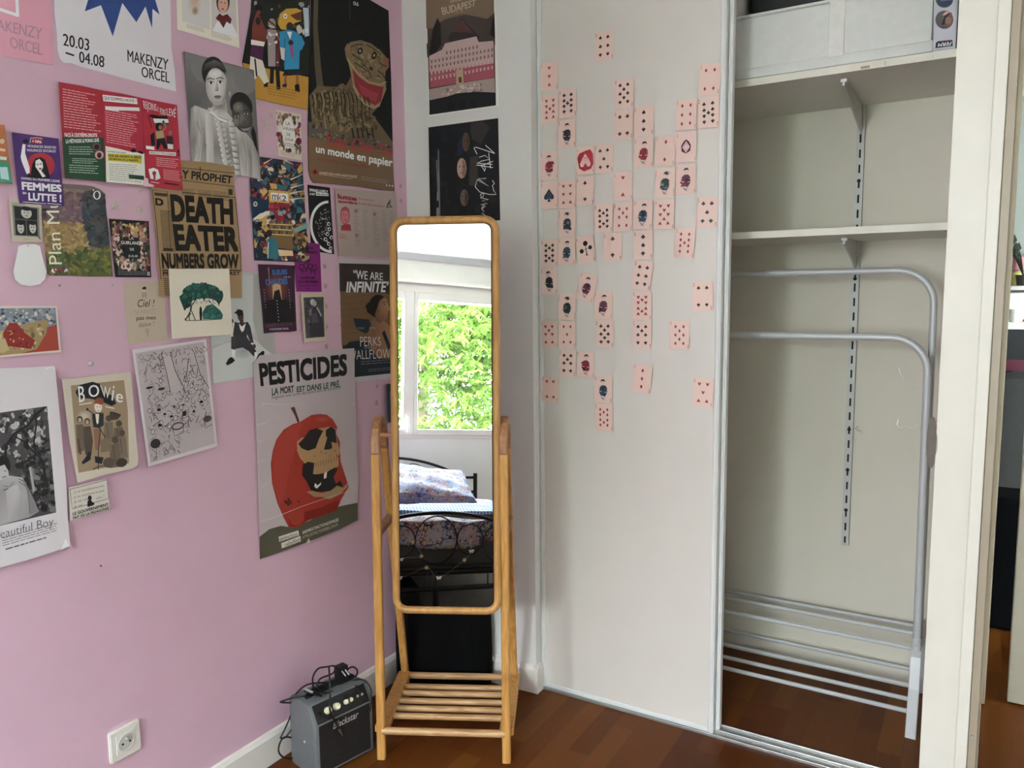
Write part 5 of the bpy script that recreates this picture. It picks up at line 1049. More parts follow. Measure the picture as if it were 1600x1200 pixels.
s.poly([(414, 378), (419, 370), (426, 371), (433, 385), (432, 405), (417, 404)], '2e6674'); s.pell(418, 365, 4.5, 5.5, '3a2417'); s.line([(417, 378), (416, 404)], 1.2, 'c8c2b2'); s.poly([(432, 390), (455, 392), (456, 400), (434, 400)], 'c0aa80')
s.pell(467, 378, 8, 11, '4a3a22'); s.pell(465, 372, 3, 4, '8f6f4a'); s.pell(473, 382, 3.2, 4.5, '8f6f4a'); s.scatter(24, [(458, 368), (476, 366), (480, 404), (460, 402)], (1.5, 3.4), ['1b1a18', '6f5a36', 'a08450', '2c2c30'], 9, (4, 6), (1, 1.6), False)
s.pell(445, 406, 1.8, 1.8, 'c8c2b2'); s.pell(456.5, 346.5, 2, 2, 'c8c2b2'); s.poly([(455, 358), (478, 348), (479, 356), (459, 364)], '6a8f88')
s.build('poster', 'busy illustrated cinema poster in teal and ochre with a small sign', 'poster', GR)
# black flyer with pizza-like disc
s = poster([(480, 288.5), (515.2, 293.2), (522, 397.3), (486, 392)], '141517', KL, off=0.0007)
s.text('SPREAD LOVE', [(483, 294.5), (508, 297), (508.3, 301), (483.3, 299)], 'cfccc6', .02); s.text('& EAT', [(483.2, 301), (492, 302), (492.3, 305.5), (483.4, 304.5)], 'cfccc6', .02); s.poly([(493, 300), (512.5, 302), (513, 306.5), (493.5, 305.5)], 'cfccc6'); s.text('PAR AMOUR', [(494, 301.5), (511.8, 303.2), (512.1, 305.7), (494.3, 304.5)], '222222', .02); s.line([(509.5, 297.5), (511.5, 300.5)], .8, 'cfccc6'); s.line([(511.5, 297.5), (509.5, 300.5)], .8, 'cfccc6')
A_ = [(515.3-31.5*math.sin(PI*i/20), 354.5-41*math.cos(PI*i/20)) for i in range(21)]; A_ = [(x+(y-354)*.07, y) for x, y in A_]
s.poly(A_, 'cfcbc4'); B_ = [(515.3-27.5*math.sin(PI*i/20), 354.5-37*math.cos(PI*i/20)) for i in range(21)]; s.poly([(x+(y-354)*.07, y) for x, y in B_], '131416')
s.scatter(90, [(495, 335), (513, 322), (515, 350), (516, 380), (500, 375), (491, 355)], (.4, .9), ['9a9a98', 'c5c3be', '6a6a6a'], 5, (4, 5), (1, 2), False)
for x, y in ((513, 350), (514, 358), (511, 366), (508, 374), (513, 381), (516, 388), (517, 371)): s.pell(x, y, 2.6, 3, 'c9c6c0'); s.pell(x+.3, y+.2, 1.5, 1.8, '131416')
s.build('flyer', 'narrow black flyer with a white-edged half disc like a pizza', 'flyer', GR)
# magenta flyer
s = poster([(457.5, 377), (498.6, 381), (501.6, 456), (462.4, 455.7)], '6f1c62', KL, off=0.003)
s.text('DES', [(481, 385), (488.6, 386), (488.8, 389.6), (481, 389)], '230a24', .03); s.text('DEPENDANTS', [(466, 391), (494, 392.3), (494.3, 397), (466, 396)], '230a24', .03)
for cx, cy in ((470.5, 417), (477, 415), (484, 416), (490, 418)): s.line([(cx+4.2*math.cos(g), cy+3.8*math.sin(g)) for g in [i*.5 for i in range(13)]], 1.1, '1c0a20'); s.line([(cx, cy+3), (cx+1, cy+11)], 1.2, '1c0a20')
s.line([(465, 420), (472, 424), (480, 420), (487, 425), (493, 421)], 1.1, '1c0a20'); s.text('OUVERTURE', [(468.2, 432.3), (491, 432.5), (491.2, 436), (468.4, 436)], '230a24', .03); s.text('LE 21 SEPTEMBRE', [(464.5, 438.5), (495.5, 438.5), (495.7, 442.5), (464.7, 442.5)], '230a24', .03); s.line([(466, 446.5), (495, 446.5)], .8, '230a24'); s.line([(477.5, 450.3), (483, 450.3)], .7, '230a24')
s.build('flyer', 'magenta flyer with dark lettering partly behind the cinema poster', 'flyer', GR)
# election sheet
s = poster([(520.5, 294.5), (616, 302.5), (622, 402.5), (527, 400)], '9a8d86', KL)
rd = '8c2b36'
s.text('lutte', [(524, 303), (554, 307.8), (554.5, 314.5), (524.5, 310.8)], rd, .04); s.text('ouvrière', [(524.5, 312), (554.5, 316), (555, 320), (525, 317)], rd, .04); s.text('faire entendre', [(556.5, 308.3), (581, 312.2), (581, 315), (556.5, 311.5)], rd, .0); s.text('le camp des travailleurs', [(556.5, 316), (596.5, 321), (596.5, 325.5), (556.5, 320.5)], rd, .0)
s.line([(604.5-3*math.cos(i*.35), 318-6*math.sin(i*.35-1.2)) for i in range(9)], 1.2, '3a2a2a'); s.line([(601, 323), (607.5, 315)], 1.4, '3a2a2a'); s.line([(603, 316), (609.5, 325)], 1.2, '3a2a2a'); s.line([(600.5, 324.5), (608, 323)], 1.2, '3a2a2a')
s.poly([(529.5, 360), (530, 353), (536, 350), (544, 351), (545.5, 361)], rd); s.pell(535.8, 337, 7.8, 14, 'a3545c'); s.pell(535.5, 338, 5.6, 10.5, 'ab6d70'); s.pell(533.5, 335.5, 1.1, .7, '6f2730'); s.pell(538.2, 336, 1.1, .7, '6f2730'); s.pell(536, 344, 1.7, .7, '6f2730'); s.poly([(528.5, 332), (531, 325), (537, 323), (542, 327), (543, 333), (538, 329), (532, 329)], '9a434c')
s.text('Nathalie', [(527, 366), (537, 367), (537, 369), (527, 368.2)], rd, .0); s.text('Arthaud', [(527, 369.5), (537, 370.5), (537, 372.8), (527, 372)], rd, .01); s.rows(.02, .7, .2, .76, 2, 'a37a78', .3, 2, .2)
for i, x in enumerate((.27, .42, .58, .74, .86)): s.rows(x, .28, x+.11, .86-.1*(i % 2), 16, '7d7370', .28, i+3, .5)
for x, y in ((553, 330), (582, 335), (554, 368)): s.pell(x, y, 2.2, 3, '8f5a5c')
s.build('leaflet', 'pale grey-pink leaflet with red masthead and a red portrait', 'leaflet', GR)
# film poster with woman in profile
s = poster([(526.5, 402.5), (640, 409), (647, 588), (536.5, 599)], 'a9a4a8', KL, off=0.0022)
s.poly([(529, 411.3), (638, 414), (643, 580), (536, 591)], '3a2c22')
s.poly([(529.5, 420), (638, 470), (640, 520), (533, 540)], '6a5036'); s.poly([(529, 411.3), (638, 414), (639, 466), (600, 458), (530, 455)], '2e2522')
for i in range(9): s.line([(530+i*.4, 458+i*9), (640, 440+i*11)], .5, '54402b')
s.poly([(533, 548), (545, 534), (560, 532), (590, 540), (642, 556), (643, 580), (536, 591)], '15202a'); s.poly([(531, 506), (552, 498), (566, 504), (562, 515), (533, 514)], '6a4a36'); s.poly([(551, 497), (575, 499), (583, 514), (570, 521), (556, 514)], '18242e')
s.poly([(574, 520), (583, 498), (597, 500), (612, 512), (626, 560), (590, 560), (578, 545)], ['80593f', '7a5540', '8f6a4e', '96704f', '8a6448', '7a5540', '70503a']); s.poly([(596, 520), (600, 516), (612, 548), (608, 552)], '15202a'); s.pell(589, 478, 14, 18, '17130f', rot=.2); s.poly([(570, 478), (575, 472), (582, 480), (580, 492), (573, 488)], '17130f'); s.poly([(592, 470), (598, 465), (603, 467), (605.5, 476), (609, 483.5), (605.5, 486), (606, 489), (604.5, 491), (605, 496), (600, 501), (592, 505), (586, 500), (585, 490), (589, 480)], ['8a6448', '8a6448', 'a07a5c', 'a07a5c', 'a8825f', '946c50', '946c50', '8a6448', '8a6448', '7a563f', '6a4a36', '5d4030', '6a4a36', '7a563f']); s.pell(600, 476, 1.5, .7, '2a1d15'); s.line([(597, 473), (603, 472)], .8, '2a1d15'); s.pell(590, 486, 2, 3.4, '6a4634')
s.text('“WE ARE', [(551, 421), (597.5, 426.5), (597.5, 438.5), (551, 436)], 'cfccc8', .01); s.text('INFINITE’', [(539.5, 440), (606.5, 439.5), (606, 456.5), (540, 457)], 'cfccc8', .02, .18)
s.text('PERKS', [(561.5, 526), (594, 526.5), (594.5, 540), (562, 541.5)], 'bdb9b5', -.008); s.text('OF BEING A', [(568, 541.8), (587, 542), (587, 544.5), (568, 545)], '8f8b88', 0); s.text('WALLFLOWER', [(543, 548), (622, 544), (622, 559), (544, 562)], 'bdb9b5', -.008); s.text('LOGAN', [(557, 511), (568, 511), (568, 514), (557, 514)], '8c8a88', 0); s.text('EMMA', [(576, 511), (586, 511), (586, 514), (576, 514)], '8c8a88', 0); s.rows(.25, .83, .85, .87, 2, '56595e', .4, 3, .1); s.rows(.35, .9, .75, .93, 2, '56595e', .4, 5, .1)
s.build('poster', 'dark film poster of a woman in profile, partly behind the mirror frame', 'poster', GR)
# cinema flyer
s = poster([(401, 413), (458.5, 415), (461.5, 517), (410, 521)], '33192c', KL, off=0.0062, outline=[(401, 413), (430, 413.5), (458.5, 415), (458, 440), (460, 490), (461.5, 517), (452, 518.5), (430, 519), (410, 521), (407, 480), (403, 440)])
s.ell(.48, .34, .34, .24, '7a4522', rim='33192c'); s.text('SUEURS', [(422.5, 421.5), (446, 421), (446.5, 429), (423, 430)], '2f5f96', .03); s.text('de', [(440.5, 431), (452, 431.3), (452, 434), (440.5, 433.6)], 'a08a90', .0); s.text('CHAUDES', [(411.5, 436.5), (446.5, 434.5), (447, 444), (413, 446)], '2f5f96', .03)
s.line([(417, 418), (419, 446)], 1.8, '8a6a62', taper=True); s.poly([(423, 446), (428, 443), (436, 445), (438, 466), (440, 470), (434, 464), (427, 464), (424, 470)], 'a98a68'); s.poly([(426.5, 455), (434, 452), (438, 470), (443, 500), (418, 503), (423, 474)], '0b0b0d'); s.poly([(409, 472), (423, 468), (440, 468), (456, 472), (458, 502), (411, 505)], '120f12')
for i in range(7): s.pell(430.3+i*.45, 470+i*5.1, .55, .9, 'c5c1bd')
for i in range(7): s.pell(410+i*.4, 453+i*4.6, .5, .9, 'a09a98'); s.pell(449+i*.35, 453+i*4.6, .5, .9, 'a09a98')
s.text('CINEMA ROYAL', [(412, 506.5), (455, 503.5), (455.3, 508.5), (412.3, 511.5)], '5f444f', 0); s.text('9 NOVEMBRE 20H00', [(418.5, 513), (448, 511.8), (448.2, 514.8), (418.7, 516.2)], 'a08a92', .02)
s.build('flyer', 'dark plum cinema flyer with blue title and a woman seen from behind', 'flyer', GR)
# small cream-bordered dark photo
s = poster([(466.6, 459), (504.4, 457.8), (506, 532), (471.4, 535)], 'a9a08a', KL)
s.rect(.09, .08, .93, .92, '3d3c41'); s.scatter(60, [(.1, .1), (.9, .1), (.9, .9), (.1, .9)], (.03, .09), ['3a393e', '46454a', '302f34', '2a292e', '504f54'], 3, clip=[s.m(.09, .08), s.m(.93, .08), s.m(.93, .92), s.m(.09, .92)]); s.lp([(.34, .45), (.5, .28), (.68, .3), (.86, .56), (.93, .9), (.3, .9)], '2b2830'); s.lp([(.36, .42), (.6, .4), (.7, .6), (.4, .62)], '453d47'); s.ell(.46, .18, .10, .065, 'a5a2a0'); s.ell(.54, .21, .09, .06, '8f8c8a'); s.lp([(.6, .3), (.66, .28), (.84, .46), (.8, .5)], '8b8788'); s.lp([(.3, .34), (.4, .3), (.38, .46), (.3, .44)], '6a676b'); s.ell(.3, .64, .04, .03, '141416')
s.build('photo_print', 'small cream-bordered dark photo of a figure in a long dress', 'photo', GR)
# grey photo with seated person
s = poster([(322, 424), (421, 426), (432, 584), (332, 599.5)], '9d9d9b', 1.55, off=0.003)
s.poly([(323, 430), (395, 430), (396, 520), (350, 535), (330, 540)], 'a2a6a4'); s.poly([(395, 427), (420.5, 427), (430, 556), (405, 540), (394, 500)], '92928e'); s.poly([(331, 545), (352, 536), (396, 530), (430, 560), (431.6, 583.5), (332, 599)], 'acaeac'); s.ell(.5, .74, .16, .07, '8a8c8c', rim='a4a6a4')
s.poly([(361.5, 508), (366, 503), (374, 505), (386, 503), (390, 510), (395, 535), (391, 537), (385, 522), (384, 528), (368, 527), (363, 524), (362, 532), (361, 520)], '2b2a2e'); s.poly([(372, 506), (377, 510), (383, 505), (380, 516), (377, 519), (374, 514)], 'cfcbcb'); s.poly([(372.5, 494), (378.5, 493), (379.5, 506), (377, 511), (373.5, 505)], '3b2620'); s.pell(374.8, 495, 4.6, 6.6, '432c24', rot=-.1); s.poly([(366, 488), (369, 485), (373, 483), (378, 485), (379.5, 492), (371, 494)], '15130f'); s.line([(365, 489), (372, 487)], 2, '15130f'); s.line([(369, 483.5), (375, 486)], 1.6, '15130f'); s.line([(378, 485), (374, 489)], 1.6, '15130f')
s.poly([(362, 525), (384, 526), (392, 537), (400, 550), (395, 557), (388, 549), (378, 543), (367, 545), (366, 546), (360, 545)], '2f2c33'); s.poly([(360, 525), (367, 526), (367, 545), (360, 545)], '3b3438'); s.line([(361, 526), (364, 505)], 2.6, 'c9c5c3'); s.pell(361.5, 501.5, 2, 3.2, '4f1f24'); s.pell(396, 541, 2.6, 3.4, '43302a'); s.line([(391, 536), (394, 538)], 2, 'c9c5c3')
s.poly([(360.5, 546), (366.5, 546), (366, 556), (361, 560)], 'cbc9c7'); s.poly([(351.5, 568), (356, 560), (361, 557.5), (366, 563), (362, 567), (354, 571)], '18171a'); s.poly([(396, 551), (400, 549), (401, 560), (398, 561)], 'cbc9c7'); s.poly([(399, 561), (402, 554), (409, 548), (412, 549), (411.5, 554), (405, 560)], '18171a'); s.line([(360.5, 544.5), (366.5, 546)], 1.4, '5c2f33')
s.build('photo_print', 'grey photo of a person in a dark suit seated on the floor', 'photo', GR)
# beige lettering card
s = poster([(192.4, 441.6), (254, 441), (262, 531.5), (200, 537.7)], 'a79a89', KL, off=.0011)
s.pell(225, 450.5, 3.2, 2.6, '17161a', rot=-.4); s.pell(224.6, 454, 2, 2, 'b9ac9c'); s.line([(222.5, 458), (222.5, 466)], .7, '3a3632'); s.line([(227.5, 458), (227.5, 466)], .7, '3a3632'); s.line([(222.5, 458), (227.5, 458)], .7, '3a3632'); s.line([(222.5, 462), (227.5, 462)], .6, '3a3632')
s.text('Ciel !', [(214, 468), (241, 467.5), (241.5, 479), (215, 480)], '1c1b1b', .0, .3); s.text('NE MANGEZ', [(210, 484), (243, 482.5), (243.3, 490.5), (210.4, 492)], '8a7e72', -.012); s.text('pas mes', [(212, 495.5), (243, 494.5), (243.2, 501), (213, 502.5)], '1c1b1b', .01, .1); s.text('bijoux !', [(216, 504), (240.5, 502), (240, 510.5), (217, 513.5)], '1c1b1b', -.01, .35); s.line([(229.5, 519), (230, 526)], .6, '3a3632'); s.line([(229.5+2.4*math.cos(i*.7), 516.5+2.6*math.sin(i*.7)) for i in range(10)], .6, '3a3632')
s.build('lettering_card', 'beige card with hand-drawn lettering left of the tree print', 'card', GR)
# white card with green tree
s = poster([(259.4, 420), (354, 420), (359.3, 522), (264.4, 529.3)], 'c3bbac', KL, off=0.0108)
gr_ = '1c4038'
TR_ = [(277, 468), (276, 463), (282, 459), (282, 452), (288, 447), (297, 445), (302, 443), (318, 443), (326, 445), (336, 449), (340, 455), (345, 462), (343, 469), (338, 476), (333, 470), (326, 467), (316, 466), (305, 467), (297, 469), (294, 475), (288, 480), (284, 486), (281, 478)]
s.poly(TR_, gr_); s.scatter(60, TR_, (1.4, 3.6), ['1a3a34', '24554a', '2c6156', '16302c'], 3, (5, 7), (1, 1.5), False)
s.poly([(313, 499), (312, 488), (318, 478), (328, 475), (334, 480), (340, 485), (344, 492), (343, 498), (330, 499)], '234f47'); s.scatter(26, [(314, 496), (316, 484), (326, 477), (340, 486), (342, 496)], (1.4, 3.2), ['24554a', '2f665b', '1c443c'], 4, (5, 7), (1, 1.5), False)
for a in ([(294, 472), (293, 486), (285, 501)], [(294, 484), (298, 493), (301, 501)], [(293, 486), (291, 494), (292, 501)], [(296, 474), (294, 484)], [(294, 490), (288, 496), (284, 499)], [(336, 472), (338, 478)], [(300, 470), (297, 476)], [(285, 484), (288, 474)]): s.line(a, 1.3, '15201e')
s.line([(285, 501), (320, 500), (342, 498.5)], .8, '15201e'); s.poly([(308, 500), (307, 489), (307.3, 482), (309, 478), (311, 482), (311.6, 492), (311, 500)], '141816')
s.scatter(24, [(277, 460), (284, 452), (286, 470), (282, 484)], (.5, 1.1), ['15302c', '23544a'], 6, (4, 5), (1, 1.5), False); s.scatter(30, [(296, 468), (334, 466), (338, 474), (296, 474)], (.5, 1.1), ['15302c'], 7, (4, 5), (1, 1.6), False)
s.build('art_card', 'white card with a dark green tree and a tiny figure beneath it', 'card', GR)
# crowd line drawing
s = poster([(202, 546), (317.4, 530), (335.4, 697), (227.6, 728.4)], 'b9b2b5', KL)
s.lp([(.035, .035), (.965, .02), (.97, .965), (.035, .975)], 'a39a9b')
r = random.Random(5); ink = '4a4245'
for k in range(300):
    x, y = r.uniform(.06, .94), r.uniform(.06, .95)
    if y > .78 and x > .5: continue
    a = r.uniform(0, 6.28); c_ = r.uniform(-2.5, 2.5); L = r.uniform(.02, .07); P = [(x, y)]
    for i in range(5): P.append((min(max(P[-1][0]+L/3*math.cos(a), .05), .95), min(max(P[-1][1]+L/4*math.sin(a), .05), .96))); a += c_/4
    s.line(P, r.choice((.5, .6, .8)), r.choice((ink, '3a3437', '5c5457')), local=True)
for k in range(46):
    x, y = r.uniform(.08, .92), r.uniform(.30, .74); q = r.uniform(.012, .026); z_ = s.ell(x, y, q*1.25, q, ink, n=10); s.ell(x, y, q*1.0, q*.78, 'a8a0a0', n=10)
    if r.random() < .3: s.ell(x, y-q*.5, q*1.2, q*.6, '2c272a', n=8)
s.lp([(.36, .08), (.48, .07), (.58, .42), (.42, .42)], 'a59c9c'); s.line([(.36, .06), (.40, .24), (.42, .43)], .9, ink, local=True); s.line([(.48, .06), (.52, .24), (.60, .38)], .9, ink, local=True)
for i in range(16): s.line([(.05+.06*i, .06+.03*(i % 3)), (.08+.06*i, .10), (.12+.055*i, .07+.04*(i % 2))], .8, '383235', local=True)
s.line([(.80, .1), (.85, .3), (.95, .45)], .9, ink, local=True); s.line([(.72, .14), (.66, .3)], .9, ink, local=True)
s.ell(.12, .82, .07, .04, '2e282c'); s.line([(.06, .86), (.12, .9), (.1, .96)], .8, ink, local=True); s.line([(.2, .84), (.3, .82), (.38, .92), (.36, .95)], .8, ink, local=True); s.ell(.46, .72, .09, .035, '544c4e'); s.ell(.46, .72, .07, .022, '988f90'); s.line([(.38, .73), (.40, .80), (.52, .79), (.54, .72)], .9, ink, local=True); s.ell(.88, .72, .06, .03, '4c4447'); s.line([(.83, .74), (.84, .80), (.94, .78)], .9, ink, local=True)
s.ell(.14, .34, .05, .01, '2c272a'); s.ell(.3, .37, .05, .012, '3a3437')
s.build('drawing', 'black line drawing of a crowd under trees, on grey paper with white border', 'drawing', GR)
# tan music illustration
s = poster([(92, 592.6), (199.7, 580.4), (211, 727.5), (116.5, 753)], 'b3aa9c', KL, outline=[(92, 592.6), (145, 587), (199.7, 580.4), (203, 620), (208, 680), (211.5, 715), (210, 726), (204, 731), (160, 741), (122, 751.5), (116.5, 753.5), (112, 730), (104.5, 690), (98, 640)])
s.poly([(106, 602), (189, 593.5), (195, 640), (197, 723), (118, 738), (114, 700), (110, 650)], '8a7760'); s.pell(127, 650, 12, 10, 'b3aa9c', rim='8a7760')
s.poly([(113, 612), (120, 601), (140, 596), (152, 600), (156, 612), (172, 618), (177, 630), (170, 634), (152, 626), (134, 622), (118, 622)], '1b1b20')
s.text('B', [(117, 603), (127, 602), (128, 627), (119, 629)], 'd9d3c7', .01); s.text('O', [(133, 601), (150, 600.5), (150.5, 619), (134, 621)], 'd9d3c7', .01); s.text('W', [(151.5, 601), (168, 605), (166, 623), (156, 620)], 'd9d3c7', .0); s.text('i', [(172, 602), (174.5, 602.5), (172, 626), (169, 625)], 'd9d3c7', .01); s.text('e', [(177, 613), (188, 616), (187, 629), (176, 628)], 'd9d3c7', .01)
s.rows(0, 0, 1, 1, 1, 'c9c2b5', .6, 3, 0, [(119, 630), (139, 627), (139, 630), (119, 633)]); s.rows(0, 0, 1, 1, 1, 'c9c2b5', .6, 4, 0, [(160, 633), (174, 636), (174, 639), (160, 636)])
for x, y, q, c in ((120, 655, 1, '5f5245'), (131.5, 658, .95, '4e443a')): s.pell(x, y, 4.6*q, 5.6*q, '3a332c'); s.pell(x, y+1, 2.8*q, 3.8*q, '9b8b78'); s.poly([(x-6, y+8), (x+5, y+7), (x+9, y+30), (x+7, y+48), (x-3, y+52), (x-5, y+30)], c); s.line([(x-3, y+30), (x+1, y+54)], 3.5, '4b4238')
for x, y, q in ((165, 667, 1), (181, 676, 1.05), (186, 690, 1), (175, 702, 1.1)): s.pell(x, y-14*q, 4.6*q, 5*q, '4a4036'); s.poly([(x-7*q, y-8*q), (x+6*q, y-9*q), (x+9*q, y+24*q), (x-8*q, y+26*q)], '5f5346' if q > 1 else '6b5e50'); s.line([(x-3, y-6), (x, y+18)], 1, '3f362d')
s.poly([(166, 645), (172, 643), (181, 646), (183, 650), (178, 655), (168, 656)], '41382f'); s.line([(167, 643), (184, 648)], 2, '362e27'); s.poly([(152, 686), (168, 684), (169, 704), (153, 706)], '6d604f'); s.pell(165, 722, 9, 8, '50463b', rot=-.2); s.pell(185, 722, 9, 7, '3a332b', rot=-.2)
s.poly([(141, 670), (152, 668), (153, 690), (148, 703), (144, 702)], '7b5a48'); s.poly([(139, 647), (148, 644), (157, 645), (157, 664), (150, 668), (141, 667), (139.5, 656)], '2a2e33'); s.poly([(144, 646), (150, 646), (149, 660), (146, 664)], 'c3baac'); s.pell(148.5, 635.5, 6, 8.5, 'c6bdb0', rot=-.1); s.poly([(142.5, 631), (143, 624), (149, 620.5), (156, 622), (158, 629), (153, 632), (146, 630)], '7c3f2e'); s.pell(146.5, 635, .9, .6, INK); s.pell(151, 635, .9, .6, INK); s.pell(148.5, 641, 1.3, .6, '6a2a2a')
s.line([(131.5, 639), (140, 645), (146, 662), (160, 683)], 1.3, '1c1c20'); s.pell(131.5, 639, 1.8, 2.2, '1c1c20', rot=-.6); s.line([(152, 668), (149, 700), (148.5, 733)], 1.1, '1c1c20'); s.line([(148.5, 728), (140, 733)], 1.2, '1c1c20'); s.line([(148.5, 728), (158, 727)], 1.2, '1c1c20'); s.poly([(130, 712), (133, 705), (138, 706), (136, 718), (124, 725), (123, 721)], '24262b'); s.poly([(143, 712), (157, 714), (154, 724), (144, 722)], '24262b')
s.build('illustration', 'tan illustration of a red-haired singer at a microphone among onlookers', 'print', GR)
# small handwriting card
s = poster([(102.5, 761), (162, 747), (167, 794.5), (105, 812.7)], 'b5afa6', KL)
s.line([(104.5, 763.5), (162, 748.8), (164.5, 778), (108, 794), (104.5, 763.5)], .8, '2f2c2a')
for i, t_ in enumerate(('je ne manifesterai plus', 'je ne manifesterai plus', 'je ne man', 'je ne')):
    y = 765+i*7.6; e = (158, 158, 136, 124)[i]; s.text(t_, [(109.5, y+1.5), (e, y-(e-109)*.22+1.5), (e+.3, y-(e-109)*.22+6), (110, y+6.5)], '3a3734', -.005, .35)
s.text('plus !', [(145, 776), (158, 772.5), (158.3, 776.5), (145.3, 780)], '3a3734', -.005, .35)
s.pell(135.5, 777, 3, 4, INK); s.poly([(131.5, 790), (132, 782), (136, 778), (139, 783), (143, 785), (142, 788), (133, 791)], INK); s.line([(146, 784), (150, 786), (149, 779)], .5, '8a857d')
s.text('LE GOUVERNEMENT', [(108.5, 799.5), (164.3, 784.5), (164.6, 789), (109, 804.5)], '262422', .025); s.text('FAIT DE LA PEDAGOGIE', [(109, 806), (164.8, 790.5), (165, 794.5), (109.5, 810.5)], '262422', .02)
s.build('slogan_card', 'small white card with handwritten lines and a black figure', 'card', GR)
# white poster with black-and-white photo of a boy
s = poster([(-110, 590), (80.7, 571.3), (104.8, 852), (-95, 913)], 'bab5b8', KL, outline=[(-110, 590), (0, 575), (40, 573.5), (80.7, 571.3), (82.5, 590), (85.5, 617), (93, 700), (99, 760), (101, 810), (104.8, 852), (75, 862), (40, 873), (0, 884), (-95, 913)])
s.poly([(-95, 658), (0, 643.5), (68.5, 634), (82.8, 799.5), (0, 819), (-85, 840)], '3f3d3e')
s.scatter(240, [(-90, 660), (67, 636), (72, 700), (-88, 740)], (2, 5), ['2b2a2b', '8c8988', '6a6868', 'aaa7a6', '454344', '1c1b1c', '9a9796'], 4, (4, 7), (1, 1.8), False, clip=[(-95, 658), (68.5, 634), (82.8, 799.5), (-85, 840)]); s.scatter(160, [(20, 715), (74, 700), (81, 796), (50, 800)], (2, 5), ['1f1e1f', '2c2b2c', '4b494a', '6a6868', '171617'], 5, (4, 7), (1, 1.8), False, clip=[(-95, 658), (68.5, 634), (82.8, 799.5), (-85, 840)])
for a, w_ in (([(2, 720), (5, 695), (16, 678), (38, 664), (52, 646), (65, 636)], 4), ([(20, 730), (42, 716), (55, 706), (73, 701)], 3.2), ([(16, 680), (34, 690), (48, 706), (60, 716), (70, 760)], 2.4), ([(48, 640), (52, 660), (48, 690), (50, 705)], 2.6), ([(60, 694), (71, 686)], 3)): s.line(a, w_, '1a191a')
s.poly([(40, 729), (43, 728), (50, 765), (46, 768)], '8f8c8b'); s.pell(0, 727, 11, 17, '1c1b1b'); s.poly([(-7, 728), (2, 725), (8, 735), (9, 748), (2, 755), (-8, 752)], 'a3a09f'); s.pell(3, 735, 1.5, .8, '252424'); s.line([(-2, 745), (5, 743)], 1.4, '4a4848')
s.poly([(-60, 830), (-30, 770), (-8, 752), (10, 742), (30, 745), (38, 760), (48, 780), (56, 798), (40, 807), (0, 818), (-60, 833)], ['7b7878', '7b7878', '6f6c6c', '9a9797', 'a19e9e', '8f8c8c', '858282', '7b7878', '8b8888', '959292', '7b7878']); s.poly([(4, 762), (22, 756), (30, 775), (26, 805), (8, 812)], ['9d9a9a', 'a5a2a2', '8b8888', '858282', '959292']); s.poly([(34, 755), (38, 760), (55, 797), (40, 804), (40, 780)], '757272'); s.line([(30, 748), (38, 765), (42, 800)], 1.2, '5b5858'); s.line([(0, 758), (10, 760), (16, 752)], 1.4, '6a6767'); s.line([(0, 765), (8, 762)], 1.6, '3f3d3d'); s.line([(24, 747), (36, 753)], 1.5, '5f5c5c'); s.line([(24, 751), (34, 758)], 1.5, '5f5c5c')
s.text('Beautiful Boy', [(-14, 829), (78, 806), (78.5, 824), (-13, 846)], '2f2d2e', -.012); s.rows(.48, .85, .92, .9, 4, '6b686a', .3, 3, .04); s.rows(.5, .905, .92, .93, 1, '5a5759', .3, 6, .3)
s.line([(66, 575.5), (78, 573), (79, 578)], 1.6, 'd5d2d4'); s.poly([(90, 858), (97, 840), (103.5, 851.5)], 'cfcccf')
s.build('poster', 'white film poster with a photo of a smiling boy, cut by the left edge', 'poster', GR)
# PESTICIDES poster
s = poster([(392.7, 565.5), (551, 544), (556.2, 812.5), (402.7, 873.5)], 'a59a9c', KL, off=0.0078, outline=[(392.7, 567), (397, 563), (403, 555), (450, 551), (500, 547), (551, 544), (551.5, 600), (553.5, 660), (555, 700), (557, 740), (556.2, 812.5), (530, 826), (490, 842), (450, 857), (402.7, 873.5), (403, 850), (401.5, 800), (399, 720), (396, 640)])
s.text('PESTICIDES', [(401, 567.5), (539.5, 552.5), (539.5, 586.5), (404.5, 604)], '131516', .03)
s.text('LA', [(421.5, 606.5), (432, 605), (432, 616), (422, 617.5)], '16402f', .02); s.text('MORT', [(435, 604.5), (456, 602), (456.5, 613), (435, 615.5)], '171a1a', .02); s.text('EST DANS LE PRÉ.', [(460.5, 601.5), (528.5, 592.5), (529, 604.5), (460.5, 612.8)], '16402f', .02); s.text('Exigeons une sortie des pesticides de synthèse', [(421, 618), (528.5, 603.5), (529, 608.5), (421.5, 625)], '2e2c2c', -.004, .25)
s.poly([(402.3, 838), (418, 826), (436, 821), (450, 823), (470, 818), (500, 803), (530, 790), (556, 785), (556, 812), (530, 825.5), (490, 841.5), (450, 856.5), (403, 873)], '4b4839')
s.poly([(451, 637), (457, 635), (461, 647), (465, 658), (462, 661), (458, 650)], '4c2a22')
ap = '8b2c22'
s.poly([(420, 724), (423, 704), (429, 686), (440, 671), (455, 662), (464, 660), (472, 655), (484, 648), (498, 646.5), (508, 648), (517, 655), (524, 667), (522, 676), (528, 690), (529, 720), (542, 760), (537, 768), (530, 780), (524, 796), (508, 803), (480, 812), (462, 824), (448, 823), (440, 808), (430, 785), (422, 755)], ap)
s.poly([(424, 706), (432, 684), (450, 666), (470, 660), (462, 690), (450, 730), (440, 780), (434, 788), (424, 755)], '94342a'); s.poly([(448, 806), (470, 800), (500, 792), (526, 780), (524, 796), (508, 802), (480, 811), (462, 823), (449, 822)], '742019')
s.pell(500, 655, 14, 5, 'a04438', rim=ap)
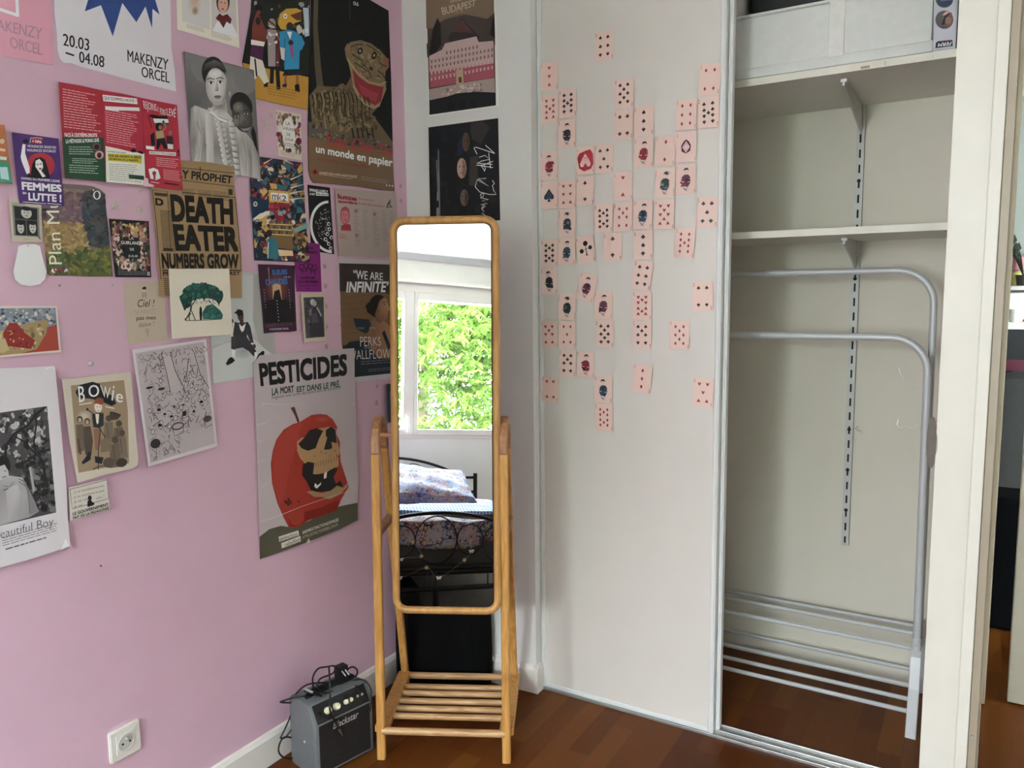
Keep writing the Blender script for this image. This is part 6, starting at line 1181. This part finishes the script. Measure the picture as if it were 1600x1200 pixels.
s.poly([(461, 690), (468, 683), (476, 684), (480, 672), (492, 669), (504, 668), (512, 666), (522, 670), (524, 690), (529, 705), (526, 712), (521, 708), (526, 716), (526, 728), (512, 734), (505, 742), (492, 740), (486, 744), (476, 726), (466, 716), (461, 704)], '9c7c55')
sk = '231f1e'
s.poly([(463, 693), (472, 684), (480, 672), (492, 668.5), (502, 673), (496, 684), (490, 700), (478, 704), (468, 700)], sk); s.poly([(506, 672), (514, 666), (521, 671), (523, 692), (514, 690), (506, 681)], sk); s.poly([(503, 702), (508, 684), (514, 686), (516, 700), (510, 702)], sk)
s.poly([(470, 726), (478, 721), (488, 723), (486, 740), (492, 741), (506, 738), (520, 730), (525, 732), (518, 745), (522, 756), (528, 750), (533, 758), (526, 762), (515, 766), (500, 768), (484, 768), (476, 752), (469, 742)], '1f1d1d')
s.poly([(476, 768), (484, 766), (500, 770), (514, 766), (524, 758), (533, 762), (541, 752), (540, 760), (528, 772), (520, 776), (512, 780), (500, 776), (488, 776)], '8a7350'); s.poly([(503, 740), (508, 735), (507, 746), (503, 748)], 'c9bfb0'); s.poly([(489, 754), (493, 758), (499, 753), (498, 757), (492, 763), (488, 760)], 'c9bfb0')
for i in range(9): s.line([(490+i*4, 722-i*1.2), (490.5+i*4, 730-i*1.2)], .7, '5c442c')
for x, y in ((498, 706), (506, 708), (520, 704), (512, 712), (488, 712)): s.pell(x, y, 1, 1, '5c442c')
s.scatter(12, [(440, 780), (452, 778), (452, 788), (440, 788)], (.8, 2), ['3f1813'], 3, local=False); s.pell(463.5, 783, 1.8, 1.6, '4c1c16'); s.pell(459, 724, 1.2, 1, '4c1c16')
for a in ([(445, 800), (452, 818), (462, 822), (472, 812), (472, 798)],): s.poly(a, '8b2f22')
s.poly([(432, 838), (463, 828), (464, 835.5), (433, 846)], 'bdb7ad'); s.text('extinction', [(433.5, 838.5), (461, 830.5), (461.5, 836), (434, 845)], '1d1d1b', .0); s.poly([(436, 848), (466, 836.5), (467, 845), (437, 856)], 'bdb7ad'); s.text('rebellion', [(442, 847.5), (465.5, 838.5), (465.8, 844.5), (442.5, 853.5)], '1d1d1b', .0)
s.text('#6EMEEXTINCTIONDEMASSE', [(469, 829), (525.5, 808.5), (526, 814), (469.5, 834.5)], 'c5bfb5', .015); s.text('HTTPS://EXTINCTIONREBELLION.FR', [(469.5, 837), (524.5, 816.5), (525, 821), (470, 841.5)], 'aba598', .0)
for a in ([(398, 664), (412, 660), (420, 655)], [(400, 690), (410, 687)], [(398, 722), (418, 716)], [(402, 815), (430, 806), (470, 790), (530, 770), (556, 765)], [(405, 630), (440, 632), (470, 628)], [(545, 634), (552, 628)], [(405, 760), (420, 752)]): s.line(a, 1, 'b9afb0', taper=True)
s.poly([(475, 848), (479, 840), (482, 846), (477, 849)], 'bdb7ad')
s.build('poster', 'large white poster of a red apple with a skull face, low on the pink wall', 'poster', GR)
# strip flyer at the left edge
s = poster([(-40, 188), (2, 197), (14.5, 288.5), (-32, 283)], '9c5f3c', KL)
s.poly([(-34, 246), (8, 254), (14.3, 288), (-31.5, 282.5)], '3f8466'); s.line([(-20, 232), (3, 236)], 4, 'c3a58e'); s.line([(-20, 246), (5, 249)], 5, 'a9bdb4'); s.poly([(-6, 262), (6, 262), (9, 282), (-4, 280)], '9dbcc0'); s.pell(-2, 222, 4, 4, 'b9a58c')
s.build('flyer', 'orange and green flyer cut by the left edge of the picture', 'flyer', GR)
# dark strip behind the mirror
s = poster([(599, 600), (650, 594), (656, 650), (602, 660)], '28323c', KL)
s.scatter(30, [(.0, .0), (1, 0), (1, 1), (0, 1)], (.05, .12), ['2b3640', '35424c', '1f282f', '46525a'], 3, local=True) if False else None
s.poly([(603, 612), (640, 606), (640, 626), (605, 632)], '46545e'); s.line([(606, 640), (640, 634)], 2, '5d6a72')
s.build('photo_print', 'dark blue photo mostly hidden behind the left side of the mirror frame', 'photo', GR)
# clear tape on the red leaflet corner
s = Sheet(left3, [(220, 278), (226, 278), (236, 291), (218, 292)], 'c3aaae', KL, .0135, outline=[(220, 277), (226, 280), (227, 287), (236, 290), (234, 293), (219, 292)])
s.build('tape', 'strip of clear tape on the lower corner of the red leaflet', 'tape')
# stars stuck on the wall
sp_m = mat('glow_star_plastic', 'c9bfb2', .45, var=.03)
sp_m2 = mat('glow_star_plastic_pink', 'b09a9e', .5, var=.03)
def wstar(u, v, r, rot, k, label, m=None):
    c = on_x(u, v, XL); m_ = MB(); P = star_pts(0, 0, r, rot, .45)
    b = m_.b; cv = b.verts.new((.0035, 0, 0)); vs = [b.verts.new((.0012, a, z)) for a, z in P]; bs = [b.verts.new((.0002, a, z)) for a, z in P]
    for i in range(10): j = (i+1) % 10; b.faces.new((vs[i], vs[j], cv)); b.faces.new((vs[j], vs[i], bs[i], bs[j]))
    b.faces.new(bs[::-1]); o = m_.build('wall_star', m or sp_m, origin=(0, 0, 0)); o.location = c; tag(o, label, 'wall star', 'plastic stars on the pink wall')
for a in ((416, 195, .020, .2, 0, 'largest cream plastic star, beside the pale floral card'), (407, 219, .012, .6, 0, 'small cream star under the largest star'), (401, 159, .010, 1.0, 0, 'small cream star at the corner of the yellow-floor poster'), (424, 180, .010, .1, 0, 'small cream star touching the top of the largest star'),
          (178.5, 321, .015, .1, 0, 'cream star above the black floral card, left of a twin'), (217.5, 327.5, .014, .4, 0, 'cream star between the museum plan and the newspaper'), (219, 296, .009, .8, 0, 'cream star peeping below the red leaflet'),
          (507, 416, .0105, .2, 1, 'topmost star of the column beside the film poster'), (508.5, 447, .0105, .5, 1, 'second star from the top in the column beside the film poster'), (509, 478.5, .0105, .1, 1, 'third star from the top in the column beside the film poster'), (509.5, 510.5, .0105, .7, 1, 'fourth star from the top in the column beside the film poster'), (510, 541, .0105, .3, 1, 'lowest star of the column beside the film poster'),
          (626, 291, .009, .3, 2, 'upper grey star in the wall corner right of the tiger poster'), (626.5, 314, .009, .8, 2, 'lower grey star in the wall corner right of the leaflet'), (588.5, 603, .009, .2, 2, 'upper dark star beside the dark blue photo'), (588.8, 629, .009, .6, 2, 'middle dark star beside the dark blue photo'), (590, 656, .009, .3, 2, 'lowest dark star, just left of the mirror arch')):
    wstar(a[0], a[1], a[2], a[3], a[4], a[5], sp_m if a[4] == 0 else sp_m2)
pinm = mat('clear_pin', 'cfc6cb', .15, var=.02, coat=.5)
for u, v, r_, lab in ((141, 568, .0062, 'clear round push pin above the tan illustration'), (93, 446, .0025, 'tiny white pin below the museum plan'), (176, 445, .0025, 'tiny white pin below the black floral card'), (157, 884, .0014, 'tiny dark nail hole low on the pink wall')):
    c = on_x(u, v, XL); m_ = MB(); m_.lathe([(r_, .0), (r_, .0035), (r_*.6, .0055), (.0, .006)], (0, 0, 0), 16, Matrix.Rotation(PI/2, 4, 'Y')); o = m_.build('push_pin', pinm if r_ > .002 else M['dark'], smooth=True, origin=(0, 0, 0)); o.location = c; tag(o, lab, 'pin')

# ================================================================ POSTERS ON THE WHITE WALL
KW = 1.6; GW = 'posters beside the closet'
s = poster([(664.5, -60), (774, -60), (779.5, 166.5), (670, 182.5)], 'c6c3bb', KW, off=.0016, wall=back3)
s.poly([(665.2, -55), (770.5, -55), (775.4, 164.8), (671.6, 179.6)], '4a3d35')
s.poly([(665.3, -50), (771, -50), (773, 40), (666.5, 45)], '6b5a4a'); s.poly([(667, 70), (680, 40), (700, 28), (722, 22), (745, 26), (762, 30), (773, 20), (774, 70), (668, 90)], '3d3632'); s.poly([(700, 60), (722, 28), (750, 58), (745, 66), (705, 70)], '2e2728'); s.poly([(706, 50), (722, 30), (740, 52)], '4a2f30'); s.poly([(671, 85), (677, 45), (684, 28), (689, 38), (690, 70), (680, 85)], '1c1715'); s.poly([(766, 55), (770, 30), (773, 25), (774, 60)], '1d1615')
s.text('BUDAPEST', [(689.5, 12), (745, -1), (743, 10), (692.5, 24)], 'a59a7f', .01); s.text('HOTEL', [(713, 18), (725.5, 15.5), (725, 19), (713.5, 21.5)], '857b66', 0); s.text('GRAND', [(703, 1), (722, -4), (722, 1), (703.5, 5)], 'a59a7f', 0); s.rows(0, 0, 1, 1, 1, '5f564a', .6, 2, 0, [(696, 28), (742, 17), (742, 20), (696, 31)])
s.poly([(671, 88), (691, 78), (696, 68), (745, 57), (748, 66), (771.5, 64), (772, 100), (671.5, 114)], 'a88f8c'); s.poly([(671.5, 113), (772, 99), (773, 121), (672.5, 137)], '8d4a55')
for j in range(5):
    for i in range(17):
        x = 674+i*5.9; y = 85-i*1.15+j*9.2
        if j == 0 and (i < 4 or i > 12): continue
        s.poly([(x, y), (x+2, y-.3), (x+2.1, y+4.6), (x+.1, y+4.9)], '5d4a4a' if j < 3 else 'b79c96')
for j in range(4): s.line([(671.3, 95+j*8.5), (772, 80+j*8.5)], .7, '8f7472')
s.poly([(713, 110), (724, 108), (725, 131), (714, 133)], 'a08a72'); s.poly([(717, 121), (722, 120.5), (722.5, 129), (717.5, 130)], '4d3a26'); s.poly([(671, 140), (735, 128), (773.5, 122), (774.5, 145), (740, 143), (700, 152), (672, 157)], '8f807a'); s.scatter(40, [(690, 140), (755, 130), (755, 142), (692, 150)], (.8, 2), ['a89a92', '6d5f5a', 'b3a69c'], 3, local=False)
s.poly([(672, 157), (700, 151), (715, 146), (740, 144), (775, 145), (775.4, 164.6), (671.7, 179.4)], '16171b')
for x in (705, 723, 741): s.pell(x, 166-(x-705)*.12, 6, 7, '0e0f12')
s.build('poster', 'dark framed-looking print of a wide pink hotel front below brown hills', 'poster', GW)
s = poster([(668.5, 195.5), (780.5, 182.5), (784, 349), (672, 362)], 'bab6b1', KW, off=.0017, wall=back3)
s.poly([(669.8, 199.2), (778.8, 184.7), (782, 344), (672.8, 358)], '0f1116')
s.scatter(60, [(674, 205), (774, 192), (776, 335), (676, 345)], (3, 9), ['12141a', '161519', '1a1718', '0d0f14', '15191f'], 3, (5, 8), (1, 1.6), False); s.poly([(736, 192), (756, 190), (766, 200), (752, 225), (736, 216)], '2a2425'); s.poly([(735, 246), (747, 244), (747, 290), (733, 290)], '2f2a26'); s.poly([(714, 225), (722, 212), (724, 240), (716, 244)], '161d33')
for x, y, rx, ry, c in ((728.5, 222, 6, 15, '4a3530'), (722, 263, 7.5, 16, '8c7468'), (726, 309, 6.5, 13, '5c4a41')):
    s.pell(x+1, y-2, rx*1.4, ry*1.2, '0d0d10'); s.pell(x, y, rx, ry, c); s.poly([(x+1, y-ry*.9), (x+rx*.9, y-ry*.4), (x+rx*.9, y+ry*.6), (x+1, y+ry*.9)], '3a2c27' if c != '8c7468' else '6a554b')
    for dx in (-.4, .4): s.pell(x+dx*rx, y-ry*.15, 1.2, .8, '171312')
    s.pell(x-.2, y+ry*.45, 1.6, .8, '4a2d2b')
ws = 'c6c4c0'
s.line([(759, 227), (773.5, 240)], 1.1, ws); s.line([(773.5, 240), (744, 230), (741, 231), (746, 241)], 1.1, ws); s.line([(749, 246), (758, 243), (766, 249), (752, 252), (746, 255), (770, 257)], 1, ws); s.line([(764, 239), (767, 263)], 1, ws); s.line([(771, 252), (756, 258), (745, 258), (771, 262)], 1, ws); s.line([(757, 266), (753, 260), (757, 259), (759, 264), (757, 268)], 1, ws)
s.line([(760, 279), (748, 279), (764, 291), (746, 281), (743, 292), (750, 300), (765, 304), (776, 304), (772, 298), (770, 290), (773, 287), (770, 282)], 1.1, ws); s.line([(752, 303), (757, 303), (755, 308), (751, 306), (752, 303)], 1, ws); s.line([(751, 309), (764, 312), (754, 314), (762, 318), (752, 320)], 1, ws); s.line([(754, 326), (759, 322), (756, 320), (753, 326), (757, 331)], 1, ws); s.line([(753, 333), (757, 335), (760, 340)], 1, ws)
s.rows(0, 0, 1, 1, 4, '77767a', .6, 3, .3, [(686, 236), (686.5, 236), (687, 345), (682, 345)]); s.line([(685.5, 234), (688, 345)], 1.6, '6b6a6d'); s.line([(683, 250), (685, 300)], 2.4, '545357')
s.build('poster', 'dark film poster of faces with sideways white handwriting, above the mirror', 'poster', GW)
# ================================================================ PLAYING CARDS ON THE SLIDING DOOR
DY = 2.3029
CW, CH = .0625, .0875
PK, RD, BK_ = 'd3b8ad', '8f2433', '15171c'
KC = 1.22
def suit(sd, kind, cx, cy, r, inv=False, col=None):
    sg = -1 if inv else 1; c = col or (RD if kind in 'HD' else BK_)
    def P(l): return [(cx+a*r, cy+b*r*sg) for a, b in l]
    if kind == 'D': sd.poly(P([(0, -1.15), (.78, 0), (0, 1.15), (-.78, 0)]), c)
    elif kind == 'H': sd.poly(P([(0, -.35), (.35, -.95), (.8, -.95), (.95, -.5), (.6, .2), (0, 1.1), (-.6, .2), (-.95, -.5), (-.8, -.95), (-.35, -.95)]), c)
    elif kind == 'S':
        sd.poly(P([(0, -1.15), (.5, -.45), (.98, .1), (.95, .6), (.5, .75), (.1, .5), (.35, 1.1), (-.35, 1.1), (-.1, .5), (-.5, .75), (-.95, .6), (-.98, .1), (-.5, -.45)]), c)
    else:
        z = None
        for a, b in ((0, -.60), (-.66, .15), (.66, .15)): z = sd.ell(cx+a*r, cy+b*r*sg, .50*r, .50*r, c, n=9, local=False)
        sd.poly(P([(-.2, -.3), (.2, -.3), (.2, .2), (.45, 1.1), (-.45, 1.1), (-.2, .2)]), c)
PIPS = {2: [(0, -1), (0, 1)], 3: [(0, -1), (0, 0), (0, 1)], 4: [(-1, -1), (1, -1), (-1, 1), (1, 1)], 5: [(-1, -1), (1, -1), (0, 0), (-1, 1), (1, 1)],
        6: [(-1, -1), (1, -1), (-1, 0), (1, 0), (-1, 1), (1, 1)], 7: [(-1, -1), (1, -1), (0, -.5), (-1, 0), (1, 0), (-1, 1), (1, 1)],
        8: [(-1, -1), (1, -1), (0, -.5), (-1, 0), (1, 0), (0, .5), (-1, 1), (1, 1)],
        9: [(-1, -1), (1, -1), (-1, -.34), (1, -.34), (0, 0), (-1, .34), (1, .34), (-1, 1), (1, 1)],
        10: [(-1, -1), (1, -1), (0, -.66), (-1, -.34), (1, -.34), (-1, .34), (1, .34), (0, .66), (-1, 1), (1, 1)]}
def figure(sd, kind, seed):
    """a court figure: head, torso, arms, lower half, in loose patches"""
    r = random.Random(seed)
    body = {'red': ['7d2430', '9a2f3a', '2a1d20'], 'plum': ['5b2838', '7a3a4a', '2a1b22'], 'blue': ['2b4052', '3b5468', '1c2128'], 'dark': ['23252b', '3a3c42', '17181c'], 'jest': ['2a3a3c', '6d7478', '1c2024']}[kind]
    sd.poly([(-.010, -.006), (-.004, -.012), (.006, -.012), (.012, -.004), (.011, .010), (.006, .020), (-.007, .018), (-.012, .008)], body[0])
    for k in range(7): x, y = r.uniform(-.010, .010), r.uniform(-.008, .018); q = r.uniform(.003, .006); sd.ell(x, y, q, q*r.uniform(.5, 1.2), r.choice(body), rot=r.uniform(0, 3), n=8, local=False)
    sd.poly([(-.008, .018), (.007, .020), (.009, .029), (.001, .033), (-.007, .029)], 'c8b4b0'); sd.line([(-.006, .022), (.004, .030)], .0015, body[2]); sd.line([(.005, .021), (-.003, .029)], .0012, body[1])
    x = r.uniform(-.002, .003); sd.ell(x, -.0195, .0058, .0072, 'cdb8b2', n=12, local=False); sd.poly([(x-.007, -.0215), (x-.004, -.029), (x+.004, -.0295), (x+.0075, -.022), (x+.003, -.0245), (x-.003, -.024)], body[2]); sd.ell(x-.002, -.020, .0008, .0006, '1a1a1a', n=6, local=False); sd.ell(x+.0022, -.020, .0008, .0006, '1a1a1a', n=6, local=False); sd.ell(x, -.0155, .0012, .0005, '8a2f36', n=6, local=False)
    sd.line([(-.010, -.004), (-.013, .004), (-.004, .007)], .0022, 'c3aaa6'); sd.line([(.011, -.003), (.013, .006), (.005, .008)], .0022, 'c3aaa6')
    if kind == 'jest':
        for a in range(5): g = -PI*.15-a*PI*.18; sd.poly([(x, -.022), (x+.014*math.cos(g), -.022+.012*math.sin(g)), (x+.004, -.020)], r.choice(body))
        for a in range(7): sd.poly([(-.011+.0032*a, .006), (-.0095+.0032*a, .016), (-.008+.0032*a, .006)], body[2])
def stretch(sd, n0, c, kx, kz):
    sd.V[n0:] = [(c.x+(x-c.x)*kx, y, c.z+(z-c.z)*kz) for x, y, z in sd.V[n0:]]
names = {2: 'two', 3: 'three', 4: 'four', 5: 'five', 6: 'six', 7: 'seven', 8: 'eight', 9: 'nine', 10: 'ten'}
sn = {'S': 'spades', 'H': 'hearts', 'D': 'diamonds', 'C': 'clubs'}
CARDS = [(6, 'S', 944, 71.7, 0), (3, 'H', 858.4, 119.5, 0), (9, 'H', 859.4, 170.4, 0), (9, 'C', 887.2, 161.2, 0), (('K', 'C', 'dark', 'figure in a black coat, below the nine of clubs'), 'C', 885.8, 209.2, 0), (8, 'S', 975, 146, 0), (4, 'C', 974.5, 195.5, 0), (3, 'S', 1006, 189, 0), (4, 'D', 1109, 124, 3), (6, 'D', 1072.3, 179, 1), (9, 'S', 1107, 176, -2),
 (('Q', 'H', 'red', 'red figure tumbling, left of the two of diamonds'), 'H', 1005.7, 238.6, 1), (2, 'D', 1039.6, 235.6, 4), (('A', 'D'), 'D', 1072, 229.8, 1), (('J', 'H', 'red', 'red-coated figure at the left edge of the door'), 'H', 858, 259, 0), (('A', 'H'), 'H', 914.7, 251, -1), (5, 'S', 943.7, 248, -1), (('A', 'S'), 'S', 858, 305.4, 0), (6, 'H', 886, 303.5, 0), (2, 'S', 914.3, 298.6, 0), (2, 'H', 973.4, 291, 0),
 (('JOKER', '', 'jest', 'jester, right of the two of hearts'), '', 1038.9, 286, 1), (('Q', 'D', 'plum', 'plum figure seated, below the ace of diamonds'), 'D', 1071.6, 280.2, 0), (('JOKER', '', 'jest', 'crouching jester, below the six of hearts'), '', 886.2, 348, 0), (10, 'S', 943, 341.3, -1), (7, 'D', 973.4, 339.3, 1), (('J', 'S', 'blue', 'blue-coated figure, right of the seven of diamonds'), 'S', 1004.4, 335.4, 3), (8, 'H', 1038, 335.4, 1), (5, 'C', 1105, 331.6, 2), (10, 'C', 858.5, 395.5, 0), (('Q', 'S', 'blue', 'blue figure with black hair, beside the ace of clubs'), 'S', 885.6, 392.6, 1), (('A', 'C'), 'C', 915.3, 389.7, -7), (2, 'C', 957.3, 385.8, 0), (3, 'C', 1005, 383, 0), (9, 'D', 1069.7, 379.4, 4), (6, 'C', 1003.7, 430.5, 9),
 (('J', 'C', 'dark', 'small dark figure in a cap, below the ten of clubs'), 'C', 858, 439.5, -2), (('J', 'D', 'plum', 'plum figure, tilted most to the right'), 'D', 916.7, 449, 14), (4, 'S', 1098, 463, -1), (('JOKER', '', 'jest', 'spiky jester, left of the king of diamonds'), '', 886, 479.6, 1), (('K', 'D', 'plum', 'stout plum king, above the eight of clubs'), 'D', 942.7, 476.8, 1), (10, 'H', 1003.3, 477.4, 0), (7, 'H', 858, 522.5, -1), (5, 'D', 886.3, 522.5, 0), (8, 'C', 944.8, 521.8, -1), (7, 'S', 1003, 523, 0), (8, 'D', 1061.8, 523.5, 0), (7, 'C', 886.8, 567.3, 1), (('K', 'H', 'red', 'red and black king, right of the seven of clubs'), 'H', 915, 569.5, -1), (4, 'H', 859.7, 608, 0), (('K', 'S', 'blue', 'blue king holding a gun, above the ten of diamonds'), 'S', 942.7, 608.5, 1), (3, 'D', 1003.3, 591.6, 5), (5, 'H', 1098.6, 613.5, 2), (10, 'D', 943.7, 652, -1)]
for i, (rk_, st_, u, v, rot) in enumerate(CARDS):
    c = on_y(u, v, DY); g = math.radians(rot); cg, sg_ = math.cos(g), math.sin(g); off = .0006+.0002*(i % 4)
    def to3(p, o, c=c, cg=cg, sg_=sg_): x, y = p; return (c.x+x*cg-y*sg_, c.y-o, c.z-(x*sg_+y*cg))
    W2, H2 = CW/2, CH/2; ol = [(a, -b) for a, b in rrect(-W2, W2, -H2, H2, .0035, 3)]
    sd = Sheet(to3, [(-W2, -H2), (W2, -H2), (W2, H2), (-W2, H2)], PK, KC, off, ol, .0003)
    ic = RD if st_ in ('H', 'D') else BK_
    if isinstance(rk_, int):
        for a, b in PIPS[rk_]:
            suit(sd, st_, a*.0125, b*.0255, .0052 if rk_ > 3 else .0058, inv=b > .01)
        lab = 'pink playing card, the %s of %s, stuck on the closet door' % (names[rk_], sn[st_]); idx = str(rk_)
    elif rk_[0] == 'A':
        idx = 'A'; lab = 'pink playing card, the ace of %s, stuck on the closet door' % sn[st_]
        if st_ == 'S': suit(sd, 'S', 0, 0, .0185, col='22303a'); [sd.line([(a*.35, -.012), (a, .002), (a*.6, .010)], .0006, '4d626e') for a in (-.010, -.005, .0, .005, .010)]
        elif st_ == 'H':
            sd.poly([(-.028, -.010), (-.020, -.024), (0, -.030), (.018, -.033), (.021, -.028), (.027, -.018), (.028, .012), (.020, .027), (-.005, .033), (-.022, .022)], 'a02a36'); suit(sd, 'H', .0, .0, .0195, inv=True, col='dcc0bb'); [sd.line([(a*.3, -.012), (a, .006), (a*.6, .016)], .0012, 'a02a36') for a in (-.012, -.006, .0, .006, .012)]
        elif st_ == 'D': sd.poly([(-.015, -.004), (-.008, -.016), (0, -.022), (.008, -.016), (.015, -.004), (.013, .012), (0, .019), (-.013, .012)], '4d2036'); suit(sd, 'D', 0, 0, .0145, col='dcc0bb'); [sd.line([(a*.2, -.012), (a, 0), (a*.2, .012)], .0007, '4d2036') for a in (-.007, -.0035, .0035, .007)]
        else:
            for a, b, r_ in ((.001, -.019, .0082), (-.0145, .004, .0072), (.0165, -.004, .0068)): sd.ell(a, b, r_, r_, BK_, n=16, local=False)
            sd.line([(-.014, .003), (.003, -.001), (.016, -.003)], .0012, BK_); sd.poly([(0, -.014), (.002, -.014), (.0035, .016), (.009, .019), (-.002, .020), (.0, .016)], BK_)
    else:
        n0 = len(sd.V); figure(sd, rk_[2], i+3); stretch(sd, n0, c, 1.22, 1.12); idx = rk_[0][0]; lab = 'pink playing card with a %s' % rk_[3]
    if idx == 'J' and rk_[0] == 'JOKER':
        for k in range(5): sd.ell(-.028, -.038+k*.0045, .0008, .0014, BK_, n=6, local=False); sd.ell(.028, .038-k*.0045, .0008, .0014, BK_, n=6, local=False)
    else:
        V_ = (.0026 if idx != '10' else .0036)
        sd.text(idx, [(-.0272-V_*.4, -.0405), (-.0272+V_*.6, -.0405), (-.0272+V_*.6, -.0345), (-.0272-V_*.4, -.0345)], ic, .01); suit(sd, st_, -.0268, -.0315, .0016)
        sd.text(idx, [(.0272+V_*.4, .0405), (.0272-V_*.6, .0405), (.0272-V_*.6, .0345), (.0272+V_*.4, .0345)], ic, .01); suit(sd, st_, .0268, .0315, .0016, inv=True)
    sd.build('playing_card', lab, 'playing card', 'playing cards on the closet door', M['card'], origin=c)
# ================================================================ CARTON ON THE UPPER SHELF (printed front)
t = thing('carton', 'narrow grey product carton with round photos beside the white storage box', 'carton', (-.118, 2.49, zt))
m_ = MB(); m_.box(-.028, .0265, .001, .33, 0, .285, .001); m_.build('box', mat('grey_carton', 'aeb0b4', .5, var=.03), t)
m_ = MB(); m_.box(.027, .034, .02, .33, 0, .3); m_.build('side_flap', M['dark'], t)
O2 = Vector((-.118, 2.49, zt))
def box3(p, o): q = on_y(p[0], p[1], 2.4905); return (q.x, 2.4905-o, q.z)
s = Sheet(box3, [(1459.5, -40), (1493, -40), (1492, 74.5), (1458.5, 78.5)], 'a5a7ad', 1.3, .0008)
for cy in (-2, 31): s.pell(1475.6, cy, 14.2, 14.5, '4c4b4d')
s.poly([(1464, 4), (1466, -12), (1484, -14), (1489, -2), (1487, 6), (1478, 11), (1468, 10)], '222c40'); s.poly([(1466, -6), (1486, -8), (1488, 0), (1470, 2)], '5b6b86')
s.poly([(1473, 28), (1480, 19), (1487, 20), (1489, 30), (1485, 40), (1475, 41), (1466, 40), (1472, 35)], '6b4a3f'); s.poly([(1474, 30), (1477, 22), (1484, 20), (1482, 24), (1477, 32), (1476, 39), (1471, 39)], '16171f'); s.pell(1482, 32, 5, 6, '7d5a4c'); s.poly([(1472, 24), (1478, 18), (1484, 19), (1477, 24)], 'b58a80')
s.poly([(1462.5, 66.5), (1466, 64.5), (1488, 62.5), (1488.8, 72), (1461.5, 75.5)], '17171d'); s.line([(1467, 64.6), (1487, 62.8)], 1, '7a3a3d'); s.text('FERM', [(1486.5, 70.8), (1465, 73.3), (1465.5, 67.5), (1487, 65.3)], 'd9d9dc', .01, .2)
s.build('printed_front', None, None, m=M['card'], parent=t, origin=O2)
